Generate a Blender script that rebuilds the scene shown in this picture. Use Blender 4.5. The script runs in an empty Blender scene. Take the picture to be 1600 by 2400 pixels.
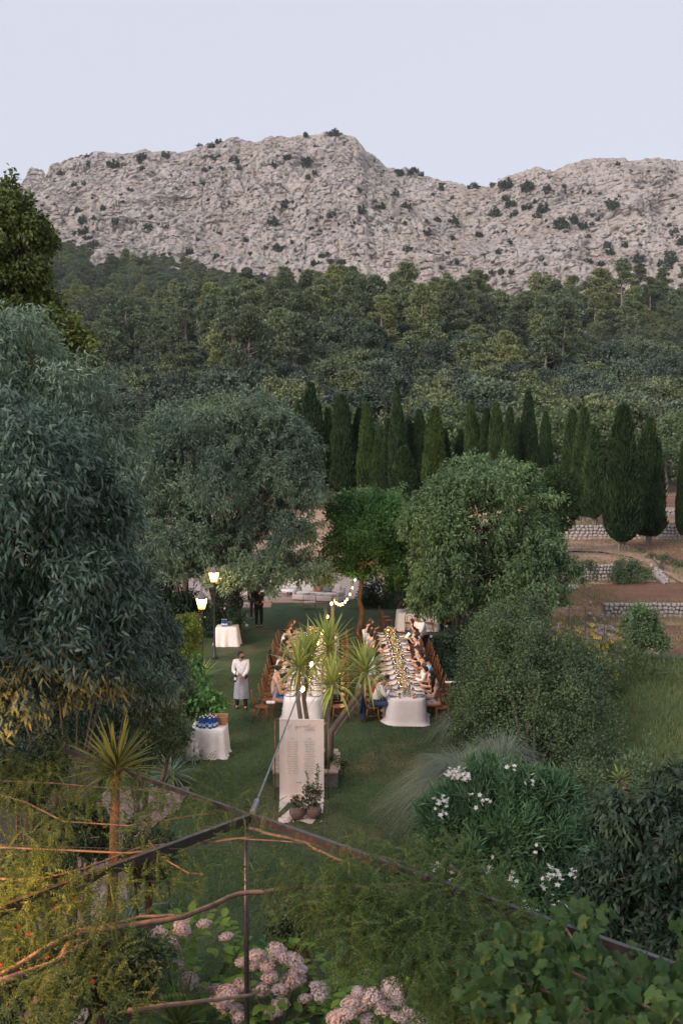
import bpy, math, random
import numpy as np
from mathutils import Vector, Matrix

# ------------------------------------------------------------------ camera, sky, sun, exposure
SC = bpy.context.scene
COL = SC.collection
F = 2333.3
CAMZ = 8.0
PT = math.atan(160.0 / F)
cam_data = bpy.data.cameras.new('camera')
cam_data.sensor_fit = 'VERTICAL'
cam_data.sensor_height = 36.0
cam_data.sensor_width = 24.0
cam_data.lens = 35.0
cam_data.clip_start = 0.1
cam_data.clip_end = 6000.0
cam_data.dof.use_dof = True
cam_data.dof.focus_distance = 40.0
cam_data.dof.aperture_fstop = 3.2
cam = bpy.data.objects.new('camera', cam_data)
COL.objects.link(cam)
cam.location = (0, 0, CAMZ)
cam.rotation_euler = (math.pi / 2 - PT, 0, 0)
SC.camera = cam

SUN_EL, SUN_AZ = 27.0, 222.0      # the soft western glow behind the camera, after sunset
world = bpy.data.worlds.new('World')
SC.world = world
world.use_nodes = True
nt = world.node_tree
nt.nodes.clear()
w_out = nt.nodes.new('ShaderNodeOutputWorld')
w_bg = nt.nodes.new('ShaderNodeBackground')
w_sky = nt.nodes.new('ShaderNodeTexSky')
w_sky.sky_type = 'NISHITA'
w_sky.sun_disc = False
w_sky.sun_elevation = math.radians(SUN_EL)
w_sky.sun_rotation = math.radians(SUN_AZ)
w_sky.air_density = 1.0
w_sky.dust_density = 0.6
w_mix = nt.nodes.new('ShaderNodeMix')
w_mix.data_type = 'RGBA'
w_mix.inputs[0].default_value = 0.85
w_mix.inputs[7].default_value = (5.8, 5.9, 6.6, 1)   # even lavender dusk veil
w_bg.inputs[1].default_value = 0.1
nt.links.new(w_sky.outputs[0], w_mix.inputs[6])
nt.links.new(w_mix.outputs[2], w_bg.inputs[0])
nt.links.new(w_bg.outputs[0], w_out.inputs[0])

sun_l = bpy.data.lights.new('sun', 'SUN')
sun_l.energy = 2.5
sun_l.angle = math.radians(28)
sun_l.color = (1.0, 0.86, 0.80)
sun = bpy.data.objects.new('sun', sun_l)
COL.objects.link(sun)
_az, _el = math.radians(SUN_AZ), math.radians(SUN_EL)
_sd = Vector((math.sin(_az) * math.cos(_el), math.cos(_az) * math.cos(_el), math.sin(_el)))
sun.rotation_euler = _sd.to_track_quat('Z', 'Y').to_euler()

SC.view_settings.view_transform = 'Standard'
SC.view_settings.look = 'None'
SC.view_settings.exposure = 0.45
SC.view_settings.gamma = 1.0
SC.view_settings.use_curve_mapping = False
SC.render.engine = 'CYCLES'
SC.cycles.max_bounces = 5
SC.cycles.diffuse_bounces = 2
SC.cycles.glossy_bounces = 2
SC.cycles.transmission_bounces = 4
SC.cycles.transparent_max_bounces = 8
SC.cycles.sample_clamp_indirect = 3.0
SC.cycles.use_denoising = True
SC.cycles.use_adaptive_sampling = True
SC.cycles.adaptive_threshold = 0.01

# ------------------------------------------------------------------ helpers
rng = np.random.default_rng(7)
R = random.Random(11)
cp, sp = math.cos(PT), math.sin(PT)


def ray(u, v):
    a, b = (u - 800.0) / F, (1200.0 - v) / F
    return a, cp + b * sp, -sp + b * cp


def at_z(u, v, z=0.0):
    dx, dy, dz = ray(u, v)
    t = (z - CAMZ) / dz
    return Vector((dx * t, dy * t, z))


def at_y(u, v, y):
    dx, dy, dz = ray(u, v)
    t = y / dy
    return Vector((dx * t, y, CAMZ + dz * t))


def lin(r, g, b):
    def f(c):
        c /= 255.0
        return c / 12.92 if c <= 0.04045 else ((c + 0.055) / 1.055) ** 2.4
    return (f(r), f(g), f(b), 1.0)


def A(x):
    return np.asarray(x, dtype=np.float64)


def nrm(v):
    return v / np.maximum(np.linalg.norm(v, axis=-1, keepdims=True), 1e-9)


def _h(ix, iy, iz, s):
    n = (ix * 374761393 + iy * 668265263 + iz * 2147483647 + s * 1274126177) & 0xffffffff
    n = ((n ^ (n >> 13)) * 1274126177) & 0xffffffff
    n = n ^ (n >> 16)
    return (n & 0xffff) / 65535.0


def vnoise(p, s=0):
    p = A(p)
    i = np.floor(p).astype(np.int64)
    f = p - i
    f = f * f * (3 - 2 * f)
    r = 0
    for dx in (0, 1):
        for dy in (0, 1):
            for dz in (0, 1):
                w = (f[:, 0] if dx else 1 - f[:, 0]) * (f[:, 1] if dy else 1 - f[:, 1]) * (f[:, 2] if dz else 1 - f[:, 2])
                r = r + w * _h(i[:, 0] + dx, i[:, 1] + dy, i[:, 2] + dz, s)
    return r


def fbm(p, oc=4, s=0):
    p = A(p)
    a, t, r = 1.0, 0.0, 0.0
    for k in range(oc):
        r = r + a * vnoise(p, s + k)
        t += a
        a *= 0.5
        p = p * 2.03 + 7.1
    return r / t


def mk(name, parts, mat=None, parent=None, smooth=False, local=False):
    """parts: list of (V, F) or (V, F, slot); one mesh object. World coordinates unless local."""
    Vs, Fl, ms, off = [], [], [], 0
    for p in parts:
        V = A(p[0]).reshape(-1, 3)
        slot = p[2] if len(p) > 2 else 0
        Vs.append(V)
        Fs = p[1] if isinstance(p[1], list) else [p[1]]
        for Fa in Fs:
            Fa = np.asarray(Fa, dtype=np.int64)
            if Fa.size:
                Fl.append(Fa + off)
                ms.append(np.full(len(Fa), slot, dtype=np.int32))
        off += len(V)
    V = np.concatenate(Vs)
    if parent is not None and not local:
        V = V - A(root_loc(parent))
    me = bpy.data.meshes.new(name)
    me.vertices.add(len(V))
    me.vertices.foreach_set('co', V.ravel())
    tot = np.concatenate([np.full(len(f), f.shape[1], dtype=np.int32) for f in Fl])
    idx = np.concatenate([f.ravel() for f in Fl]).astype(np.int32)
    st = np.concatenate([[0], np.cumsum(tot)[:-1]]).astype(np.int32)
    me.loops.add(len(idx))
    me.loops.foreach_set('vertex_index', idx)
    me.polygons.add(len(tot))
    me.polygons.foreach_set('loop_start', st)
    me.polygons.foreach_set('loop_total', tot)
    me.polygons.foreach_set('material_index', np.concatenate(ms))
    me.polygons.foreach_set('use_smooth', np.full(len(tot), bool(smooth)))
    me.update(calc_edges=True)
    for m in (mat if isinstance(mat, (list, tuple)) else [mat]):
        if m is not None:
            me.materials.append(m)
    return ob(name, me, parent)


def root_loc(o):
    v = Vector((0, 0, 0))
    while o is not None:
        v = v + Vector(o.location)
        o = o.parent
    return v


def ob(name, data, parent=None):
    o = bpy.data.objects.new(name, data)
    COL.objects.link(o)
    if parent is not None:
        o.parent = parent
    return o


def tag(o, label=None, cat=None, group=None, kind=None):
    if label: o['label'] = label
    if cat: o['category'] = cat
    if group: o['group'] = group
    if kind: o['kind'] = kind
    return o


def thing(name, loc, label, cat, group=None, rz=0.0):
    o = ob(name, None)
    o.empty_display_size = 0.2
    o.location = loc
    o.rotation_euler = (0, 0, rz)
    return tag(o, label, cat, group)


def copy_tree(o, parent=None):
    c = o.copy()
    COL.objects.link(c)
    c.parent = parent
    for ch in KIDS.get(o.name) or [x for x in o.children]:
        copy_tree(ch, c)
    return c


KIDS = {}


def box(c, s, rz=0.0):
    x, y, z = [v / 2 for v in s]
    V = A([[-x, -y, -z], [x, -y, -z], [x, y, -z], [-x, y, -z], [-x, -y, z], [x, -y, z], [x, y, z], [-x, y, z]])
    cz, sz = math.cos(rz), math.sin(rz)
    V = V @ A([[cz, sz, 0], [-sz, cz, 0], [0, 0, 1]]) + A(c)
    return V, A([[0, 3, 2, 1], [4, 5, 6, 7], [0, 1, 5, 4], [1, 2, 6, 5], [2, 3, 7, 6], [3, 0, 4, 7]]).astype(int)


def rbox(c, s, b=0.02, rz=0.0, n=2):
    """box with rounded edges (superellipse rings)"""
    x, y, z = [v / 2 for v in s]
    b = min(b, x * .95, y * .95, z * .95)
    prof = []
    for k in range(n + 1):
        a = math.pi / 2 * k / n
        prof.append((-z + b * (1 - math.cos(a)), b * (1 - math.sin(a))))
    for k in range(n + 1):
        a = math.pi / 2 * k / n
        prof.append((z - b * (1 - math.sin(a)), b * (1 - math.cos(a))))
    prof = [(-z, b)] + prof[1:-1] + [(z, b)]
    rings = []
    for zz, ins in prof:
        ring = []
        for (sx, sy, a0) in ((1, 1, 0), (-1, 1, 90), (-1, -1, 180), (1, -1, 270)):
            for k in range(3):
                a = math.radians(a0 + 45 * k)
                ring.append((sx * (x - b) + (b - ins) * math.cos(a), sy * (y - b) + (b - ins) * math.sin(a), zz))
        rings.append(ring)
    V = A(rings).reshape(-1, 3)
    m = 12
    Fq = []
    for i in range(len(rings) - 1):
        for j in range(m):
            k = (j + 1) % m
            Fq.append([i * m + j, i * m + k, (i + 1) * m + k, (i + 1) * m + j])
    nb = (len(rings) - 1) * m
    V = np.vstack([V, [[0, 0, -z], [0, 0, z]]])
    ca, cb = len(V) - 2, len(V) - 1
    Ft = [[ca, (j + 1) % m, j] for j in range(m)] + [[cb, nb + j, nb + (j + 1) % m] for j in range(m)]
    cz, sz = math.cos(rz), math.sin(rz)
    V = V @ A([[cz, sz, 0], [-sz, cz, 0], [0, 0, 1]]) + A(c)
    return V, [np.array(Fq), np.array(Ft)]


def tube(pts, rad, n=6, caps=True, closed=False):
    P = A(pts)
    m = len(P)
    r = np.full(m, rad) if np.isscalar(rad) else A(rad)
    T = np.gradient(P, axis=0)
    if closed:
        T = np.roll(P, -1, 0) - np.roll(P, 1, 0)
    T = nrm(T)
    ref = A([0, 0, 1]) if abs(T[0][2]) < .9 else A([1, 0, 0])
    X = nrm(np.cross(T[0], ref))
    V = []
    a = np.arange(n) * 2 * math.pi / n
    for i in range(m):
        X = X - T[i] * np.dot(X, T[i])
        X = X / max(np.linalg.norm(X), 1e-9)
        Y = np.cross(T[i], X)
        V.append(P[i] + r[i] * (np.outer(np.cos(a), X) + np.outer(np.sin(a), Y)))
    V = np.concatenate(V)
    Fq = []
    for i in range(m if closed else m - 1):
        i2 = (i + 1) % m
        for j in range(n):
            k = (j + 1) % n
            Fq.append([i * n + j, i * n + k, i2 * n + k, i2 * n + j])
    Fs = [np.array(Fq)]
    if caps and not closed:
        V = np.vstack([V, P[0], P[-1]])
        c0, c1 = len(V) - 2, len(V) - 1
        Fs.append(np.array([[c0, (j + 1) % n, j] for j in range(n)] + [[c1, (m - 1) * n + j, (m - 1) * n + (j + 1) % n] for j in range(n)]))
    return V, Fs


def lathe(prof, n=16, c=(0, 0, 0), sx=1.0, sy=1.0):
    """prof: list of (r, z)"""
    a = np.arange(n) * 2 * math.pi / n
    V = np.concatenate([np.stack([r * sx * np.cos(a), r * sy * np.sin(a), np.full(n, z)], 1) for r, z in prof]) + A(c)
    Fq = []
    for i in range(len(prof) - 1):
        for j in range(n):
            k = (j + 1) % n
            Fq.append([i * n + j, i * n + k, (i + 1) * n + k, (i + 1) * n + j])
    Fs = [np.array(Fq)]
    return V, Fs


def ell(c, r, n=10, m=7, rot=None):
    pr = [(max(math.sin(math.pi * i / m), 1e-4), -math.cos(math.pi * i / m)) for i in range(m + 1)]
    V, Fs = lathe(pr, n)
    V = V * A(r)
    if rot is not None:
        V = V @ A(rot).T
    return V + A(c), Fs


def sheet(x0, x1, y0, y1, nx, ny, fz):
    xs, ys = np.linspace(x0, x1, nx), np.linspace(y0, y1, ny)
    return sheet_g(*np.meshgrid(xs, ys), fz)


def sheet_g(X, Y, fz):
    ny, nx = X.shape
    Z = fz(X.ravel(), Y.ravel())
    V = np.stack([X.ravel(), Y.ravel(), Z], 1)
    return V, gridfaces(nx, ny)


def gridfaces(nx, ny):
    i = (np.arange(ny - 1)[:, None] * nx + np.arange(nx - 1)[None]).ravel()
    return np.stack([i, i + 1, i + nx + 1, i + nx], 1)


def scatter(proto, P, D, N, sL, sW=None):
    """instances of proto (V,F) at P, +Y along D, +Z near N, real vertices"""
    V0, F0 = proto
    P, D, N = A(P), nrm(A(D)), A(N)
    X = nrm(np.cross(D, N))
    Z = np.cross(X, D)
    n = len(P)
    sL = np.broadcast_to(A(sL), (n,))
    sW = sL if sW is None else np.broadcast_to(A(sW), (n,))
    V = (P[:, None] + X[:, None] * (V0[None, :, 0:1] * sW[:, None, None]) + D[:, None] * (V0[None, :, 1:2] * sL[:, None, None])
         + Z[:, None] * (V0[None, :, 2:3] * sL[:, None, None]))
    Fs = F0 if isinstance(F0, list) else [F0]
    out = [(f[None] + (np.arange(n) * len(V0))[:, None, None]).reshape(-1, f.shape[1]) for f in Fs]
    return V.reshape(-1, 3), out


LQ = (A([[0, 0, 0], [.5, .45, .1], [0, 1, -.06], [-.5, .45, .1]]), np.array([[0, 1, 2], [0, 2, 3]]))
LL = (A([[0, 0, 0], [.42, .28, .05], [-.42, .28, .05], [.4, .62, -.02], [-.4, .62, -.02], [0, 1, -.2]]),
      [np.array([[0, 1, 2], [3, 5, 4]]), np.array([[1, 3, 4, 2]])])


def frond(nl=6, curve=.35, ll=.24, lw=.075, ang=58):
    """a pinnate leaf along +Y, drooping towards -Z"""
    P, D = [], []
    for i in range(nl):
        t = .15 + .8 * i / nl
        for s in (-1, 1):
            P.append((0, t, -curve * t * t))
            a = math.radians(ang - 18 * t)
            D.append((s * math.sin(a), math.cos(a), -.25 - curve * t))
    P.append((0, .96, -curve * .93)); D.append((0, 1, -.9))
    V, Fs = scatter(LQ, P, D, np.tile([0, 0, 1.], (len(P), 1)), ll, lw)
    st = A([[-.008, 0, 0], [.008, 0, 0], [.006, .5, -curve * .25], [-.006, .5, -curve * .25], [0, 1, -curve]])
    k = len(V)
    return np.vstack([V, st]), [np.vstack([Fs[0], [[k, k + 1, k + 2], [k, k + 2, k + 3], [k + 3, k + 2, k + 4]]])]


def rdir(n, zb=0.0):
    v = rng.normal(size=(n, 3))
    v[:, 2] += zb
    return nrm(v)


# ------------------------------------------------------------------ materials
def new_mat(name):
    m = bpy.data.materials.new(name)
    m.use_nodes = True
    t = m.node_tree
    t.nodes.clear()
    o = t.nodes.new('ShaderNodeOutputMaterial')
    b = t.nodes.new('ShaderNodeBsdfPrincipled')
    t.links.new(b.outputs[0], o.inputs[0])
    return m, t, b, o


def rgba(c):
    return tuple(c) if len(c) == 4 else tuple(c) + (1.0,)


def ramp(t, fac, stops):
    r = t.nodes.new('ShaderNodeValToRGB')
    while len(r.color_ramp.elements) < len(stops):
        r.color_ramp.elements.new(.5)
    for e, (p, c) in zip(r.color_ramp.elements, stops):
        e.position = p
        e.color = rgba(c) if not np.isscalar(c) else (c, c, c, 1)
    t.links.new(fac, r.inputs[0])
    return r.outputs[0]


def noise(t, scale, detail=4, rough=.55, co=None, kind='N', dist=0.0):
    n = t.nodes.new('ShaderNodeTexNoise' if kind == 'N' else 'ShaderNodeTexVoronoi')
    n.inputs['Scale'].default_value = scale
    if kind == 'N':
        n.inputs['Detail'].default_value = detail
        n.inputs['Roughness'].default_value = rough
        n.inputs['Distortion'].default_value = dist
    if co is not None:
        t.links.new(co, n.inputs['Vector'])
    return n.outputs[0]


def coord(t, scale=(1, 1, 1)):
    tc = t.nodes.new('ShaderNodeTexCoord')
    if scale == (1, 1, 1):
        return tc.outputs['Object']
    mp = t.nodes.new('ShaderNodeMapping')
    mp.inputs['Scale'].default_value = scale
    t.links.new(tc.outputs['Object'], mp.inputs[0])
    return mp.outputs[0]


def mixc(t, fac, a, b, mode='MIX'):
    m = t.nodes.new('ShaderNodeMix')
    m.data_type = 'RGBA'
    m.blend_type = mode
    for sock, val in ((m.inputs[0], fac), (m.inputs[6], a), (m.inputs[7], b)):
        if hasattr(val, 'is_output'):
            t.links.new(val, sock)
        elif np.isscalar(val):
            sock.default_value = val
        else:
            sock.default_value = rgba(val)
    return m.outputs[2]


def bump(t, b, h, strength=.3, dist=.02):
    n = t.nodes.new('ShaderNodeBump')
    n.inputs['Strength'].default_value = strength
    n.inputs['Distance'].default_value = dist
    t.links.new(h, n.inputs['Height'])
    t.links.new(n.outputs[0], b.inputs['Normal'])


def pmat(name, c1, c2=None, scale=6.0, rough=.7, bmp=.2, bdist=.01, stretch=(1, 1, 1), metal=0.0, spec=.4, c3=None, detail=5):
    m, t, b, o = new_mat(name)
    co = coord(t, stretch)
    n = noise(t, scale, detail, .6, co)
    c2 = c2 or tuple(x * .7 for x in c1[:3])
    st = [(.35, c1), (.65, c2)] if c3 is None else [(.32, c1), (.5, c2), (.68, c3)]
    t.links.new(ramp(t, n, st), b.inputs['Base Color'])
    b.inputs['Roughness'].default_value = rough
    b.inputs['Metallic'].default_value = metal
    b.inputs['Specular IOR Level'].default_value = spec
    if bmp:
        bump(t, b, noise(t, scale * 3, 4, .6, co), bmp, bdist)
    return m


def leafmat(name, cols, trans=.3, rough=.5, spec=.35, objvar=0.0, big=0.0):
    m, t, b, o = new_mat(name)
    g = t.nodes.new('ShaderNodeNewGeometry')
    k = len(cols)
    c = ramp(t, g.outputs['Random Per Island'], [(i / max(k - 1, 1), cc) for i, cc in enumerate(cols)])
    if objvar:
        oi = t.nodes.new('ShaderNodeObjectInfo')
        v = ramp(t, oi.outputs['Random'], [(0, (1 - objvar, 1 - objvar * 1.1, 1 - objvar)), (.5, (1, 1, 1)), (1, (1 + objvar * 1.6, 1 + objvar, 1 - objvar * .3))])
        c = mixc(t, 1.0, c, v, 'MULTIPLY')
    if big:
        nn = noise(t, big, 2, .5, coord(t))
        v = ramp(t, nn, [(.35, (.75, .78, .8)), (.65, (1.25, 1.2, 1.05))])
        c = mixc(t, 1.0, c, v, 'MULTIPLY')
    t.links.new(c, b.inputs['Base Color'])
    b.inputs['Roughness'].default_value = max(rough, .5)
    b.inputs['Specular IOR Level'].default_value = spec * .5
    if trans:
        tr = t.nodes.new('ShaderNodeBsdfTranslucent')
        t.links.new(c, tr.inputs[0])
        mx = t.nodes.new('ShaderNodeMixShader')
        mx.inputs[0].default_value = trans
        t.links.new(b.outputs[0], mx.inputs[1])
        t.links.new(tr.outputs[0], mx.inputs[2])
        t.links.new(mx.outputs[0], o.inputs[0])
    return m


def emit(name, col, s):
    m, t, b, o = new_mat(name)
    b.inputs['Base Color'].default_value = rgba(col)
    b.inputs['Emission Color'].default_value = rgba(col)
    b.inputs['Emission Strength'].default_value = s
    return m


def leafcol(r, g, b, v=.25):
    c = lin(r, g, b)[:3]
    return [tuple(x * (1 - v) for x in c), c, (c[0] * (1 + v * 1.1), c[1] * (1 + v), c[2] * (1 + v * .6))]


M = {}
M['bark'] = pmat('bark', (.12, .085, .06), (.055, .042, .034), 9, .9, .8, .02, (1, 1, .25))
M['bark_pale'] = pmat('bark_pale', (.26, .22, .18), (.15, .12, .1), 12, .9, .7, .02, (1, 1, .3))
M['bark_warm'] = pmat('bark_warm', (.2, .12, .07), (.1, .06, .04), 12, .85, .6, .02, (1, 1, .3))
M['limestone'] = pmat('limestone', (.54, .49, .46), (.34, .31, .3), 5, .9, .6, .03, c3=(.58, .54, .49))
M['white_wood'] = pmat('pale_wood', (.42, .36, .3), (.3, .25, .2), 8, .7, .3, .01, (1, 1, .2))
M['chair_wood'] = pmat('chair_wood', (.27, .095, .035), (.15, .05, .02), 14, .4, .1, .004, (1, 1, .3))
M['cloth'] = pmat('cloth', (.78, .74, .74), (.72, .68, .68), 3, .85, .12, .004, c3=(.8, .77, .77))
M['steel'] = pmat('steel_paint', (.035, .036, .042), (.025, .026, .03), 14, .32, .25, .004, c3=(.08, .055, .045), spec=.6)
M['iron'] = pmat('black_iron', (.02, .021, .024), (.03, .03, .034), 20, .45, .2, .003)
M['galv'] = pmat('galvanised', (.42, .44, .47), (.25, .27, .3), 10, .35, .1, .003, metal=.8)
M['brass'] = pmat('copper_tube', (.32, .14, .06), (.2, .08, .035), 8, .35, .1, .002, metal=.6)
# ------------------------------------------------------------------ terrain
def ss(a, b, x):
    t = np.clip((x - a) / (b - a), 0, 1)
    return t * t * (3 - 2 * t)


def step(y, y0, h):
    return h * ss(y0 - .12, y0 + .12, y)


def wall_line(k, x):
    """y of the terrace wall k at x"""
    return {1: 45.3 + (x - 12) * .03, 2: 53.4 + (x - 11.5) * .08, 3: 67.5 + x * 0, 4: 75.5 + x * 0}[k]


def G(x, y):
    x, y = A(x), A(y)
    wr = ss(9.0, 10.6, x)
    bank = ss(19, 25, x)
    terr = step(y, wall_line(1, x), .58)
    t2 = step(y, wall_line(2, x), .87)
    soft2 = .87 * ss(50, 60, y)
    e2 = ss(14.3, 15.2, x)
    terr = terr + t2 * (1 - e2) + soft2 * e2
    terr = terr + step(y, wall_line(3, x), 1.0) + step(y, wall_line(4, x), .55)
    left = 3.0 * ss(62, 82, y)
    base = left * (1 - wr) + terr * wr
    u = x / np.maximum(y, 1)
    hill = np.interp(y, [0, 104, 150, 200, 250, 330, 420], [0, 0, 8, 18, 28, 46.5, 56])
    lf = .8 + .2 * ss(-.25, -.08, u)
    hill = hill * lf
    foot_v = np.interp(u, [-.6, -.343, -.3, -.25, -.21, -.2, -.15, -.1, -.06, .08, .21, .34, .6],
                       [560, 596, 585, 600, 625, 615, 640, 668, 690, 700, 715, 735, 740])
    zf = 8 + (1040 - foot_v) / F * 700 - 8.0
    far = np.clip((y - 400) / 300, 0, 1.05) * (zf - (56 * lf))
    n = (fbm(np.stack([x * .02, y * .02, x * 0], 1), 3, 5) - .5) * 12 * ss(108, 190, y)
    return base + hill + far + n


def GZ(x, y):
    return float(G(A([x]), A([y]))[0])


# one sheet to the horizon: fine near, coarse far
xs_u = np.concatenate([np.linspace(-1, 1, 301)])
ys = np.concatenate([np.linspace(-25, 44.5, 60), np.linspace(44.8, 46.4, 17), np.linspace(47, 52.5, 8), np.linspace(52.8, 54.6, 19), np.linspace(55, 67, 8),
                     np.linspace(67.2, 67.8, 7), np.linspace(68.5, 75, 6), np.linspace(75.2, 75.8, 7), np.linspace(77, 110, 18), np.linspace(114, 715, 130), np.linspace(760, 3000, 12)])
Wd = np.maximum(40, np.abs(ys) * .62)
X = xs_u[None, :] * Wd[:, None]
Y = np.repeat(ys[:, None], len(xs_u), 1)

m, t, b, o = new_mat('earth')
co = coord(t)
n1 = noise(t, .35, 6, .65, co)
n2 = noise(t, 5, 6, .7, co)
c = ramp(t, n1, [(.35, (.29, .16, .1)), (.5, (.36, .24, .16)), (.62, (.42, .33, .24)), (.75, (.17, .17, .09))])
c = mixc(t, 1.0, c, ramp(t, n2, [(.3, (.75, .75, .75)), (.7, (1.25, 1.2, 1.2))]), 'MULTIPLY')
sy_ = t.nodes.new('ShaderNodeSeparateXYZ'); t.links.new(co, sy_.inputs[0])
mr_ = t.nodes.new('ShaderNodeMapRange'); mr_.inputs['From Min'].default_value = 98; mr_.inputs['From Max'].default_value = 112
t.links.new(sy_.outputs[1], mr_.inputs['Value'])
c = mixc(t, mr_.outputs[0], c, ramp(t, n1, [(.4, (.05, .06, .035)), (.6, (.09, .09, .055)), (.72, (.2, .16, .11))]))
t.links.new(c, b.inputs['Base Color'])
b.inputs['Roughness'].default_value = .95
bump(t, b, n2, .7, .08)
M['earth'] = m
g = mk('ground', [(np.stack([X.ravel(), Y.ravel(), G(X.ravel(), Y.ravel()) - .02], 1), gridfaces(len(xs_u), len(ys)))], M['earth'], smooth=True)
tag(g, 'red brown earth and dry slope under gardens and woods', kind='structure')

# lawn: mown, with yellowed worn patches
m, t, b, o = new_mat('lawn')
co = coord(t)
n1 = noise(t, .32, 5, .6, co)
n2 = noise(t, 1.3, 5, .7, co)
n3 = noise(t, 40, 3, .7, coord(t, (1, .35, 1)))
base = ramp(t, n2, [(.3, (.035, .062, .028)), (.55, (.053, .088, .04)), (.75, (.075, .1, .05))])
worn = ramp(t, n1, [(.5, 0.0), (.64, 1.0)])
wm = t.nodes.new('ShaderNodeMath'); wm.operation = 'MULTIPLY'
t.links.new(worn, wm.inputs[0]); t.links.new(ramp(t, n2, [(.35, .1), (.7, .8)]), wm.inputs[1])
c = mixc(t, wm.outputs[0], base, (.17, .13, .075))
c = mixc(t, 1.0, c, ramp(t, n3, [(.3, (.6, .6, .6)), (.7, (1.4, 1.4, 1.4))]), 'MULTIPLY')
t.links.new(c, b.inputs['Base Color'])
b.inputs['Roughness'].default_value = .9
b.inputs['Specular IOR Level'].default_value = .15
bump(t, b, n3, .6, .03)
M['lawn'] = m
lawn_z = lambda x, y: G(x, y) * 0 + .006 + .03 * (fbm(np.stack([x * .4, y * .4, x * 0], 1), 2, 3) - .5) * ss(0, 1, 1.0)
lawn = mk('lawn', [sheet(-9.5, 7.4, 9, 56, 70, 160, lambda x, y: .012 + .02 * fbm(np.stack([x * .4, y * .4, x * 0], 1), 2, 3))], M['lawn'], smooth=True)
tag(lawn, 'dark green mown lawn with worn brown patches', kind='structure')

# blades: short grass over the lawn and rough grass over the plot on the right
def blades(n, x0, x1, y0, y1, h, w, zf, keep=None, flat=.35, seed=0):
    x = rng.uniform(x0, x1, n); y = rng.uniform(y0, y1, n)
    if keep is not None:
        k = keep(x, y); x, y = x[k], y[k]
    P = np.stack([x, y, zf(x, y)], 1)
    D = nrm(np.stack([rng.normal(0, flat, len(x)), rng.normal(0, flat, len(x)), np.ones(len(x))], 1))
    N = rdir(len(x))
    return scatter(LB, P, D, N, h * rng.uniform(.5, 1.3, len(x)), w * rng.uniform(.7, 1.4, len(x)))


LB = (A([[-.5, 0, 0], [.5, 0, 0], [.3, .6, .08], [-.3, .6, .08], [0, 1, .25]]), [np.array([[0, 1, 2], [0, 2, 3], [3, 2, 4]])])
M['grass_short'] = leafmat('grass_short', [(0.045, 0.0825, 0.03), (0.0675, 0.112, 0.042), (0.128, 0.128, 0.06)], .2, .6, .2)
lg = mk('lawn_grass', [blades(130000, -7, 5.5, 12, 34, .045, .012, lambda x, y: x * 0 + .015)], M['grass_short'])
tag(lg, 'short grass blades of the mown lawn', kind='stuff')

M['grass_rough'] = leafmat('grass_rough', [(0.0726, 0.156, 0.0462), (0.119, 0.203, 0.066), (0.211, 0.234, 0.106), (0.264, 0.265, 0.132)], .3, .6, .2)
M['rough_ground'] = pmat('rough_ground', (.07, .12, .045), (.1, .11, .055), .8, .95, .5, .05, c3=(.15, .12, .07))
rough_edge = lambda x, y: (y < 38.2 + 1.2 * np.sin(x * .9) - .28 * (x - 9)) & (x > 5.2 + .1 * (y - 20))
plot = mk('rough_meadow', [sheet(5.2, 26, 8, 38, 50, 60, lambda x, y: .018 + .1 * fbm(np.stack([x * .3, y * .3, x * 0], 1), 3, 8))], M['rough_ground'], smooth=True)
tag(plot, 'rough green and straw meadow right of the garden', kind='structure')
rg = mk('meadow_grass', [blades(150000, 5, 22, 14, 39, .26, .022, lambda x, y: x * 0 + .03, rough_edge, .4)], M['grass_rough'])
tag(rg, 'knee high mixed grass and weeds in the plot', kind='stuff')

# fields of tilled red soil, slightly domed, with clods
m, t, b, o = new_mat('tilled_soil')
co = coord(t, (1, 2.5, 1))
n1 = noise(t, 3.2, 8, .75, co)
n2 = noise(t, .25, 3, .5, co)
c = ramp(t, n1, [(.3, (.1, .045, .025)), (.5, (.19, .09, .052)), (.62, (.27, .14, .085)), (.74, (.4, .27, .18))])
c = mixc(t, 1.0, c, ramp(t, n2, [(.3, (.8, .78, .78)), (.7, (1.2, 1.2, 1.2))]), 'MULTIPLY')
t.links.new(c, b.inputs['Base Color'])
b.inputs['Roughness'].default_value = .95
bump(t, b, n1, 1.0, .12)
M['soil'] = m


def field(name, x0, x1, y0, y1, label, nx=70, ny=60, rag=.8):
    xs = np.linspace(x0, x1, nx); yy = np.linspace(0, 1, ny)
    e0 = y0 + (x0 * 0) + rag * (fbm(np.stack([xs * .35, xs * 0, xs * 0 + x0], 1), 3, 2) - .5)
    e1 = y1 + rag * (fbm(np.stack([xs * .3, xs * 0 + 4, xs * 0 + x0], 1), 3, 2) - .5)
    Xg = np.repeat(xs[None], ny, 0)
    Yg = e0[None] + (e1 - e0)[None] * yy[:, None]
    cl = fbm(np.stack([Xg.ravel() * 2.2, Yg.ravel() * 2.2, Xg.ravel() * 0], 1), 3, 4)
    z = G(Xg.ravel(), Yg.ravel()) + .012 + .11 * (cl - .35)
    edge = (np.minimum(yy, 1 - yy)[:, None] * ny * .5 * np.ones(nx)[None]).clip(0, 1).ravel()
    z = G(Xg.ravel(), Yg.ravel()) + .012 + .11 * np.maximum(cl - .3, 0) * edge
    f = mk(name, [(np.stack([Xg.ravel(), Yg.ravel(), z], 1), gridfaces(nx, ny))], M['soil'], smooth=True)
    return tag(f, label, kind='structure')


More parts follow.
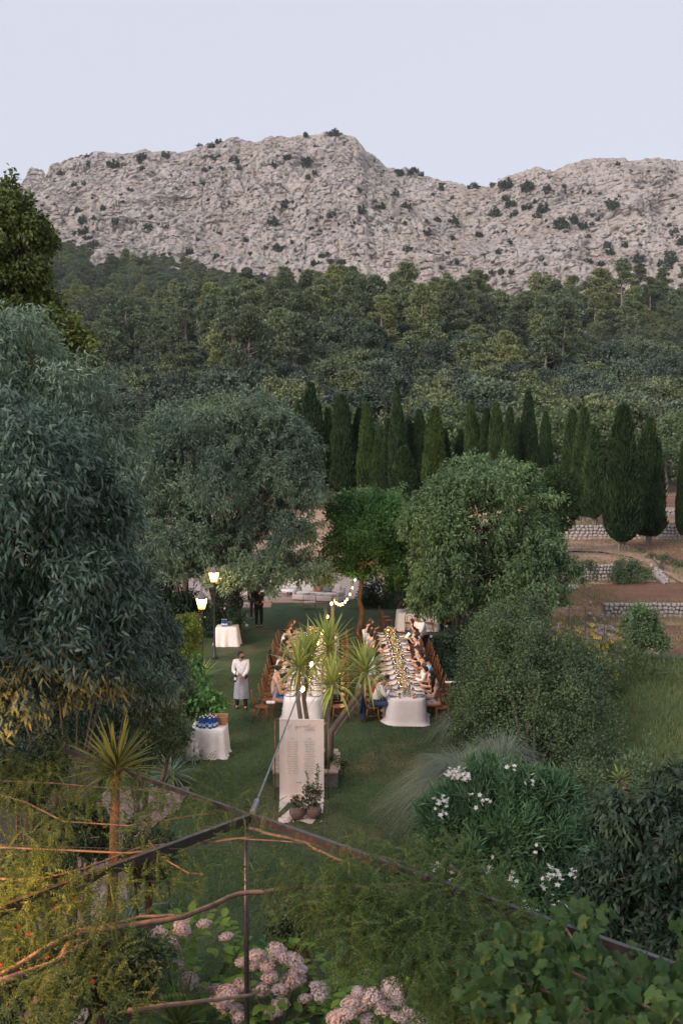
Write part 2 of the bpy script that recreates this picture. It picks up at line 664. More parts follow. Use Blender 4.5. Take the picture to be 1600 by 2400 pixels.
field('tilled_field', 11.9, 30, 46.2, 52.3, 'red tilled soil above the long dry stone wall')
field('tilled_field', 18.5, 40, 55.5, 66.6, 'red tilled soil on the higher terrace behind the cypresses')
field('soil_plot', 11.8, 30, 36.6, 43.6, 'dark red soil plot below the long dry stone wall', rag=1.6)
field('tilled_field', -18, 60, 79, 96, 'bare reddish earth under the row of cypresses')

M['path'] = pmat('path_dust', (.42, .3, .22), (.3, .2, .14), 1.2, .95, .4, .04, c3=(.5, .38, .29))
pl = [(1310, 1288, 1.45), (1400, 1290, 1.45), (1470, 1298, 1.45), (1530, 1322, 1.2), (1600, 1352, 1.0), (1700, 1390, .8)]
pp = [at_z(u, v, z) for u, v, z in pl]
Vp = []
for i, q in enumerate(pp):
    for s in (-.75, .75):
        x, y = q.x + .15 * s, q.y + s * (1.6 if i < 4 else 1.2)
        Vp.append((x, y, GZ(x, y) + .06))
mk_p = mk('footpath', [(A(Vp), np.array([[2 * i, 2 * i + 2, 2 * i + 3, 2 * i + 1] for i in range(len(pp) - 1)]))], M['path'], smooth=True)
tag(mk_p, 'pale dusty path sloping between terraces', kind='structure')
pl = [(1340, 1500), (1420, 1505), (1480, 1545), (1540, 1600), (1600, 1650)]
Vp = []
for i, (u, v) in enumerate([(1370, 1462), (1440, 1478), (1495, 1500), (1545, 1540), (1600, 1590), (1680, 1650)]):
    q = at_z(u, v)
    for s in (-1, 1):
        Vp.append((q.x, q.y + s * .8, .05))
tag(mk('footpath', [(A(Vp), np.array([[2 * i, 2 * i + 2, 2 * i + 3, 2 * i + 1] for i in range(5)]))], M['path'], smooth=True),
    'dry pale track below the long stone wall', kind='structure')

# patio of pale pink gravel behind the lawn, and the garden path on the left
M['patio'] = pmat('patio_gravel', (.4, .33, .31), (.3, .24, .22), 3, .9, .3, .02, c3=(.46, .39, .36))
pz = sheet(-9.2, 2.2, 50.8, 61, 30, 20, lambda x, y: .05 + x * 0)
tag(mk('patio', [pz, box((-3.5, 50.75, .02), (11.4, .1, .06))], M['patio']), 'pale pink gravel terrace at the far end of the lawn', kind='structure')
_yy = np.repeat(np.linspace(9, 22.6, 60)[:, None], 16, 1)
_l = -5.3 + 1.1 * (fbm(np.stack([_yy[:, 0] * .8, _yy[:, 0] * 0, _yy[:, 0] * 0], 1), 3, 1) - .5)
_r = -3.7 + 1.2 * (fbm(np.stack([_yy[:, 0] * .7, _yy[:, 0] * 0 + 9, _yy[:, 0] * 0], 1), 3, 2) - .5)
_xx = _l[:, None] + (_r - _l)[:, None] * np.linspace(0, 1, 16)[None]
gp = sheet_g(_xx, _yy, lambda x, y: .03 + .05 * fbm(np.stack([x * 2, y * 2, x * 0], 1), 2, 1))
M['path_stone'] = pmat('path_stone', (.3, .22, .19), (.2, .14, .12), 4, .95, .6, .03, c3=(.38, .3, .26))
tag(mk('garden_path', [gp], M['path_stone'], smooth=True), 'pinkish stony path seen through the pergola vine', kind='structure')
M['bed'] = pmat('garden_bed', (.035, .028, .02), (.06, .045, .03), 3, .95, .6, .04, c3=(.03, .04, .02))
tag(mk('garden_bed', [sheet(-16, -5.65, 5, 40, 30, 60, lambda x, y: .04 + .12 * fbm(np.stack([x, y, x * 0], 1), 2, 1))], M['bed'], smooth=True),
    'dark planted bed under the trees on the left', kind='structure')

# ------------------------------------------------------------------ dry stone walls
stones = []
for k in range(7):
    V, Fs = ell((0, 0, 0), (.5, .5, .5), 7, 5)
    V = V * (1 + .28 * (vnoise(V * 3.1 + k * 9, k)[:, None] - .5))
    V = np.sign(V) * np.abs(V) ** .75 * .62
    o_ = mk('stone', [(V, Fs)], M['limestone'], local=True)
    stones.append(o_.data)
    bpy.data.objects.remove(o_)


def put_stone(parent, p, s, rz=None):
    o_ = ob('stone', R.choice(stones), parent)
    o_.location = Vector(p) - parent.location
    o_.scale = s
    o_.rotation_euler = (R.uniform(-.25, .25), R.uniform(-.35, .35), R.uniform(-.3, .3) if rz is None else rz)
    return o_


M['core'] = pmat('wall_rubble', (.26, .23, .2), (.17, .15, .13), 6, .95, .6, .03)


def stone_wall(label, xa, xb, k, z0, h, rows, sx, wl=None, slope=0.0, cap=300):
    wf = wl or (lambda x: wall_line(k, x))
    wy = lambda x: float(wf(A([x]))[0]) if wl is None else wf(x)
    w = thing('dry_stone_wall', ((xa + xb) / 2, wy((xa + xb) / 2), z0), label, 'stone wall')
    cb = []
    xs = np.linspace(xa, xb, 8)
    for a, c_ in zip(xs[:-1], xs[1:]):
        hh = h * .93
        ya, yb = wy(a), wy(c_)
        V = A([[a, ya - .02, z0 - .1], [c_, yb - .02, z0 - .1], [c_, yb + .35, z0 - .1], [a, ya + .35, z0 - .1],
               [a, ya, z0 + hh], [c_, yb, z0 + hh], [c_, yb + .35, z0 + hh], [a, ya + .35, z0 + hh]])
        cb.append((V, np.array([[0, 3, 2, 1], [4, 5, 6, 7], [0, 1, 5, 4], [1, 2, 6, 5], [2, 3, 7, 6], [3, 0, 4, 7]])))
    mk('rubble_core', cb, M['core'], w)
    cnt = 0
    rest = []
    rh = h / rows
    order = []
    for r in range(rows):
        x = xa + R.uniform(0, sx)
        while x < xb:
            ww = sx * R.uniform(.65, 1.35)
            order.append((x + ww / 2, z0 + rh * (r + .5) + R.uniform(-.03, .03), ww))
            x += ww
    order.sort(key=lambda q: q[0])
    for (x, z, ww) in order:
        hx = min(1, max(0.0, 1 - slope * max(0, x - (xb - 1.0))))
        if cnt < cap:
            put_stone(w, (x, wy(x) - .06 + .05 * (z - z0), z), (ww * 1.16, .3, rh * R.uniform(1.05, 1.4)))
            cnt += 1
        else:
            me = R.choice(stones)
            V = np.zeros(len(me.vertices) * 3); me.vertices.foreach_get('co', V)
            V = V.reshape(-1, 3) * A((ww * 1.16, .3, rh * R.uniform(1.05, 1.4))) + A((x, wy(x) - .06, z))
            rest.append((V, [np.array([list(p.vertices) for p in me.polygons])]))
    if rest:
        tag(mk('stonework', rest, M['limestone'], w), kind='stuff')
    return w


stone_wall('long low dry stone wall of pale blocks between the two red fields', 12.0, 24, 1, 0, .72, 4, .21, cap=290)
stone_wall('tall short dry stone wall beside the dark bush on the terrace', 10.4, 14.7, 2, .58, .92, 5, .2, cap=290)
stone_wall('grey rubble wall right of the cypress pair', 13.5, 28, 3, 1.45, 1.05, 5, .28, cap=290)
stone_wall('narrow far rubble wall at the right edge under the hillside', 16, 32, 4, 2.45, .55, 3, .3, cap=150)
# boulders and rubble heap at the left ends of the walls
for (u, v, z, s, lab) in [(1333, 1392, .3, 1.15, 'large rounded pale boulder beside the leaning orchard trunk'), (1388, 1428, .25, .75, 'pale grey boulder at the left end of the long wall'),
                          (1298, 1428, .1, .45, 'small pink stone at the foot of the orchard trunk')]:
    p = at_z(u, v, z)
    q = thing('boulder', (p.x, p.y, 0), lab, 'boulder')
    V, Fs = ell((0, 0, 0), (.5, .45, .5), 18, 13)
    V = V * (1 + .5 * (fbm(V * 2.2 + s * 7, 3, 3)[:, None] - .5)) * s + A(p)
    mk('rock', [(V, Fs)], M['limestone'], q, smooth=True)
heap = thing('rubble_heap', at_z(1405, 1450, 0), 'tumbled heap of pale stones below the left end of the long wall', 'stones')
for k in range(26):
    p = at_z(R.gauss(1408, 16), R.uniform(1432, 1500), 0)
    put_stone(heap, (p.x, p.y, R.uniform(.03, .22)), [R.uniform(.15, .34) for _ in range(3)])
heap = thing('rubble_heap', at_z(1560, 1352, .9), 'low scatter of grey stones on the bank under the path', 'stones')
for k in range(60):
    u = R.uniform(1525, 1562)
    p = at_z(u, 1337 + (u - 1525) * .35 + R.uniform(-3, 9), .95)
    put_stone(heap, (p.x, p.y, GZ(p.x, p.y) + .08), [R.uniform(.15, .32) for _ in range(3)])
edging = thing('stone_edging', at_z(1345, 1920, 0), 'line of pale stones edging the bed right of the oleander', 'edging')
for k in range(26):
    tt = k / 25
    p = at_z(1328 + 30 * tt + R.uniform(-4, 4), 1800 + 225 * tt, 0)
    put_stone(edging, (p.x, p.y, .07), [R.uniform(.14, .26) for _ in range(3)])

# dry grass and weeds over the terraces
M['straw'] = leafmat('straw_grass', [(.3, .24, .13), (.38, .31, .19), (.16, .17, .07)], .3, .7, .1)
_b = []
for (xa, xb, ya, yb, n) in [(8, 26, 43.6, 46.2, 9000), (9, 26, 52.3, 55.5, 8000), (10, 36, 66.6, 69, 6000), (9, 30, 38, 44, 5000), (9, 34, 56, 67, 7000), (9, 40, 69, 80, 7000), (9, 13, 45, 54, 4000)]:
    c_ = rng.uniform([xa, ya], [xb, yb], (n // 30, 2))
    xy = np.repeat(c_, 30, 0) + rng.normal(0, .35, (n // 30 * 30, 2))
    P_ = np.stack([xy[:, 0], xy[:, 1], G(xy[:, 0], xy[:, 1])], 1)
    k_ = len(P_)
    _b.append(scatter(LB, P_, nrm(np.stack([rng.normal(0, .5, k_), rng.normal(0, .5, k_), np.ones(k_)], 1)), rdir(k_), .22 * rng.uniform(.4, 1.4, k_), .03))
tag(mk('dry_grass', _b, M['straw']), 'straw coloured grass tufts along the terrace walls', kind='stuff')

# ------------------------------------------------------------------ mountain
crest = [(-700, 560), (-400, 500), (-200, 470), (-60, 445), (0, 431), (25, 438), (48, 441), (58, 412), (64, 400), (71, 391), (99, 392), (105, 405), (110, 398), (115, 383), (148, 372), (189, 360), (245, 352), (296, 356),
         (342, 349), (398, 355), (444, 351), (469, 341), (510, 332), (546, 322), (592, 333), (627, 321), (714, 316), (780, 305), (800, 308), (831, 317), (848, 334), (856, 352), (884, 374), (920, 395), (943, 394),
         (968, 398), (1014, 418), (1055, 424), (1091, 435), (1142, 440), (1177, 416), (1218, 403), (1249, 390), (1274, 393), (1292, 400), (1330, 384), (1397, 370), (1453, 369), (1478, 376), (1529, 367), (1600, 372),
         (1700, 360), (1850, 385), (2050, 350), (2400, 430)]
cu, cv = np.array(crest).T
NX, NS = 980, 300
U = np.linspace(-700, 2400, NX)
_b = (1200 - np.interp(U, cu, cv)) / F
_t = 1000 / (cp + _b * sp)
xw = (U - 800) / F * _t
zc = 8 + (-sp + _b * cp) * _t
S = np.linspace(0, 1, NS)
zf0 = G(xw, xw * 0 + 700) - 35
Xm = np.repeat(xw[None], NS, 0)
Zm = zf0[None] + (zc - zf0)[None] * S[:, None]
Ym = 700 + 300 * (S[:, None] ** 1.15) + 0 * Xm
Pm = np.stack([Xm.ravel(), Ym.ravel(), Zm.ravel()], 1)
q = Pm.copy()
big = fbm(q * A([.008, .004, .006]), 3, 21) - .5
gul = 1 - np.abs(2 * fbm(q * A([.022, .004, .008]) + big[:, None] * 1.5, 3, 31) - 1) * 2
rdg = np.abs(2 * fbm(q * A([.06, .03, .045]) + big[:, None] * 3, 4, 41) - 1)
fin = np.abs(2 * fbm(q * A([.16, .1, .13]), 3, 51) - 1)
crk = np.clip(1 - np.abs(2 * fbm(q * A([.05, .02, .022]) + big[:, None] * 2, 2, 77) - 1) / .1, 0, 1) + np.clip(1 - np.abs(2 * fbm(q * A([.09, .05, .12]), 2, 87) - 1) / .1, 0, 1)
led = np.sin((Zm.ravel() - Xm.ravel() * .12 * np.sin(Xm.ravel() * .004)) * .16 + big * 16)
sv = np.repeat(S[:, None], NX, 1).ravel()
env = np.minimum(1, (1 - sv) * 9 + .15)
disp = (big * 95 - gul * 9 + (rdg - .3) * 5 + (fin - .3) * 5 + led * 2.6 - crk * 3.2) * env
cells = vnoise(q * A([.3, .2, .28]), 61)
disp = disp + (cells > .62) * 1.8
Pm[:, 1] -= disp
Pm[:, 2] += ((fin - .3) * 2.2 + (rdg - .3) * 5 * ss(.9, 1, sv))
# back slope
back = Pm[-NX:].copy()
bk = []
for k in range(1, 7):
    bb = back.copy(); bb[:, 1] += k * 45; bb[:, 2] -= 6 * k * k + 4
    bk.append(bb)
Pall = np.vstack([Pm] + bk)

m, t, b, o = new_mat('mountain_rock')
geo = t.nodes.new('ShaderNodeNewGeometry')
co = coord(t)
nA = noise(t, .012, 6, .6, co)
nB = noise(t, .11, 6, .72, coord(t, (1, .6, .8)), dist=.4)
nC = noise(t, .045, 5, .65, coord(t, (1, .5, .18)))
c = ramp(t, nA, [(.35, (.39, .36, .34)), (.5, (.46, .42, .39)), (.65, (.51, .465, .43))])
c = mixc(t, ramp(t, nC, [(.55, 0.0), (.72, .6)]), c, (.25, .235, .25))
c = mixc(t, ramp(t, noise(t, .03, 4, .6, coord(t, (1, .5, .25))), [(.62, 0.0), (.76, .45)]), c, (.45, .31, .21))
c = mixc(t, 1.0, c, ramp(t, nB, [(.36, (.55, .55, .56)), (.45, (.95, .95, .95)), (.7, (1.12, 1.1, 1.08))]), 'MULTIPLY')
sep = t.nodes.new('ShaderNodeSeparateXYZ'); t.links.new(geo.outputs['Normal'], sep.inputs[0])
flat = ramp(t, sep.outputs[2], [(.72, 0.0), (.9, .75)])
fm = t.nodes.new('ShaderNodeMath'); fm.operation = 'MULTIPLY'
t.links.new(flat, fm.inputs[0]); t.links.new(ramp(t, noise(t, .02, 4, .6, co), [(.42, 0.0), (.58, 1.0)]), fm.inputs[1])
c = mixc(t, fm.outputs[0], c, (.25, .18, .115))
# grassy ledges running aslant, and long grey weather streaks
mp_ = t.nodes.new('ShaderNodeMapping'); mp_.inputs['Rotation'].default_value = (0, .38, 0); mp_.inputs['Scale'].default_value = (.006, .01, .045)
tc_ = t.nodes.new('ShaderNodeTexCoord'); t.links.new(tc_.outputs['Object'], mp_.inputs[0])
nl_ = noise(t, 1.0, 6, .62, mp_.outputs[0], dist=.8)
c = mixc(t, ramp(t, nl_, [(.475, 0.0), (.5, .5), (.525, 0.0)]), c, (.34, .25, .16))
c = mixc(t, ramp(t, noise(t, .07, 5, .6, coord(t, (1, .4, .08))), [(.6, 0.0), (.7, .5)]), c, (.3, .29, .31))
# scrub too small to tell apart, plus crevice and pit shade painted as specks
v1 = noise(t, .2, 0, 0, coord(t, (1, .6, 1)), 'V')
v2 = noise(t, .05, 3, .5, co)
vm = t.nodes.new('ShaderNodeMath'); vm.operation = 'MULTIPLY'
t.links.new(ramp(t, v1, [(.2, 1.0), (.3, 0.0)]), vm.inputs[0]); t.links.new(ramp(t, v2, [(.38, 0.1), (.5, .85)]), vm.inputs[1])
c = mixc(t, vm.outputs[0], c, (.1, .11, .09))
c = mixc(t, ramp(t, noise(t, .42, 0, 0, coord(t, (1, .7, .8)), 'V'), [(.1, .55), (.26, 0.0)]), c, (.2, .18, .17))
t.links.new(c, b.inputs['Base Color'])
b.inputs['Roughness'].default_value = .95
b.inputs['Specular IOR Level'].default_value = .1
bump(t, b, noise(t, .35, 8, .75, coord(t, (1, .7, .6))), .9, 3.0)
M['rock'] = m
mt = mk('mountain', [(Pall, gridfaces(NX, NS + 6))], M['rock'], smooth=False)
tag(mt, 'pale pinkish limestone mountain ridge', kind='structure')
MN_P = Pm.reshape(NS, NX, 3)[:, ::1]
_dep = MN_P[..., 1] * cp - (MN_P[..., 2] - CAMZ) * sp
MN_U = 800 + F * MN_P[..., 0] / _dep
MN_V = 1200 - F * (MN_P[..., 1] * sp + (MN_P[..., 2] - CAMZ) * cp) / _dep


def on_mountain(u, v):
    """point on the mountain face seen at pixel (u, v)"""
    best = None
    d = (MN_U - u) ** 2 + (MN_V - v) ** 2
    k = np.unravel_index(np.argmin(d), d.shape)
    return MN_P[k]

# ------------------------------------------------------------------ evening air
hz = mk('haze', [box((0, 900, 190), (3400, 2200, 440))], None)
m, t, b, o = new_mat('haze')
t.nodes.remove(b)
pv = t.nodes.new('ShaderNodeVolumePrincipled')
pv.inputs['Density'].default_value = .00008
pv.inputs['Color'].default_value = (.86, .88, .95, 1)
t.links.new(pv.outputs[0], o.inputs['Volume'])
hz.data.materials.append(m)
tag(hz, 'thin evening haze over the valley', kind='stuff')

# ------------------------------------------------------------------ the house at the viewpoint, out of view, added to shade the foreground
M['house_wall'] = pmat('house_stone', (.36, .29, .22), (.25, .2, .15), 2.5, .9, .5, .03, c3=(.42, .35, .27))
M['roof_tile'] = pmat('roof_tile', (.3, .15, .08), (.22, .11, .06), 8, .85, .6, .04, (4, 1, 1))
hs = thing('stone_house', (0, -6, 0), 'tall stone house at the viewpoint, unseen, added to shade the foreground', 'house')
mk('wall', [box((0, -6.2, 4.2), (22, 9, 8.4))], M['house_wall'], hs)
mk('roof', [(A([[-11.5, -1.4, 8.4], [11.5, -1.4, 8.4], [11.5, -11, 8.4], [-11.5, -11, 8.4], [-11.5, -6.2, 11.6], [11.5, -6.2, 11.6]]), [np.array([[0, 1, 5, 4], [2, 3, 4, 5]]), np.array([[1, 2, 5], [3, 0, 4]])])], M['roof_tile'], hs)
for xx in (-7.5, -2.5, 2.5, 7.5):
    for zz in (1.9, 5.0):
        w_ = mk('window', [box((xx, -1.69, zz), (1.1, .08, 1.5))], M['bark'], hs)
        mk('sill', [box((0, .09, -.8), (1.3, .2, .08))], M['limestone'], w_, local=True).location = (xx, -1.69 + 6, zz)
# ------------------------------------------------------------------ vegetation generators
def crown_pts(lobes, nc, seed, zmin=-.6, inner=.16, rough=.22, nb=13, shoots=.035):
    """clump centres and outward directions: each lobe is broken up into boughs, each bough is a tuft of its own"""
    L = A(lobes)
    B, BO = [], []
    for l in L:
        c, r = l[:3], l[3:6]
        m = max(4, int(nb * R.uniform(.8, 1.2)))
        for i in range(m):
            zf = 1 - (2 - (1 + zmin)) * 0
            z = 1 - (1 - zmin) * (i + .5) / m
            ph = i * 2.39996 + rng.uniform(-.45, .45)
            q = math.sqrt(max(0, 1 - z * z))
            d = A([q * math.cos(ph), q * math.sin(ph), z]) + rng.normal(0, .12, 3)
            k = rng.uniform(.5, .8 + rough * .3)
            B.append(np.concatenate([c + d * r * k, r * rng.uniform(.2, .28 + rough * .55) + .02]))
            BO.append(nrm(A([d / r]))[0])
    B, BO = A(B), A(BO)
    # boughs buried in another lobe are dropped
    keep = []
    for i, q in enumerate(B):
        s_ = np.sum(((q[:3] - L[:, :3]) / L[:, 3:6]) ** 2, axis=1)
        keep.append((s_ < .3).sum() == 0)
    if sum(keep) > 3:
        B, BO = B[keep], BO[keep]
    w = (B[:, 3] * B[:, 4] + B[:, 4] * B[:, 5] + B[:, 3] * B[:, 5]) * rng.uniform(.7, 1.3, len(B))
    w = w / w.sum()
    ni = int(nc * inner)
    k = rng.choice(len(B), nc - ni, p=w)
    d = nrm(rng.normal(size=(nc - ni, 3)) + BO[k] * .9 + A([0, 0, .25]))
    P = B[k, :3] + d * B[k, 3:6] * (1 - np.abs(rng.normal(0, .16, (nc - ni, 1))))
    lw = L[:, 3] * L[:, 4] * L[:, 5]
    k2 = rng.choice(len(L), ni, p=lw / lw.sum())
    d2 = rdir(ni)
    P2 = L[k2, :3] + d2 * L[k2, 3:6] * rng.uniform(.3, .85, (ni, 1))
    # leafy shoots that stick out past the boughs and break the outline
    ns = int(nc * shoots)
    if ns:
        j = rng.choice(len(P), ns)
        sd = nrm(d[j] + rng.normal(0, .35, (ns, 3)) + A([0, 0, .25]))
        ln = np.mean(L[:, 3:6]) * rng.uniform(.12, .42, (ns, 1))
        S = [P[j] + sd * ln * f_ for f_ in (.35, .65, .9, 1.1)]
        P2 = np.vstack([P2] + S)
        d2 = np.vstack([nrm(d2 / L[k2, 3:6])] + [sd] * 4)
    else:
        d2 = nrm(d2 / L[k2, 3:6])
    return np.vstack([P, P2]), np.vstack([d, d2])


def crown(lobes, nc, per, L, W, clump, droop=.4, proto=LQ, seed=0, outw=.6, rand=.9, flatn=.6, **kw):
    C, O = crown_pts(lobes, nc, seed, **kw)
    nc = len(C)
    n = nc * per
    Cr = np.repeat(C, per, 0); Or = np.repeat(O, per, 0)
    # each clump hangs as its own spray
    cd = nrm(O * outw + rdir(nc) * .6 + A([0, 0, -droop * .6]))
    cdr = np.repeat(cd, per, 0)
    tt = rng.uniform(-.6, 1.1, n)[:, None]
    P = Cr + cdr * clump * tt + rng.normal(0, clump * .42, (n, 3))
    D = nrm(cdr * .7 + rdir(n) * rand + A([0, 0, -droop]))
    N = nrm(rdir(n) * .8 + A([0, 0, flatn]) + Or * .4)
    return scatter(proto, P, D, N, L * rng.uniform(.65, 1.25, n), W * rng.uniform(.7, 1.2, n))


def limbs(base, top, lobes, r0, seed=0, n=None, high=False, lean=0.0):
    """tapered trunk and limbs that reach into the crown"""
    rr = random.Random(seed)
    b, tp = A(base), A(top)
    pts = []
    for i in range(7):
        s = i / 6
        p = b + (tp - b) * s + A([rr.uniform(-1, 1), rr.uniform(-1, 1), 0]) * r0 * .7 * (s > 0) + A([lean, 0, 0]) * math.sin(s * math.pi)
        pts.append(p)
    parts = [tube(pts, [r0 * (1.35 if i == 0 else 1 - .5 * i / 6) for i in range(7)], 9)]
    for k, l in enumerate(lobes[:n] if n else lobes):
        c = A(l[:3]) + A([rr.uniform(-.3, .3) * l[3], rr.uniform(-.3, .3) * l[4], rr.uniform(-.1, .3) * l[5]])
        a = pts[rr.choice([5, 6])] if high else (pts[rr.choice([3, 4, 5])] if rr.random() > .3 else pts[2])
        m1 = a + (c - a) * .5 + A([rr.uniform(-.15, .15), rr.uniform(-.15, .15), .12]) * np.linalg.norm(c - a)
        parts.append(tube([a, a + (m1 - a) * .5, m1, c], [r0 * .55, r0 * .42, r0 * .3, r0 * .12], 6))
        for q in range(3):
            e = c + A([rr.gauss(0, .5) * l[3], rr.gauss(0, .5) * l[4], rr.uniform(0, .6) * l[5]])
            parts.append(tube([m1 + (c - m1) * .4 * q, (m1 + e) / 2 + A([0, 0, .1]), e], [r0 * .22, r0 * .15, r0 * .05], 5))
    return parts


def tree(name, label, cat, base, top, lobes, r0, bark, leaf, nc, per, L, W, clump, group=None, seed=0, lean=0, high=False, **kw):
    tr = thing(name, base, label, cat, group)
    mk('trunk', limbs(base, top, lobes, r0, seed, lean=lean, high=high), bark, tr, smooth=True)
    cr = mk('crown', [crown(lobes, nc, per, L, W, clump, seed=seed, **kw)], leaf, tr)
    return tr


def lobe(u, v, y, ru, rv, ry=None):
    """an ellipsoid centred at pixel (u,v) at distance y with pixel radii"""
    p = at_y(u, v, y)
    s = y / F
    return (p.x, p.y, p.z, ru * s, ry if ry else ru * s, rv * s)


# ------------------------------------------------------------------ hillside woods
M['pine_leaf'] = leafmat('pine_needles', [(0.0735, 0.11, 0.0633), (0.137, 0.179, 0.101), (0.252, 0.295, 0.177)], .1, .7, .15, objvar=.3)
M['oak_leaf'] = leafmat('holm_oak_leaves', [(.055, .085, .06), (.1, .14, .1), (.17, .215, .16)], .1, .6, .3, objvar=.38)
M['pale_leaf'] = leafmat('pale_green_leaves', [(0.072, 0.12, 0.06), (0.12, 0.18, 0.09), (0.18, 0.24, 0.132)], .25, .6, .2, objvar=.12)
M['cypress_leaf'] = leafmat('cypress_scales', [(0.0217, 0.0466, 0.0217), (0.0404, 0.0776, 0.0342), (0.0776, 0.121, 0.0528)], .1, .8, .1, objvar=.3, big=.5)
M['shrub_leaf'] = leafmat('cliff_shrub_leaves', [(.025, .05, .033), (.045, .075, .05)], .1, .8, .1, objvar=.2)


def pine_mesh(seed):
    r = random.Random(seed)
    h = r.uniform(9.5, 12)
    lean = r.uniform(-.8, .8)
    tp = [(lean * (i / 8) ** 2 + r.uniform(-.12, .12), r.uniform(-.1, .1), h * i / 8) for i in range(9)]
    tr = [tube(tp, [.24 * (1 - .85 * i / 8) + .02 for i in range(9)], 6)]
    P, D, N = [], [], []
    pads = []
    nb = r.randint(20, 26)
    for k in range(nb):
        s = .36 + .64 * (k / (nb - 1)) ** .9
        z = h * s
        rad = 3.5 * (1 - s) ** .6 * r.uniform(.45, 1.15) + .35
        a = r.uniform(0, 6.28)
        bx = lean * s * s
        c = (bx + rad * math.cos(a) * .8, rad * math.sin(a) * .8, z + r.uniform(-.1, .5))
        tr.append(tube([(bx, 0, z - .5), ((bx + c[0]) / 2, c[1] / 2, z - .25), c], [.07, .05, .02], 4))
        pads.append((c, r.uniform(.85, 1.45) * (1.15 - .4 * s)))
    for c, pr in pads:
        m_ = 190
        d = rdir(m_, .25)
        p = A(c) + d * A([pr, pr, pr * .42]) * rng.uniform(.55, 1.08, (m_, 1))
        P.append(p)
        D.append(nrm(d + A([0, 0, .7]) + rdir(m_) * .5)); N.append(rdir(m_))
    P, D, N = map(np.concatenate, (P, D, N))
    return tr, scatter(LQ, P, D, N, .42 * rng.uniform(.6, 1.3, len(P)), .24)


def oak_mesh(seed, h=6.0, w=3.2, nleaf=5200, L=.34, W=.22):
    r = random.Random(seed)
    lb = [(0, 0, h * .55, w * .8, w * .8, h * .42)]
    for k in range(9):
        a = r.uniform(0, 6.28); d = r.uniform(.3, .75) * w
        lb.append((d * math.cos(a), d * math.sin(a), h * r.uniform(.38, .82), w * r.uniform(.28, .45), w * r.uniform(.28, .45), h * r.uniform(.16, .26)))
    tr = limbs((0, 0, -.5), (0, 0, h * .6), lb[:4], .2, seed)
    cr = crown(lb, nleaf // 13, 13, L, W, .34, droop=-.1, seed=seed, outw=1.0, rand=.8, flatn=.8, inner=.12, rough=.3)
    return tr, cr


def tree_proto(fn, name, nvar, leaf, bark, *a, **k):
    out = []
    for i in range(nvar):
        tr, cr = fn(100 + i * 7, *a, **k)
        t_ = mk('trunk', tr, bark, local=True); c_ = mk('crown', [cr], leaf, local=True)
        out.append((t_.data, c_.data))
        bpy.data.objects.remove(t_); bpy.data.objects.remove(c_)
    return out


pines = tree_proto(pine_mesh, 'pine', 7, M['pine_leaf'], M['bark_pale'])
oaks = tree_proto(oak_mesh, 'oak', 6, M['oak_leaf'], M['bark'])
pales = tree_proto(oak_mesh, 'pale', 3, M['pale_leaf'], M['bark_pale'], h=6.5, w=3.4, nleaf=5200, L=.3, W=.2)


def plant(kind, protos, x, y, s, label, cat, group, z=None, rz=None):
    o_ = thing(kind, (x, y, (GZ(x, y) if z is None else z) - .15), label, cat, group, R.uniform(0, 6.28) if rz is None else rz)
    o_.scale = (s * R.uniform(.9, 1.12), s * R.uniform(.9, 1.12), s)
    tm, cm = R.choice(protos)
    ob('trunk', tm, o_)
    ob('crown', cm, o_)
    return o_


def side(u):
    return 'left' if u < 560 else ('middle' if u < 1080 else 'right')


# pines: rows across the slope
cnt = 0
pine_pts = []
yy = 150.0
while yy < 338:
    nacross = int(12 + (yy - 170) * .04)
    for k in range(nacross):
        u = 60 + 1600 * (k + R.uniform(.1, .9)) / nacross
        y = yy + R.uniform(-7, 7)
        lo = 152 + 24 * math.sin(u * .008 + 1) + (18 if u < 420 else 0)
        if y < lo or (u > 1330 and y < 262 + (u - 1330) * .05) or R.random() < .04 or (y < 190 and R.random() < .6):
            continue
        pine_pts.append((u, y))
    yy += 10.5
pine_pts.sort(key=lambda q: q[1])
pine_rest = []
for u, y in pine_pts:
    x = (u - 800) / F * y
    s = R.uniform(.85, 1.5)
    if cnt < 292:
        zone = 'on the upper slope below the cliff' if y > 290 else ('in the middle of the wooded slope' if y > 240 else 'on the lower slope above the oaks')
        plant('pine_tree', pines, x, y, s, f'olive green pine {zone}, {side(u)} part of the wood', 'pine tree', f'pines {zone}, {side(u)} part')
        cnt += 1
    else:
        pine_rest.append((x, y, s))

# holm oaks below and between
oak_pts = []
yy = 112.0
while yy < 222:
    n_ = int(14 + (yy - 100) * .11)
    for k in range(n_):
        u = 120 + 1560 * (k + R.uniform(.05, .95)) / n_
        y = yy + R.uniform(-3.5, 3.5)
        oak_pts.append((u, y))
    yy += 7.0
oak_pts.sort(key=lambda q: q[1])
woods = []
cnt = 0
for u, y in oak_pts:
    x = (u - 800) / F * y
    s = R.uniform(.6, 1.5)
    if cnt < 270:
        zone = 'at the foot of the hill' if y < 135 else ('on the lower hillside' if y < 170 else 'among the lowest pines')
        plant('holm_oak', oaks, x, y, s, f'rounded grey green holm oak {zone}, {side(u)} part of the wood', 'oak tree', f'holm oaks {zone}, {side(u)} part')
        cnt += 1
    else:
        woods.append((x, y, s))
print('pines', len(pine_pts), 'oaks', len(oak_pts))
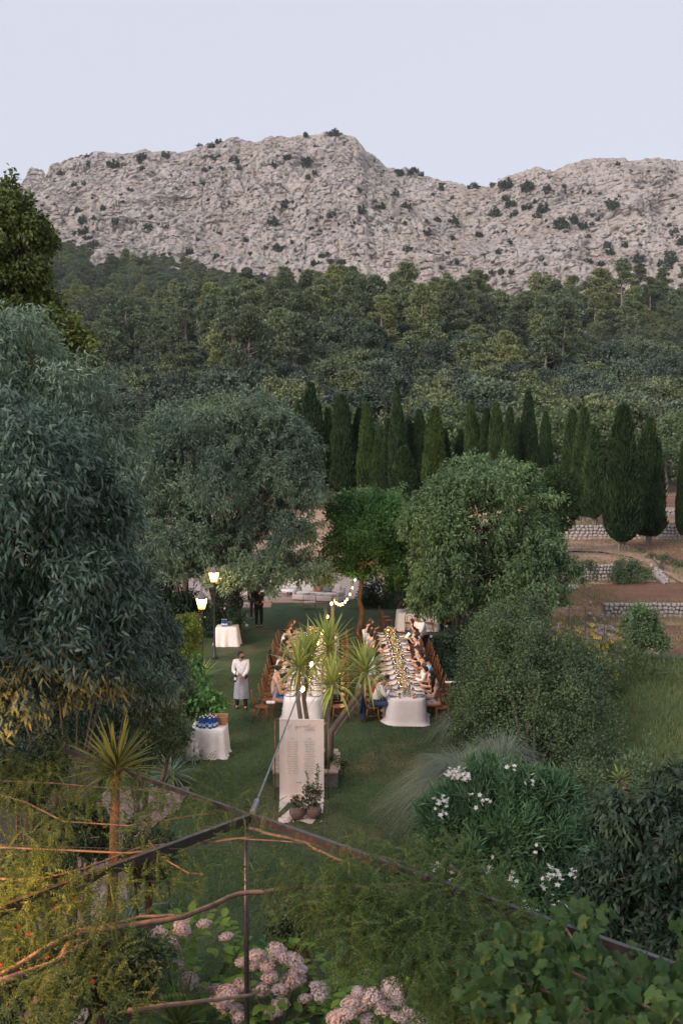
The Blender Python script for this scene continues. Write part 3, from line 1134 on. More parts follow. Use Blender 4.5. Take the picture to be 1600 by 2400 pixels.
# remaining undergrowth and the far shoulder of the hill
for k in range(1500):
    y = R.uniform(180, 430); u = R.uniform(-60, 1700)
    woods.append(((u - 800) / F * y, y, R.uniform(.5, .95)))
for k in range(3000):
    y = R.uniform(400, 735); u = R.uniform(-40, 760 if y > 600 else 900)
    x = (u - 800) / F * y
    if fbm(A([[x * .03, y * .03, 2]]), 3, 9)[0] > .66:
        continue
    woods.append((x, y, R.uniform(.55, 1.35)))
for k in range(1200):
    y = R.uniform(690, 735); u = R.uniform(700, 1700)
    woods.append(((u - 800) / F * y, y, R.uniform(.5, 1.1)))


def geo_scatter(name, pts, protos_objs, label, zoff=-.3):
    """points that carry instances: nobody could count these"""
    pa = A(pts)
    z = G(pa[:, 0], pa[:, 1]) + zoff
    me = bpy.data.meshes.new(name)
    me.vertices.add(len(pa))
    me.vertices.foreach_set('co', np.stack([pa[:, 0], pa[:, 1], z], 1).ravel())
    at = me.attributes.new('sc', 'FLOAT', 'POINT'); at.data.foreach_set('value', pa[:, 2].astype(np.float32))
    o_ = ob(name, me)
    ng = bpy.data.node_groups.new(name, 'GeometryNodeTree')
    ng.interface.new_socket('Geometry', in_out='INPUT', socket_type='NodeSocketGeometry')
    ng.interface.new_socket('Geometry', in_out='OUTPUT', socket_type='NodeSocketGeometry')
    gi, go = ng.nodes.new('NodeGroupInput'), ng.nodes.new('NodeGroupOutput')
    jn = ng.nodes.new('GeometryNodeJoinGeometry')
    for i, po in enumerate(protos_objs):
        oi = ng.nodes.new('GeometryNodeObjectInfo'); oi.inputs['Object'].default_value = po
        oi.transform_space = 'ORIGINAL'
        oi.inputs['As Instance'].default_value = True
        ip = ng.nodes.new('GeometryNodeInstanceOnPoints')
        rv = ng.nodes.new('FunctionNodeRandomValue'); rv.data_type = 'FLOAT_VECTOR'
        rv.inputs[1].default_value = (0.08, 0.08, 6.28)
        idx = ng.nodes.new('GeometryNodeInputIndex')
        md = ng.nodes.new('ShaderNodeMath'); md.operation = 'MODULO'; md.inputs[1].default_value = len(protos_objs)
        cmpn = ng.nodes.new('ShaderNodeMath'); cmpn.operation = 'COMPARE'; cmpn.inputs[1].default_value = i; cmpn.inputs[2].default_value = .1
        at_ = ng.nodes.new('GeometryNodeInputNamedAttribute'); at_.data_type = 'FLOAT'; at_.inputs[0].default_value = 'sc'
        ng.links.new(idx.outputs[0], md.inputs[0]); ng.links.new(md.outputs[0], cmpn.inputs[0])
        ng.links.new(cmpn.outputs[0], ip.inputs['Selection'])
        ng.links.new(gi.outputs[0], ip.inputs['Points']); ng.links.new(oi.outputs['Geometry'], ip.inputs['Instance'])
        ng.links.new(rv.outputs[0], ip.inputs['Rotation'])
        ng.links.new(at_.outputs[0], ip.inputs['Scale'])
        ng.links.new(ip.outputs[0], jn.inputs[0])
    ng.links.new(jn.outputs[0], go.inputs[0])
    md_ = o_.modifiers.new('scatter', 'NODES'); md_.node_group = ng
    return tag(o_, label, kind='stuff')


def find_child(kind, n):
    out = []
    for o_ in bpy.data.objects:
        if o_.name.startswith(kind) and o_.parent is None:
            for c_ in o_.children:
                if c_.name.startswith('crown') and c_.data not in [q.data for q in out]:
                    out.append(c_)
        if len(out) >= n:
            break
    return out


geo_scatter('woodland', [w_ for w_ in woods if w_[1] <= 400], find_child('holm_oak', 4), 'dense undergrowth of the wooded hill')
SHOULDER = [w_ for w_ in woods if w_[1] > 400]
if 0: geo_scatter('x', [], [], 'far dark woodland covering the shoulder of the hill')
if pine_rest:
    geo_scatter('pine_wood', pine_rest, find_child('pine_tree', 5), 'pines at the top of the wooded slope')

# rounded pale trees behind the cypresses
for i, (u, v, s) in enumerate([(650, 985, .8), (715, 975, 1), (790, 975, 1.05), (842, 985, .9), (1010, 985, 1.0), (1060, 970, 1.1), (1130, 980, 1.0), (960, 1000, .8), (1290, 985, .9), (1405, 990, .95), (1590, 985, 1.1), (1240, 1010, .9),
                               (1560, 1040, .8), (470, 960, 1.1), (400, 1000, 1.0), (1010, 1090, .8), (1130, 1070, .9), (1060, 1120, .7)]):
    y = 100 + (i % 4) * 3.5
    x = (u - 800) / F * y
    zt = at_y(u, v - 28, y).z
    o_ = plant('field_tree', pales, x, y, max(.55, (zt - GZ(x, y)) / 6.8), f'pale green rounded tree behind the cypresses, {side(u)} part', 'tree', f'pale trees behind the cypresses, {side(u)} part')

geo_scatter('far_woodland', SHOULDER, find_child('holm_oak', 3)[:3] + find_child('field_tree', 1)[:1] + find_child('holm_oak', 1)[:1] + find_child('pine_tree', 1)[:1], 'far bluish green woodland on the shoulder below the cliffs')

# ------------------------------------------------------------------ cypresses
def cypress_mesh(seed, h=10.0, w=1.0, fat=1.0, tips=1):
    r = random.Random(seed)
    n = int(13000)
    tcol = [(0, 0, 0, 1.0)] + [(r.uniform(-.5, .5) * w, r.uniform(-.4, .4) * w, 0, r.uniform(.8, .96)) for _ in range(tips)]
    P, D = [], []
    for (ox, oy, _, hs) in tcol:
        m_ = n // len(tcol)
        s = rng.beta(1.15, 1.2, m_)
        prof = np.minimum(1, (s * 7.5) ** .6 + .12) * np.maximum(.03, (1 - s ** 2.1)) ** .72
        a = rng.uniform(0, 2 * math.pi, m_)
        lump = .66 + .62 * vnoise(np.stack([np.cos(a) * 2.2, np.sin(a) * 2.2, s * 9 + seed], 1), seed)
        k = .74 if len(tcol) > 1 else 1.0
        rad = w * k * prof * lump * (1 - np.abs(rng.normal(0, .13, m_)))
        z = .75 + (h * hs - .75) * s
        P.append(np.stack([ox * (1 - .3 * s) + rad * np.cos(a), oy + rad * np.sin(a), z], 1))
        D.append(nrm(np.stack([np.cos(a) * .36, np.sin(a) * .36, np.ones(m_)], 1) + rdir(m_) * .3))
    P, D = np.concatenate(P), np.concatenate(D)
    out = P * A([1, 1, 0]); out = nrm(out + 1e-6)
    cr = scatter(LQ, P, D, nrm(out + rdir(len(P)) * .5), .5 * rng.uniform(.5, 1.2, len(P)), .15)
    core = lathe([(.02, .9), (w * .55, 1.6), (w * .62, h * .3), (w * .5, h * .6), (w * .2, h * .85), (.02, h * .97)], 9)
    tr = [tube([(0, 0, -.4), (0, 0, .6), (.03, 0, h * .5)], [.17, .14, .05], 7)]
    for _ in range(2):
        a = r.uniform(0, 6.28)
        tr.append(tube([(.18 * math.cos(a), .18 * math.sin(a), -.4), (.22 * math.cos(a), .22 * math.sin(a), 1.3)], [.07, .06], 5))
    return tr, cr, core


cyp = []
for i in range(5):
    tr, cr, core = cypress_mesh(40 + i, 10, 1.0, tips=(0, 1, 2, 1, 0)[i])
    t_ = mk('trunk', tr, M['bark_pale'], local=True); c_ = mk('crown', [cr, core], M['cypress_leaf'], local=True)
    cyp.append((t_.data, c_.data))
    bpy.data.objects.remove(t_); bpy.data.objects.remove(c_)
# (u, top v, base v, half width px, distance, label)
cyl = [(664, 955, 0, 17, 96), (700, 945, 0, 14, 97), (732, 903, 1180, 24, 90), (772, 962, 1180, 20, 91), (806, 930, 1182, 22, 90), (838, 962, 1184, 18, 92), (864, 950, 1186, 20, 89), (890, 1002, 1182, 15, 88),
       (926, 915, 1190, 16, 84), (946, 1050, 1180, 24, 78), (984, 965, 1190, 17, 86), (1016, 958, 1180, 24, 85), (1080, 1010, 0, 14, 90), (1106, 945, 1190, 19, 86), (1137, 962, 1195, 15, 85), (1166, 950, 1195, 18, 84),
       (1186, 960, 1195, 19, 82), (1215, 985, 1195, 13, 84), (1238, 925, 1195, 20, 84), (1280, 968, 1150, 13, 90), (1338, 965, 1240, 20, 73), (1368, 962, 1262, 26, 69), (1393, 1000, 1264, 27, 68)]
cyl += [(752, 1000, 1184, 15, 93), (790, 985, 1182, 15, 92), (822, 1000, 1182, 14, 92), (851, 1015, 1184, 15, 90), (908, 985, 1190, 15, 86), (962, 990, 1186, 18, 86), (1000, 1000, 1184, 18, 86), (1040, 1010, 1190, 16, 88), (1122, 1000, 1194, 16, 86),
        (1200, 1000, 1194, 16, 84), (1226, 990, 1196, 16, 85), (1352, 1000, 1250, 20, 72)]
for i, (u, vt, vb, hw, y) in enumerate(cyl):
    p0 = at_y(u, 1100, y)
    zt = at_y(u, vt, y).z
    zb = GZ(p0.x, y)
    h = zt - zb
    o_ = thing('cypress_tree', (p0.x, y, zb - .05), '', 'cypress tree', 'row of cypresses across the terraces', R.uniform(0, 6.28))
    wd = hw * 1.22 * y / F
    o_.scale = (wd / .95 * R.uniform(.9, 1.1), wd / .95, h / 10)
    o_.rotation_euler = (R.uniform(-.02, .02), R.uniform(-.025, .025), R.uniform(0, 6.28))
    tm, cm = cyp[i % 5]
    ob('trunk', tm, o_); ob('crown', cm, o_)
    if i >= 23:
        o_['label'] = 'low dark cypress filling a gap between the taller ones of the row'
        o_['group'] = 'low cypresses in the gaps of the row'
        continue
    nth = ['first', 'second', 'third', 'fourth', 'fifth', 'sixth', 'seventh', 'eighth', 'ninth', 'tenth', 'eleventh', 'twelfth'][i if i < 12 else 22 - i]
    o_['label'] = f'dark slender cypress, {nth} in the row counted from the {"left" if i < 12 else "right, leaving out the two nearest"}'
for (u, vt, y, hw, var, lab) in [(1455, 958, 60, 44, 1, 'broad full cypress standing closest, left one of the front pair'), (1518, 985, 64, 34, 2, 'narrower cypress tucked behind the broad front cypress'),
                                 (1598, 1035, 66, 13, 0, 'cypress cut off by the right edge of the view')]:
    p0 = at_y(u, 1200, y); zt = at_y(u, vt, y).z; zb = GZ(p0.x, y)
    o_ = thing('cypress_tree', (p0.x, y, zb - .05), lab, 'cypress tree', 'row of cypresses across the terraces', .4)
    wd = hw * y / F
    o_.scale = (wd / .95, wd / .95, (zt - zb) / 10)
    ob('trunk', cyp[var][0], o_); ob('crown', cyp[var][1], o_)
# squat conifer
tree('conifer_tree', 'squat dense rounded conifer between the broad green tree and the cypresses', 'conifer', Vector((12.3, 58, 1.4)), (12.3, 58, 5), [lobe(1300, 1190, 58, 44, 78), lobe(1292, 1140, 58, 32, 42), lobe(1280, 1220, 58, 40, 50)], .14,
     M['bark'], leafmat('conifer_leaves', [(.02, .045, .015), (.035, .07, .025), (.06, .1, .04)], .15, .7, .2), 900, 16, .22, .09, .2, droop=-.3, outw=1.2, rand=.5, inner=.1, seed=5)

# shrubs rooted in the cliffs
shr = []
for i in range(4):
    lb = [(0, 0, .45, .5, .5, .42), (.3, .1, .3, .35, .35, .28), (-.3, -.1, .35, .35, .35, .3)]
    c_ = mk('cliff_shrub', [crown(lb, 80, 9, .16, .12, .1, droop=-.1, seed=i, outw=1)], M['shrub_leaf'], local=True)
    shr.append(c_.data); bpy.data.objects.remove(c_)
known = [(270, 390, 11), (337, 371, 10), (330, 384, 6), (391, 366, 9), (470, 339, 6), (513, 329, 7), (497, 345, 8), (496, 370, 8), (494, 398, 8), (524, 398, 6), (548, 375, 8), (478, 398, 5), (641, 388, 7), (673, 371, 8), (718, 388, 14), (720, 415, 6),
         (782, 314, 11), (716, 316, 6), (174, 433, 6), (199, 431, 6), (242, 487, 7), (183, 494, 7), (270, 520, 8), (347, 535, 9), (192, 520, 9), (196, 548, 10), (205, 560, 8), (175, 549, 6), (219, 580, 14), (445, 592, 8), (507, 602, 7), (640, 525, 9),
         (655, 585, 11), (665, 484, 7), (778, 507, 7), (775, 614, 9), (800, 618, 10), (615, 643, 6), (754, 601, 7), (688, 476, 5), (579, 563, 6), (729, 535, 6), (748, 542, 6), (737, 622, 10), (970, 397, 6), (975, 401, 5), (937, 407, 8), (961, 407, 8),
         (984, 410, 7), (1036, 431, 6), (1033, 442, 6), (1108, 437, 11), (1155, 436, 8), (1183, 442, 18), (1237, 443, 16), (1280, 448, 10), (1184, 466, 11), (1194, 482, 11), (1157, 505, 13), (1205, 503, 8), (1233, 490, 13), (1270, 495, 12), (1257, 508, 8),
         (1312, 524, 16), (1342, 520, 13), (1365, 532, 11), (1436, 481, 13), (1025, 517, 9), (1060, 523, 10), (950, 488, 10), (890, 489, 11), (845, 496, 10), (927, 458, 8), (1014, 455, 5), (999, 549, 11), (1122, 551, 8), (1181, 546, 6), (1194, 572, 8),
         (1169, 589, 7), (1134, 599, 8), (1064, 613, 8), (1380, 454, 5), (1446, 387, 6), (1320, 437, 6), (1421, 577, 9), (1427, 592, 10), (1456, 621, 14), (1376, 613, 10), (1462, 576, 8), (1500, 574, 8), (1590, 568, 14), (1563, 620, 20), (1548, 660, 15),
         (1580, 690, 12), (1520, 700, 14), (1495, 610, 9), (1408, 620, 7), (957, 585, 9), (1050, 593, 6), (1032, 630, 6), (1174, 638, 7), (1100, 640, 6)]
pts = list(known)
while len(pts) < 290:
    u, v = R.uniform(60, 1600), R.uniform(330, 700)
    if v < np.interp(u, cu, cv) + 8:
        continue
    pts.append((u, v, R.choice([3, 3.5, 4, 4.5, 5, 6])))
for u, v, r_ in pts:
    p = on_mountain(u, v)
    o_ = ob('cliff_shrub', R.choice(shr))
    s = r_ * p[1] / F * 2.1
    o_.location = (p[0], p[1] - s * .12, p[2] - s * .42)
    o_.scale = (s * R.uniform(.8, 1.1), s * .8, s * R.uniform(.8, 1.15))
    o_.rotation_euler = (0, 0, R.uniform(0, 6.28))
    hb = 'near the crest' if v < np.interp(u, cu, cv) + 60 else 'on the pale rock face'
    tag(o_, f'dark {"bushy shrub" if r_ > 8 else "small round shrub"} {hb}, {side(u)} part of the mountain', 'shrub', f'{"large" if r_ > 8 else "small"} shrubs {hb} of the mountain, {side(u)} part')
# pale outcrops standing out of the far wood
for (u, v, w_, h_, lab) in [(235, 612, 22, 14, 'small pale rock outcrop in the far wood under the left cliff'), (362, 645, 28, 13, 'pale outcrop in the wood, left of three'), (415, 650, 30, 16, 'pale outcrop in the wood, middle of three'), (470, 662, 22, 10, 'pale outcrop in the wood, right of three')]:
    p = at_y(u, v, 640)
    q = thing('rock_outcrop', (p.x, 640, p.z - 8), lab, 'rock')
    V, Fs = ell((0, 0, 0), (1, 1, 1), 40, 26)
    V = V * (1 + .7 * (fbm(V * 2.5 + u, 4, 3)[:, None] - .5)) * A([w_ * 640 / F, 7, (h_ + 6) * 640 / F]) + A(p)
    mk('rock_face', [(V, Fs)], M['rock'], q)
# utility poles in the wood
for (u, vt, vb, y, lab, two) in [(900, 890, 925, 150, 'single wooden utility pole rising from the dark oaks', False), (677, 843, 882, 172, 'double utility pole frame on the wooded slope', True)]:
    p = at_y(u, vb, y); zt = at_y(u, vt, y).z
    q = thing('utility_pole', (p.x, y, GZ(p.x, y)), lab, 'utility pole')
    for k in ((-.7, .7) if two else (0,)):
        mk('pole', [tube([(p.x + k, y, GZ(p.x, y) - .5), (p.x + k, y, zt)], [.16, .11], 7)], M['bark_pale'], q)
    mk('crossarm', [box((p.x, y, zt - .5), (2.2, .14, .16))], M['bark_pale'], q)

# ------------------------------------------------------------------ garden trees
M['leaf_blue'] = leafmat('blue_green_leaves', [(0.0473, 0.0903, 0.0784), (0.0759, 0.131, 0.108), (0.127, 0.183, 0.145)], .16, .38, .5, big=.35)
M['leaf_willow'] = leafmat('grey_green_leaves', [(0.078, 0.133, 0.0936), (0.125, 0.196, 0.14), (0.203, 0.272, 0.196)], .16, .45, .4, big=.35)
M['leaf_yellowish'] = leafmat('olive_leaves', [(0.0501, 0.0786, 0.0215), (0.093, 0.129, 0.0315), (0.186, 0.2, 0.0572)], .16, .45, .4, big=.5)
M['leaf_mul'] = leafmat('mid_green_leaves', [(0.0604, 0.121, 0.058), (0.108, 0.186, 0.0869), (0.184, 0.27, 0.125)], .16, .45, .4, big=.4)
M['leaf_lime'] = leafmat('fresh_green_leaves', [(0.0468, 0.125, 0.0345), (0.0798, 0.191, 0.0604), (0.135, 0.265, 0.0948)], .35, .5, .35, big=.5)
M['leaf_small'] = leafmat('small_dark_leaves', [(0.043, 0.079, 0.043), (0.079, 0.128, 0.0717), (0.144, 0.201, 0.1)], .16, .45, .4, big=.6)
M['leaf_dark'] = leafmat('deep_green_leaves', [(0.0143, 0.0357, 0.019), (0.0262, 0.0536, 0.0309), (0.0476, 0.0833, 0.0536)], .16, .4, .5, big=.5)
M['leaf_hedge'] = leafmat('yellow_green_leaves', [(0.0813, 0.13, 0.0244), (0.163, 0.227, 0.0406), (0.276, 0.325, 0.0813)], .3, .5, .3)

tree('willow_leaf_tree', 'large round grey green tree spreading over the lamps and lounge', 'tree', Vector((-5.4, 42.5, 0)), (-5.2, 42.3, 3.6),
     [lobe(530, 1130, 41, 205, 165, 3.6), lobe(520, 1025, 41, 145, 70, 2.8), lobe(360, 1130, 41, 120, 125), lobe(650, 1180, 40, 98, 120), lobe(640, 1065, 41, 86, 78), lobe(690, 1270, 39.5, 60, 60), lobe(620, 1345, 39.5, 130, 26), lobe(720, 1335, 39.5, 50, 20), lobe(560, 1290, 40, 120, 65),
      lobe(420, 1290, 40, 90, 80), lobe(460, 1010, 41, 80, 50), lobe(320, 1230, 41, 70, 90)], .3, M['bark_warm'], M['leaf_willow'], 4700, 17, .22, .055, .2, droop=.45, proto=LQ, seed=3, rough=.52, nb=15)
tree('leaning_trunk_tree', 'second brown trunk with light foliage beside the lamp under the round tree', 'tree', at_z(420, 1470), at_y(440, 1330, 42), [lobe(430, 1320, 41, 60, 45)], .19, M['bark_warm'], M['leaf_willow'], 160, 14, .2, .05, .25, droop=.5, seed=8)
tree('drooping_tree', 'tall foreground tree with long blue green drooping leaves at the left edge', 'tree', Vector((-5.6, 13.6, 0)), (-5.0, 13.4, 6),
     [lobe(80, 1290, 12.5, 200, 180, 1.5), lobe(40, 1130, 12.5, 160, 120, 1.3), lobe(210, 1380, 12.5, 110, 130, 1.0), lobe(160, 1190, 12.5, 110, 100, 1.0), lobe(60, 1480, 12.3, 150, 140, 1.2), lobe(265, 1480, 12.6, 70, 95, .7), lobe(180, 1550, 12.4, 120, 80, .9), lobe(30, 1600, 12.2, 120, 60, .9), lobe(-60, 1300, 12, 180, 300, 1.2)],
     .13, M['bark'], M['leaf_blue'], 3300, 14, .135, .034, .15, droop=.6, proto=LL, seed=12, rand=.85, rough=.4, nb=18)
tree('drooping_tree', 'feathery grey green tree top behind the blue green one, upper left', 'tree', Vector((-5.6, 19, 0)), (-5.6, 19, 7.5),
     [lobe(90, 960, 18, 130, 130, 1.4), lobe(20, 830, 18, 90, 110, 1.2), lobe(190, 1030, 18.2, 100, 90, 1.1), lobe(250, 1120, 18.4, 80, 100, 1.0), lobe(60, 1080, 18, 140, 110, 1.3), lobe(-80, 950, 18, 130, 200, 1.3)],
     .14, M['bark'], M['leaf_willow'], 2900, 14, .14, .03, .17, droop=.55, proto=LL, seed=14, rand=.85, rough=.4, nb=18)
t3 = tree('slender_tree', 'smaller tree with a thin bare leaning trunk left of the bottle table', 'tree', at_z(372, 1850), at_y(428, 1640, 21.8),
     [lobe(350, 1500, 21, 65, 95, 1.0), lobe(345, 1600, 20.6, 80, 70, 1.0), lobe(405, 1580, 21.2, 34, 45, .6), lobe(300, 1460, 20.6, 70, 110, .9), lobe(240, 1620, 20, 100, 60, 1.0)], .055, M['bark_warm'], M['leaf_blue'], 1050, 15, .13, .035, .15, droop=.75, proto=LL, seed=17)
tree('maple_like_tree', 'tall dark olive tree with yellowish clumps in the top left corner', 'tree', Vector((-9.5, 28, 0)), (-9.6, 27.5, 11),
     [lobe(30, 560, 27, 60, 75, 1.3), lobe(70, 560, 27, 45, 40, .8), lobe(15, 480, 27, 36, 40, .8), lobe(30, 660, 27, 75, 70, 1.3), lobe(60, 760, 27, 90, 80, 1.4), lobe(130, 830, 26.6, 70, 60, 1.1), lobe(170, 900, 26.4, 62, 60, 1.0), lobe(80, 900, 27, 120, 120, 1.4),
      lobe(-60, 700, 27, 110, 230, 1.5)], .25, M['bark'], M['leaf_yellowish'], 3000, 14, .13, .09, .17, droop=.3, seed=21, rough=.35)
tree('lit_garden_tree', 'tree with amber lit leaves where the string of bulbs ends', 'tree', at_z(840, 1484), at_y(852, 1330, 42.2),
     [lobe(862, 1250, 42, 85, 60, 1.6), lobe(830, 1205, 43, 60, 45, 1.3), lobe(905, 1215, 43, 60, 50, 1.3), lobe(870, 1320, 42, 80, 40, 1.5), lobe(930, 1290, 43, 60, 55, 1.3), lobe(960, 1340, 43, 45, 40, 1.2), lobe(790, 1300, 42, 40, 50, 1.2)], .14, M['bark_warm'], M['leaf_lime'],
     1700, 16, .19, .07, .24, droop=.35, seed=25, high=True)
tree('spreading_tree', 'broad dense green tree with several slim trunks right of the tables', 'tree', at_z(1078, 1535), at_y(1078, 1370, 38.5),
     [lobe(1130, 1210, 38, 140, 100, 2.4), lobe(1100, 1125, 38.5, 62, 45, 1.5), lobe(1235, 1285, 38, 85, 75, 1.8), lobe(1040, 1230, 38, 75, 80, 1.6), lobe(1235, 1345, 37.5, 75, 70, 1.6), lobe(1130, 1350, 37.5, 130, 85, 1.9), lobe(1020, 1330, 38.5, 60, 70, 1.5),
      lobe(1160, 1165, 38, 50, 42, 1.2), lobe(1060, 1160, 38, 50, 40, 1.2), lobe(1190, 1430, 37.5, 80, 50, 1.5)], .12, M['bark_pale'], M['leaf_mul'], 2900, 17, .19, .075, .19, droop=.45, seed=31, rough=.6, nb=15)
for (a, b_, lab) in [((1110, 1500), (1130, 1380), 'slim reddish trunk, second from the left under the broad tree'), ((1152, 1510), (1170, 1400), 'slim trunk leaning right under the broad green tree'), ((1255, 1530), (1256, 1380), 'straight grey post like trunk at the right side of the broad tree')]:
    pa = at_z(*a); pb = at_y(b_[0], b_[1], pa.y)
    q = thing('garden_tree', pa, lab, 'tree')
    mk('trunk', [tube([pa, (pa + pb) / 2 + Vector((.05, 0, 0)), pb + Vector((0, 0, .8))], [.1, .08, .06], 8)], M['bark_warm'], q, smooth=True)
    mk('crown', [crown([(pb.x, pb.y, pb.z + .9, .8, .8, .6)], 90, 15, .18, .07, .22, droop=.5, seed=7)], M['leaf_mul'], q)
tree('orchard_tree', 'small old tree with a dark leaning trunk beside the boulder', 'tree', at_z(1303, 1422, .3), at_y(1312, 1350, 46.8), [lobe(1345, 1330, 48, 35, 22, .8), lobe(1300, 1330, 48, 34, 24, .8), lobe(1375, 1345, 47, 22, 16, .5)], .17, M['bark'], M['leaf_small'], 180, 14, .13, .05, .18, droop=.2, seed=33)
tree('young_tree', 'young round headed tree standing alone in front of the long stone wall', 'tree', at_z(1500, 1568), at_y(1503, 1500, 35.3), [lobe(1505, 1490, 35, 44, 42, .7), lobe(1490, 1455, 35, 24, 28, .5), lobe(1530, 1500, 35, 28, 26, .5), lobe(1480, 1510, 35, 24, 24, .5)], .045, M['bark_pale'], M['leaf_mul'], 380, 15, .13, .055, .13, droop=.2, seed=35)
tree('loquat_tree', 'dark large leaved tree filling the lower right edge', 'tree', Vector((5.6, 14.8, 0)), (5.3, 14.8, 1.8), [lobe(1560, 2000, 14.5, 120, 140, 1.0), lobe(1500, 1930, 14.8, 80, 70, .7), lobe(1480, 2120, 14.3, 90, 90, .8), lobe(1600, 1860, 15, 60, 70, .7), lobe(1590, 2180, 14, 110, 90, .8), lobe(1440, 2050, 14.6, 60, 60, .6)], .07, M['bark'], M['leaf_dark'], 650, 13, .17, .055, .12, droop=.5, proto=LL, seed=37, flatn=1.2)
# background planting behind the lawn
for i, (u, v, y, ru, rv, lf, lab) in enumerate([(960, 1330, 46, 50, 60, 'leaf_dark', 'dark bushy tree behind the lit garden tree'), (1010, 1350, 46, 50, 70, 'leaf_dark', 'dark tree between the far table and the broad tree'), (900, 1390, 49, 60, 30, 'leaf_dark', 'dark low hedge at the back of the lawn'),
                                               (810, 1350, 63, 70, 26, 'leaf_small', 'hedge behind the sofas at the far end of the lawn'), (620, 1325, 64, 120, 26, 'leaf_dark', 'long dark hedge at the back of the pink terrace'), (440, 1330, 60, 90, 60, 'leaf_dark', 'dark shrubbery left of the pink terrace'),
                                               (1100, 1430, 43, 60, 50, 'leaf_dark', 'dark shrubs behind the slim trunks'), (1190, 1440, 42, 60, 50, 'leaf_dark', 'dark shrubs right of the slim trunks'), (880, 1200, 60, 90, 60, 'leaf_mul', 'green tree top behind the lit tree'),
                                               (340, 1380, 44, 80, 90, 'leaf_dark', 'dark tree behind the lanterns'), (440, 1440, 42, 36, 50, 'leaf_dark', 'dark shrub behind the front lantern'), (260, 1100, 62, 90, 70, 'leaf_small', 'green tree behind the feathery one')]):
    p = at_y(u, v + rv * .8, y)
    gz = min(GZ(p.x, y), p.z)
    tree('background_shrub' if rv < 70 else 'background_tree', lab, 'shrub', Vector((p.x, y, gz)), (p.x, y, max(p.z, gz + .3)), [lobe(u, v, y, ru, rv), lobe(u - ru * .4, v + rv * .2, y, ru * .6, rv * .8), lobe(u + ru * .4, v + rv * .3, y, ru * .6, rv * .7)], .06, M['bark'], M[lf], int(60 + ru * rv * .07), 14, .2, .08, .24, droop=.2, seed=50 + i, zmin=-.9)
# ------------------------------------------------------------------ spiky plants: cordylines and yuccas
def blade_mesh(name, mat, droop=.35, fold=.12):
    n = 6
    V, Fq = [], []
    for i in range(n):
        t_ = i / (n - 1)
        w = [.55, .9, 1, .85, .5, .04][i] * .5
        z = -droop * t_ ** 2.2
        y = t_ * (1 - .12 * droop * t_)
        V += [(-w, y, z + fold * w * .2), (0, y, z - .0), (w, y, z + fold * w * .2)]
    for i in range(n - 1):
        for j in range(2):
            a = i * 3 + j
            Fq.append([a, a + 1, a + 4, a + 3])
    V = A(V)
    V[:, 0] *= 1
    me_o = mk(name, [(V, np.array(Fq))], mat, local=True, smooth=True)
    me = me_o.data
    bpy.data.objects.remove(me_o)
    return me


LEAFN, EXTRA = {}, {}


def put_leaf(parent, me, P, D, N, sL, sW, name='leaf'):
    D = nrm(A(D)); X = nrm(np.cross(D, A(N))); Z = np.cross(X, D)
    key = (parent.name, name)
    LEAFN[key] = LEAFN.get(key, 0) + 1
    if LEAFN[key] > 295:
        EXTRA.setdefault(parent.name, []).append((me, A(P), D, X, Z, sL, sW))
        return None
    o_ = ob(name, me, parent)
    rl = root_loc(parent)
    m_ = Matrix(((X[0] * sW, D[0] * sL, Z[0] * sL, P[0] - rl.x), (X[1] * sW, D[1] * sL, Z[1] * sL, P[1] - rl.y), (X[2] * sW, D[2] * sL, Z[2] * sL, P[2] - rl.z), (0, 0, 0, 1)))
    o_.matrix_local = m_
    return o_


M['cord_leaf'] = leafmat('cordyline_leaf', [(0.245, 0.323, 0.096), (0.36, 0.444, 0.132), (0.475, 0.511, 0.168)], .35, .4, .4)
M['yucca_leaf'] = leafmat('yucca_leaf', [(0.072, 0.15, 0.0765), (0.144, 0.211, 0.0765), (0.288, 0.29, 0.085)], .25, .4, .4)
cord_me = [blade_mesh('cordyline_blade', M['cord_leaf'], d) for d in (.05, .15, .33, .6)]
yuc_me = [blade_mesh('yucca_blade', M['yucca_leaf'], d) for d in (.04, .1, .2)]


def spiky_head(parent, c, n, L, W, mes, low=-.75, tilt=(0, 0, 1), low_n=.85):
    c = A(c); tl = nrm(A(tilt))
    for k in range(n):
        zf = 1 - (1 - low) * ((k + .5) / n) ** (1 / low_n if low_n < .8 else .85)
        a = k * 2.39996 + R.uniform(-.2, .2)
        q = math.sqrt(max(0, 1 - zf * zf))
        d = nrm(A([q * math.cos(a), q * math.sin(a), zf + .15]) + .25 * tl)
        i = min(len(mes) - 1, int((1 - zf) * len(mes) / (1 - low) + R.uniform(-.3, .6)))
        N = A([0, 0, 1]) - d * d[2] + A([d[0], d[1], 0]) * -.1 + rdir(1)[0] * .15
        l = L * R.uniform(.75, 1.12) * (.8 + .2 * min(1, (zf + 1)))
        put_leaf(parent, mes[max(0, i)], c + d * .03 + A([0, 0, -.06 * (1 - zf)]), d, N, l, W * R.uniform(.8, 1.15))


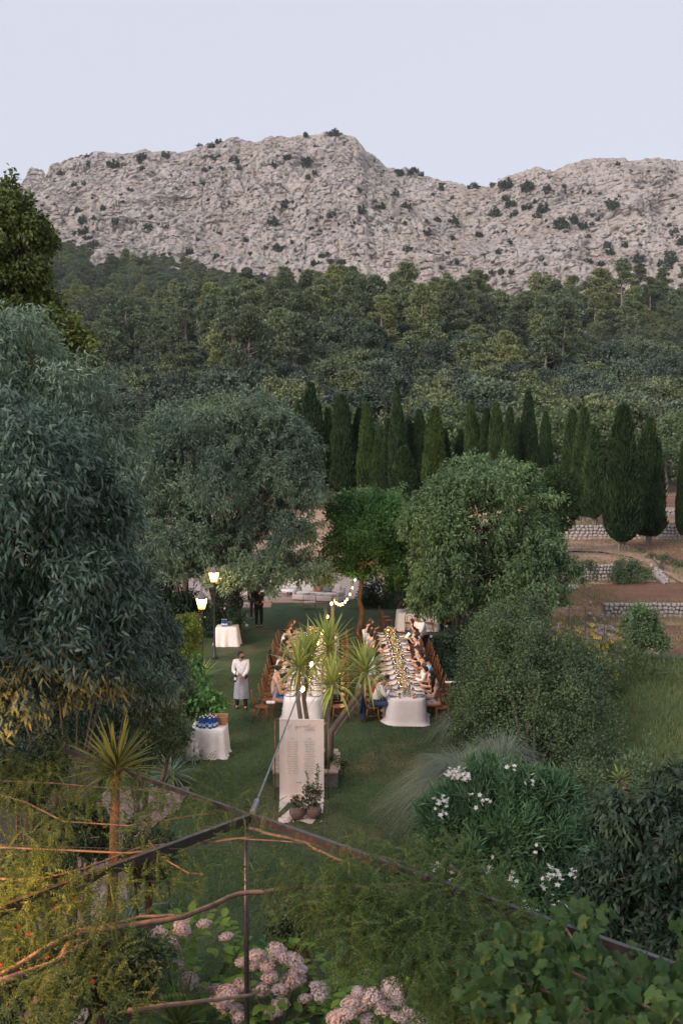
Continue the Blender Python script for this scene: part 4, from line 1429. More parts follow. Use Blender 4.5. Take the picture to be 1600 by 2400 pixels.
# central multi stemmed cordyline in its stone planter
cb = Vector((-.62, 23.6, .3))
cord = thing('cordyline_plant', (cb.x, cb.y, .3), 'tall multi stemmed spiky cordyline rising behind the seating banner', 'plant')
Y0 = 23.6
heads = [((699, 1560), 0, 78, .86), ((726, 1530), .5, 70, .84), ((779, 1601), -.2, 78, .84), ((770, 1516), .7, 78, .92), ((857, 1572), .1, 80, .84)]
stems = [[(752, 1835), (712, 1740), (698, 1640), (699, 1562)], [(756, 1835), (728, 1740), (712, 1640), (726, 1529)], [(758, 1840), (748, 1740), (760, 1665), (779, 1603)],
         [(765, 1838), (768, 1720), (770, 1610), (770, 1514)], [(768, 1838), (775, 1712), (822, 1648), (852, 1610), (857, 1574)]]
for (hp, dy, n, L), st in zip(heads, stems):
    pts_ = []
    for i, (u, v) in enumerate(st):
        f_ = i / (len(st) - 1)
        pts_.append(at_y(u, v, Y0 + dy * f_))
    mk('trunk', [tube([A(p) for p in pts_], [.075 if i == 0 else .055 for i in range(len(pts_))], 9)], M['bark_pale'], cord, smooth=True)
    c = at_y(hp[0], hp[1], Y0 + dy)
    spiky_head(cord, c, n, L, .06, cord_me, -.85, low_n=.78)
# second stem crossing with the leaning one
a_, b_, c_ = at_y(772, 1838, Y0), at_y(812, 1678, Y0 + .1), at_y(846, 1632, Y0 + .15)
mk('trunk', [tube([a_, at_y(778, 1728, Y0 + .1), b_, c_], [.07, .055, .05, .045], 9)], M['bark_pale'], cord, smooth=True)
# planter of stone copings round it
M['coping'] = pmat('coping_stone', (.42, .33, .28), (.3, .24, .2), 7, .85, .4, .02)
pc = thing('stone_planter', (-.72, 23.5, 0), 'low square stone planter with pinkish copings behind the banner', 'planter')
x0, x1, y0, y1 = -1.52, -.15, 22.75, 24.3
for (cx, cy, sx, sy) in [((x0 + x1) / 2, y0, x1 - x0 + .16, .2), ((x0 + x1) / 2, y1, x1 - x0 + .16, .2)]:
    mk('planter_wall', [box((cx, cy, .17), (sx - .05, .16, .34))], M['core'], pc)
    nn = 4
    for k in range(nn):
        mk('coping_stone', [rbox((x0 - .08 + (k + .5) * (sx / nn), cy, .37), (sx / nn - .015, .24, .06), .015)], M['coping'], pc)
for cx in (x0, x1):
    mk('planter_wall', [box((cx, (y0 + y1) / 2, .168), (.16, y1 - y0 - .2, .33))], M['core'], pc)
    for k in range(4):
        mk('coping_stone', [rbox((cx, y0 + .12 + (k + .5) * ((y1 - y0 - .24) / 4), .368), (.24, (y1 - y0 - .24) / 4 - .015, .06), .015)], M['coping'], pc)
mk('soil', [sheet(x0 + .07, x1 - .07, y0 + .09, y1 - .09, 8, 8, lambda x, y: .3 + .05 * fbm(np.stack([x * 5, y * 5, x * 0], 1), 2, 1))], M['bed'], pc)
gcv = mk('planter_greenery', [crown([(-.85, 23.5, .3, .6, .65, .2)], 130, 12, .09, .04, .1, seed=3), crown([(-.18, 23.2, .35, .2, .5, .16)], 60, 12, .08, .035, .08, seed=4)], M['leaf_small'])
tag(gcv, 'small leafy ground cover filling the stone planter', kind='stuff')


def yucca(u, v, y, base, L, n, label, W=.06, mes=None, r=.07, low=-.3):
    h = at_y(u, v, y)
    t_ = thing('yucca_plant', base, label, 'plant')
    mid = (A(base) + A(h)) / 2 + A([.08, 0, 0])
    mk('trunk', [tube([base, mid, h], [r * 1.2, r, r * .9], 9)], M['bark_warm'], t_, smooth=True)
    spiky_head(t_, h, n, L, W, mes or yuc_me, low)
    return t_


yucca(272, 1800, 13.6, Vector((-3.35, 13.2, 0)), .78, 85, 'large striped yucca with stiff yellow edged blades on the left', .05)
yucca(1145, 1520, 31, at_z(1143, 1700), .75, 46, 'bright green spiky plant poking out of the big shrub', .06, cord_me[:3], low=.1)
yucca(1452, 1826, 22.5, at_z(1462, 1890), .42, 40, 'small spiky plant with a dead thatched stem in the rough meadow', .05, cord_me, .1, low=-.5)
yucca(420, 2400, 12.2, at_z(420, 2440), .6, 34, 'dark low spiky rosette at the bottom edge', .05, yuc_me, low=.05)
yucca(470, 1590, 30, at_z(466, 1650), .75, 34, 'spiky plant behind the bottle table', .05, cord_me[:2], low=.1)
# strap leaved clump beside the leaning trunk
M['strap'] = leafmat('strap_leaf', [(.1, .16, .12), (.16, .22, .17), (.3, .36, .3)], .3, .45, .4)
strap_me = [blade_mesh('strap_blade', M['strap'], d) for d in (.5, .9, 1.2)]
for (u, v, n, L, lab) in [(400, 1835, 60, .75, 'clump of arching pale striped strap leaves at the foot of the leaning trunk'), (300, 2170, 34, .6, 'pale arching strap leaves behind the pergola vine'), (455, 1780, 26, .4, 'small tuft of strap leaves beside the bottle table')]:
    b_ = at_z(u, v, .05)
    q = thing('strap_leaf_plant', b_, lab, 'plant')
    spiky_head(q, b_ + Vector((0, 0, .1)), n, L, .045, strap_me, .05)

# ------------------------------------------------------------------ shrubs and flowers
M['petal_white'] = leafmat('white_petals', [(.6, .6, .58), (.75, .75, .72)], .3, .6, .2)
M['petal_pink'] = leafmat('dusty_pink_petals', [(.56, .4, .42), (.72, .6, .6), (.78, .72, .68)], .3, .6, .2)
M['petal_red'] = leafmat('red_petals', [(.5, .02, .03), (.65, .06, .08)], .3, .5, .3)
M['petal_yellow'] = leafmat('yellow_petals', [(.5, .36, .03), (.62, .47, .06)], .3, .5, .3)
M['petal_peach'] = leafmat('peach_petals', [(.65, .32, .2), (.7, .42, .3), (.7, .55, .45)], .3, .6, .3)
M['leaf_ole'] = leafmat('oleander_leaves', [(0.0728, 0.16, 0.0832), (0.114, 0.236, 0.124), (0.186, 0.34, 0.176)], .3, .35, .5, big=.6)
M['leaf_hyd'] = leafmat('hydrangea_leaves', [(0.078, 0.172, 0.0312), (0.125, 0.25, 0.0468), (0.203, 0.343, 0.078)], .3, .45, .4)
M['grass_plume'] = leafmat('plume_grass', [(.12, .16, .12), (.21, .26, .2), (.33, .36, .28)], .25, .5, .3)
M['leaf_wis'] = leafmat('vine_leaflets', [(0.0407, 0.0838, 0.0294), (0.0659, 0.122, 0.0441), (0.112, 0.167, 0.0588)], .4, .45, .4, big=.8)
M['leaf_grape'] = leafmat('grape_leaf', [(0.0281, 0.0708, 0.023), (0.0421, 0.101, 0.0314), (0.0842, 0.152, 0.047)], .4, .4, .5, big=1.5)


def flower(n=5, r=1.0, cup=.35):
    P = np.zeros((n, 3)); a = np.arange(n) * 2 * math.pi / n
    D = np.stack([np.cos(a), np.sin(a), np.full(n, cup)], 1)
    return scatter((LQ[0] * A([1, 1, 1]), LQ[1]), P, D, np.tile([0, 0, 1.], (n, 1)), r, r * .75)


FL = flower()
FLm = (FL[0], FL[1])


def blossoms(P, size, jit=.6):
    n = len(P)
    # flower proto lies in XY; aim its Z upward with jitter
    Z = nrm(A([0, -.35, 1]) + rng.normal(0, jit, (n, 3)))
    D = nrm(np.cross(Z, rdir(n)))
    return scatter(FLm, P, D, Z, size * rng.uniform(.7, 1.2, n))


def shrub(name, label, lobes, mat, nc, per, L, W, clump, cat='shrub', base=None, seed=0, proto=LQ, stems=6, bark='bark', **kw):
    b_ = Vector(base) if base is not None else Vector((lobes[0][0], lobes[0][1], 0))
    q = thing(name, b_, label, cat)
    st = []
    for k in range(stems):
        l = R.choice(lobes)
        e = A(l[:3]) + A([R.uniform(-.6, .6) * l[3], R.uniform(-.6, .6) * l[4], R.uniform(0, .5) * l[5]])
        s0 = A(b_) + A([R.uniform(-.2, .2), R.uniform(-.2, .2), 0])
        st.append(tube([s0, (s0 + e) / 2 + A([0, 0, .15]), e], [.035, .025, .01], 5))
    mk('stem', st, M[bark], q)
    mk('foliage', [crown(lobes, nc, per, L, W, clump, seed=seed, **kw)], mat, q)
    return q


# plume grass fountains
def plume(label, base, n, H, spread, r0=.35, seed=1, col='grass_plume', lean=(0, 0)):
    q = thing('fountain_grass', base, label, 'ornamental grass')
    V, Fq, off = [], [], 0
    ns = 8
    b_ = A(base)
    a = rng.uniform(0, 2 * math.pi, n); rr_ = r0 * np.sqrt(rng.uniform(0, 1, n))
    h = H * rng.uniform(.6, 1.08, n); sp_ = spread * rng.uniform(.25, 1.15, n)
    for i in range(n):
        ts = np.linspace(0, 1, ns)
        dx, dy = math.cos(a[i]), math.sin(a[i])
        rad = rr_[i] + sp_[i] * ts ** 1.7
        z = h[i] * (ts * 1.55 - ts ** 2.6 * (.55 + .9 * min(1, sp_[i] / spread)))
        P = np.stack([b_[0] + dx * rad + lean[0] * ts ** 2, b_[1] + dy * rad + lean[1] * ts ** 2, b_[2] + np.maximum(z, .02)], 1)
        s_ = A([-dy, dx, 0]) * .006
        w = (1 - ts * .8)[:, None]
        V.append(np.concatenate([P - s_ * w, P + s_ * w]))
        k = np.arange(ns - 1)
        Fq.append(np.stack([k, k + 1, k + 1 + ns, k + ns], 1) + off)
        off += 2 * ns
    bl = mk('blades', [(np.concatenate(V), np.concatenate(Fq))], M[col], q)
    return q


pb_ = at_z(1105, 1925)
plume('large fountain of fine grey green grass leaning over the lawn', (pb_.x, pb_.y, 0), 3000, 1.85, 1.4, .45, lean=(-.4, .1))
plume('grey blue grass clump behind the far round table', (4.1, 48.5, 0), 1500, 1.9, 1.7, .5)
plume('small tuft of grass at the foot of the big shrub', tuple(at_z(1090, 1740)), 900, 1.3, 1.0, .3)
plume('grass tuft behind the fountain grass', tuple(at_z(1170, 1850)), 900, 1.7, 1.2, .3)

# oleander
olb = [lobe(1180, 1975, 18, 170, 165, 1.05), lobe(1100, 1900, 18, 90, 80, .7), lobe(1250, 1890, 18, 85, 80, .7), lobe(1080, 2020, 17.6, 80, 80, .7), lobe(1280, 2030, 17.6, 85, 90, .7), lobe(1180, 2090, 17.2, 140, 70, .8), lobe(1180, 1850, 18.2, 90, 55, .7)]
ole = shrub('oleander_shrub', 'big rounded oleander with white flowers right of the lawn', olb, M['leaf_ole'], 2000, 15, .19, .03, .13, base=at_z(1180, 2140), droop=-.35, outw=1.0, rand=.6, seed=71, proto=LL, rough=.3, shoots=.015)
fp = []
for (u, v, n, y) in [(1075, 1812, 22, 17.6), (1060, 1815, 14, 17.6), (1088, 1820, 12, 17.6), (1040, 1872, 9, 17.3), (1028, 1880, 6, 17.3), (1105, 1860, 4, 17.2), (1190, 1800, 5, 17.8), (1242, 1830, 6, 17.6), (1135, 1878, 6, 17), (1040, 1910, 4, 17), (1145, 2035, 8, 16.5), (1200, 2055, 9, 16.4), (1290, 2040, 10, 16.6),
                     (1285, 2055, 7, 16.6), (1270, 2080, 6, 16.5), (1350, 2050, 8, 16.8), (1050, 2055, 4, 16.4), (1002, 2035, 6, 16.6), (1235, 2125, 7, 16.2), (1300, 2125, 4, 16.2), (1325, 2110, 5, 16.4), (1100, 2225, 4, 15.5), (1010, 2030, 4, 16.6), (1340, 2200, 3, 15.5), (1255, 1985, 3, 16.7), (1310, 2070, 4, 16.5)]:
    for k in range(n):
        fp.append(A(at_y(u + R.gauss(0, 8), v + R.gauss(0, 7), y - .25 + R.uniform(-.1, .1))))
mk('blossoms', [blossoms(A(fp), .05)], M['petal_white'], ole)['kind'] = 'stuff'

# big loose shrub on the right
pom = shrub('loose_shrub', 'big rambling small leaved shrub between the lawn and the meadow', [lobe(1250, 1620, 26, 125, 120, 1.6), lobe(1150, 1560, 26.5, 70, 90, 1.2), lobe(1220, 1500, 27, 85, 65, 1.2), lobe(1330, 1700, 25, 85, 90, 1.2), lobe(1200, 1720, 25, 105, 90, 1.3),
            lobe(1130, 1660, 26, 60, 80, 1.0), lobe(1340, 1590, 26.5, 60, 60, .9), lobe(1290, 1780, 24, 70, 60, .9), lobe(1160, 1490, 28, 50, 50, .9)], M['leaf_small'], 3300, 15, .09, .045, .19, base=at_z(1240, 1860), droop=.0, outw=.9, rand=.9, seed=73, stems=12, rough=.58)
tag(mk('weeds', [crown([lobe(1360, 1900, 21, 60, 90, 1.0)[:2] + (.25, .7, 2.4, .4), (5.0, 19.5, .2, 1.2, 2.6, .45), (3.9, 24, .2, .8, 2.2, .5), (6.5, 22.5, .2, 1.5, 2.0, .45)], 900, 14, .1, .045, .16, seed=75, droop=-.1)], M['leaf_small']), 'tangled dark weeds between the shrubs on the right', kind='stuff')
tag(mk('weeds', [crown([(4.2, 34, .3, 1.0, 4.5, .7), (5.6, 37, .3, 1.2, 3, .7), (4.6, 30, .3, .8, 2.5, .5)], 800, 14, .13, .055, .2, seed=76, droop=-.1)], M['leaf_dark']), 'dark leafy bed under the broad tree', kind='stuff')
# white flowering bushes by the slim trunks
for (u, v, y, ru, rv, lab) in [(1085, 1490, 37, 34, 34, 'dark shrub dotted with white roses beside the slim trunks'), (535, 1440, 40.5, 38, 66, 'dark rose bush with white blooms behind the small drinks table'), (500, 1470, 41, 28, 40, 'dark bush with a few white flowers beside the lamp post'), (1120, 1460, 40, 40, 30, 'low dark shrub with pale flowers under the broad tree')]:
    l = lobe(u, v, y, ru, rv)
    q = shrub('rose_bush', lab, [l, (l[0] - .2, l[1], l[2] - .4, l[3] * .9, l[4] * .9, l[5] * .7)], M['leaf_dark'], 360, 14, .1, .05, .14, base=(l[0], l[1], 0), seed=int(u))
    C, O = crown_pts([l], 26, 5, zmin=-.5)
    C = C + O * .12
    mk('blossoms', [blossoms(C, .075)], M['petal_white'], q)['kind'] = 'stuff'
shrub('clipped_bush', 'clipped yellow green bush in front of the lit lantern', [lobe(436, 1500, 31, 42, 58, .8), lobe(425, 1540, 31, 44, 45, .8), lobe(448, 1480, 31, 26, 32, .5)], M['leaf_hedge'], 1100, 16, .06, .035, .09, base=at_z(436, 1625), droop=-.3, outw=1.2, seed=81, rough=.06, inner=.2, shoots=0)
shrub('fig_like_bush', 'large leaved light green bush beside the bottle table', [lobe(478, 1650, 26, 36, 26, .4), lobe(455, 1600, 27, 30, 50, .5)], M['leaf_lime'], 120, 10, .16, .1, .14, base=at_z(470, 1710), seed=83, proto=LL)
shrub('dark_terrace_bush', 'dark bush growing from the right end of the tall terrace wall', [lobe(1465, 1330, 53, 26, 22, .8), lobe(1490, 1345, 52, 28, 16, .8), lobe(1450, 1350, 52, 18, 18, .6)], M['leaf_small'], 300, 14, .12, .06, .16, base=at_z(1465, 1365, .6), seed=84)
shrub('dark_terrace_bush', 'long low dark bushes edging the upper path, right side', [lobe(1545, 1312, 58, 30, 9, .8), lobe(1590, 1325, 56, 28, 10, .8), lobe(1500, 1303, 60, 22, 7, .6)], M['leaf_small'], 300, 14, .12, .06, .16, base=at_z(1545, 1330, 1.2), seed=85)
for (u, v, y, ru, rv, lab) in [(100, 1690, 19, 150, 60, 'dim undergrowth below the feathery trees at the far left'), (320, 1720, 21, 110, 70, 'dark undergrowth behind the large yucca'), (60, 1810, 15, 90, 60, 'dark shrub under the vine at the left edge'), (392, 1720, 24, 34, 60, 'dark shrub left of the bottle table'),
                               (180, 1950, 14.5, 70, 60, 'grey green shrub beside the stony path'), (80, 2050, 12.5, 90, 80, 'leafy shrub in the lower left under the vine'), (60, 2300, 10.8, 130, 110, 'red flowered shrub in the bottom left corner'), (270, 2250, 11.8, 100, 80, 'low bush below the wooden stake'), (350, 2000, 14, 60, 40, 'small bush on the edge of the stony path'),
                               (150, 1560, 17, 200, 60, 'dark leafy mass under the drooping tree'), (700, 2160, 13.8, 60, 30, 'low leafy plant left of the pergola post'), (425, 1640, 26, 24, 45, 'dark shrub behind the fig like bush')]:
    l = lobe(u, v, y, ru, rv)
    gz = 0
    q = shrub('garden_shrub', lab, [l, (l[0], l[1] + .2, max(.3, l[2] - l[5] * .6), l[3] * .9, l[4], l[5] * .8)], M['leaf_dark' if u < 200 and v < 1900 else 'leaf_small'], int(200 + ru * rv * .035), 14, .085, .04, .13, base=(l[0], l[1], 0), seed=int(u + v))
    if 'red' in lab:
        C, O = crown_pts([lobe(60, 2220, 10.6, 130, 130)], 30, 5)
        mk('blossoms', [blossoms(C + O * .1, .05)], M['petal_red'], q)['kind'] = 'stuff'

# sunflowers
M['stalk'] = leafmat('stalk_green', [(.06, .1, .04), (.1, .14, .06), (.16, .17, .09)], .2, .6, .3)
sf = []
for k in range(5):
    h = .95 + .13 * k
    pr = [(*tube([(0, 0, 0), (.03, .02, h * .5), (.0, -.04, h)], [.014, .012, .01], 4, caps=False), 0)]
    n = 11
    z = rng.uniform(.25, .95, n) * h; a = rng.uniform(0, 6.28, n)
    D = np.stack([np.cos(a), np.sin(a), rng.uniform(-.4, .3, n)], 1)
    pr.append((*scatter(LL, np.stack([0 * z, 0 * z, z], 1), D, np.tile([0, 0, 1.], (n, 1)), .24, .13), 0))
    for q_ in range(1 + k % 2):
        c = A([R.uniform(-.12, .12), -.05 + R.uniform(-.1, .1), h - q_ * .17])
        a = np.arange(12) * 2 * math.pi / 12
        D = np.stack([np.cos(a), np.full(12, -.25), np.sin(a)], 1)
        pr.append((*scatter(LQ, np.tile(c, (12, 1)), D, np.tile([0, -1., 0], (12, 1)), .07, .05), 1))
        pr.append((*ell(c + A([0, -.01, 0]), (.02, .012, .02), 7, 4), 2))
    o_ = mk('sunflower', pr, [M['stalk'], M['petal_yellow'], M['bark']], local=True)
    sf.append(o_.data); bpy.data.objects.remove(o_)
for k in range(120):
    u = R.uniform(1225, 1450); v = 1500 + (u - 1225) * .22 + R.uniform(-22, 75)
    p = at_z(u, v + 40)
    o_ = ob('sunflower', R.choice(sf)); o_.location = (p.x, p.y, 0); o_.rotation_euler = (R.uniform(-.1, .1), R.uniform(-.1, .1), R.uniform(-.7, .7)); s = R.uniform(.75, 1.15); o_.scale = (s, s, s)
    far_ = 'back' if v < 1545 else 'front'
    tag(o_, f'tall green stalk with small yellow sunflower heads, {far_} rows of the flower patch', 'sunflower', f'sunflowers in the {far_} rows of the flower patch')
tag(mk('patch_greenery', [crown([(p_.x, p_.y, .5, 2.2, 2.4, .6) for p_ in (at_z(1290, 1590), at_z(1380, 1600))], 420, 14, .13, .05, .2, seed=8, droop=-.5)], M['stalk']), 'loose green stems among the sunflowers', kind='stuff')
for (u, vt, vb, lab) in [(1256, 1385, 1545, 'tall round grey post among the yellow flowers'), (1308, 1460, 1560, 'short split stake among the yellow flowers'), (1286, 1480, 1570, 'leaning pale stake among the yellow flowers')]:
    p = at_z(u, vb); top = at_y(u + (3 if 'lean' in lab else 0), vt, p.y)
    q = mk('wooden_post', [tube([p, top], [.05, .045], 8)], M['bark_pale']); tag(q, lab, 'post')
for i, (u, v) in enumerate([(1370, 1490), (1415, 1500), (1450, 1512), (1332, 1470)]):
    p = at_z(u, v)
    tag(mk('fence_stake', [tube([p, p + Vector((0, 0, 1.15))], .022, 6)], M['bark_pale']), f'thin wire fence stake on the dry track, {["second", "third", "fourth", "first"][i]} from the left', 'stake', 'thin stakes along the dry track')

# hydrangeas
hy_leaf = blade_mesh('hydrangea_leaf_blade', M['leaf_hyd'], .25, .3)
V = A([[0, 0, 0], [-.3, .15, .03], [.3, .15, .03], [0, .2, 0], [-.48, .5, .02], [.48, .5, .02], [0, .5, -.03], [-.3, .82, -.06], [.3, .82, -.06], [0, .82, -.09], [0, 1.05, -.2]])
Ft = np.array([[0, 3, 1], [0, 2, 3], [7, 9, 10], [9, 8, 10]]); Fq = np.array([[1, 3, 6, 4], [3, 2, 5, 6], [4, 6, 9, 7], [6, 5, 8, 9]])
o_ = mk('hydrangea_leaf', [(V, [Ft, Fq])], M['leaf_hyd'], local=True); hl = o_.data; bpy.data.objects.remove(o_)
hh = []
for k in range(3):
    d = rdir(230, .4)
    P = d * A([1, 1, .8]) * rng.uniform(.72, 1.12, (230, 1))
    fl = scatter(flower(4, 1, .2), P, nrm(np.cross(d, rdir(230))), d, .19 * rng.uniform(.7, 1.2, 230))
    o_ = mk('flower_head', [fl], M['petal_pink'], local=True); hh.append(o_.data); bpy.data.objects.remove(o_)
hyd = [('hydrangea bush with pink heads left of the pergola post, fullest in leaf', (445, 2235), 13.2, .85, [(428, 2160), (478, 2165), (370, 2190), (400, 2212), (362, 2232), (342, 2262), (385, 2262), (415, 2265), (441, 2300), (485, 2320), (530, 2195), (425, 2178), (505, 2315)]),
       ('hydrangea bush with many pink heads right behind the pergola post', (655, 2320), 12.9, .95, [(565, 2255), (600, 2240), (590, 2265), (650, 2230), (665, 2245), (685, 2250), (700, 2275), (632, 2290), (610, 2320), (655, 2320), (680, 2300), (530, 2330), (515, 2350), (545, 2365), (565, 2310), (560, 2385), (640, 2375), (655, 2355), (740, 2310), (750, 2325), (715, 2340), (625, 2260), (695, 2290)]),
       ('hydrangea bush with heads at the bottom edge, right of the others', (880, 2390), 12.3, .95, [(838, 2325), (870, 2335), (825, 2350), (850, 2360), (900, 2330), (920, 2315), (930, 2345), (955, 2370), (900, 2365), (975, 2390), (815, 2375), (790, 2390), (860, 2390), (935, 2385), (990, 2400)])]
for lab, (u, v), y, rr_, hs in hyd:
    c = at_y(u, v, y)
    q = thing('hydrangea_bush', (c.x, c.y, 0), lab, 'hydrangea')
    stp = []
    for k in range(14):
        a = R.uniform(0, 6.28)
        stp.append(tube([(c.x, c.y, 0), (c.x + .3 * math.cos(a), c.y + .3 * math.sin(a), c.z * .5), (c.x + rr_ * .8 * math.cos(a), c.y + rr_ * .8 * math.sin(a), c.z)], [.015, .012, .008], 5))
    mk('stems', stp, M['stalk'], q)['kind'] = 'stuff'
    for k in range(250):
        d = rdir(1, .35)[0]
        p = A(c) + d * rr_ * A([1, 1, .75]) * R.uniform(.7, 1.0) - A([0, 0, .12])
        out = nrm(A([d[0], d[1], .15]) + rdir(1)[0] * .5)
        put_leaf(q, hl, p, out, A([0, 0, 1]) + d * .5, .17 * R.uniform(.7, 1.2), .12)
    for (hu, hv) in hs:
        # heads sit on the near upper shell of the bush
        a_ = A(at_y(hu, hv, y - rr_ * .75 + R.uniform(-.1, .3)))
        o_ = ob('flower_head', R.choice(hh), q)
        o_.location = Vector(a_) - q.location
        s = .108 * R.uniform(.75, 1.25)
        o_.scale = (s * R.uniform(.9, 1.25), s, s * R.uniform(.65, .9)); o_.rotation_euler = (R.uniform(-.6, .2), R.uniform(-.4, .4), R.uniform(0, 6))

# ------------------------------------------------------------------ pergola and vines
PZ = 3.5
C0 = at_z(592, 1915, PZ)
dR = (at_z(1590, 2272, PZ) - C0).normalized()
dL = (at_z(5, 2133, PZ) - C0).normalized()
per_ = thing('steel_pergola', (C0.x, C0.y, 0), 'dark steel pergola frame below the viewpoint, carrying the vines', 'pergola')


def beam(a, b_, w, h, name='beam', mat=None):
    a, b_ = A(a), A(b_)
    d = nrm(b_ - a); s = nrm(np.cross(d, [0, 0, 1])); u_ = np.cross(s, d)
    V = []
    for e in (a, b_):
        for (i, j) in ((-1, -1), (1, -1), (1, 1), (-1, 1)):
            V.append(e + s * w / 2 * i + u_ * h / 2 * j)
    return mk(name, [(A(V), A([[0, 3, 2, 1], [4, 5, 6, 7], [0, 1, 5, 4], [1, 2, 6, 5], [2, 3, 7, 6], [3, 0, 4, 7]]).astype(int))], mat or M['steel'], per_)


beam(C0 + dR * .03, C0 + dR * 5.9, .055, .09)
beam(C0 - dR * .03, C0 - dR * 4.1, .04, .06)
beam(C0 + dL * .05, C0 + dL * 6.5, .06, .1)
mk('post', [tube([C0 + Vector((-.08, -.04, -.05)), (C0.x - .08, C0.y - .04, 0)], .032, 10)], M['steel'], per_, smooth=True)
e_ = C0 + dR * 5.8
mk('post', [tube([e_ + Vector((0, 0, -.05)), (e_.x, e_.y, 0)], .032, 10)], M['steel'], per_, smooth=True)
beam(C0 + dR * 5.9 + Vector((0, 0, .002)), C0 + dR * 5.9 + dL * 5, .05, .08)
p_ = at_z(395, 1975, 1.7)
tag(mk('iron_stake', [tube([Vector((p_.x, p_.y, 0)), p_ + Vector((0, 0, .45))], .018, 6)], M['iron']), 'thin dark iron stake beside the stony path', 'stake')
# training wires
wr = []
for (a_, b_) in [((0, 1980), (560, 1990)), ((0, 2075), (420, 2062)), ((0, 1850), (560, 1905))]:
    wr.append(tube([at_z(*a_, PZ + .02), at_z((a_[0] + b_[0]) / 2, (a_[1] + b_[1]) / 2 + 4, PZ), at_z(*b_, PZ + .02)], .003, 4))
mk('training_wire', wr, M['iron'], per_)

# wooden stakes and trunks under the vine
q = thing('wisteria_vine', (-2.9, 11.0, 0), 'twining vine with feathery yellow green leaves covering the pergola', 'vine')
M['vine_bark'] = pmat('vine_bark', (.16, .12, .1), (.08, .065, .055), 14, .9, .6, .01, (1, 1, .3))
M['vine_tan'] = pmat('vine_tan', (.17, .12, .09), (.11, .075, .055), 14, .8, .4, .005, (1, 1, .3))


def vine(pix, r, name='stem', mat='vine_bark', z=PZ - .1, dz=0.0, n=6):
    pts_ = [A(at_z(u, v, z + (R.uniform(-dz, dz)))) for u, v in pix]
    # subdivide with wobble
    out = []
    for a_, b_ in zip(pts_[:-1], pts_[1:]):
        for k in range(5):
            out.append(a_ + (b_ - a_) * k / 5 + rng.normal(0, r * .16, 3))
    out.append(pts_[-1])
    return mk(name, [tube(out, [r * (1.1 - .5 * i / len(out)) for i in range(len(out))], n)], M[mat], q, smooth=True)


vine([(-60, 2330), (100, 2230), (180, 2185), (300, 2170), (430, 2150), (560, 2095), (700, 2080), (820, 2078), (1000, 2070)], .03)
vine([(180, 2190), (240, 2175), (330, 2150), (430, 2145)], .022)
vine([(0, 1986), (300, 2000), (560, 1965), (700, 1975), (810, 1985)], .012, mat='vine_tan')
vine([(0, 1862), (60, 1880), (150, 1925), (300, 1935), (460, 1910), (580, 1900)], .011, mat='vine_tan')
vine([(0, 2060), (80, 2065), (200, 2035), (330, 1985), (480, 1970), (600, 1960)], .012, mat='vine_tan')
vine([(0, 1830), (120, 1835), (300, 1850), (440, 1850)], .009, mat='vine_tan')
vine([(350, 1970), (380, 2010), (440, 2045), (480, 2050)], .01, mat='vine_tan')
vine([(560, 1935), (620, 1950), (760, 1985), (900, 2010), (1000, 2040)], .02)
vine([(600, 1920), (680, 1945), (740, 1990), (830, 2030)], .024, mat='vine_tan')
vine([(1055, 2030), (1100, 2070), (1120, 2110), (1150, 2170)], .022)
vine([(1060, 2105), (1110, 2130), (1200, 2190)], .018, mat='vine_tan')
vine([(820, 2080), (950, 2085), (1060, 2100)], .022)
vine([(0, 2300), (120, 2260), (220, 2200)], .03)
vine([(300, 2370), (450, 2350), (600, 2330)], .02)
mk('trunk', [tube([(C0.x - 2.6, 10.6, 0), (C0.x - 2.5, 10.7, 1.5), A(at_z(180, 2185, 3.35))], [.06, .05, .04], 8)], M['vine_bark'], q, smooth=True)
st_ = at_z(240, 2420)
tag(mk('wooden_stake', [tube([st_, at_y(238, 2165, st_.y)], [.045, .035], 8)], M['bark_warm'], smooth=True), 'warm lit wooden stake standing below the vine', 'stake')
st_ = at_z(345, 1790)
tag(mk('wooden_stake', [tube([st_, at_y(345, 1660, st_.y)], [.06, .05], 8)], M['bark_warm'], smooth=True), 'upright orange brown stake behind the large yucca', 'stake')
st_ = at_z(205, 2040)
tag(mk('wooden_stake', [tube([st_, at_y(235, 1870, st_.y)], [.055, .045], 8)], M['bark_warm'], smooth=True), 'leaning orange lit stake beside the stony path', 'stake')

FR = frond(7, .4, .2, .06)
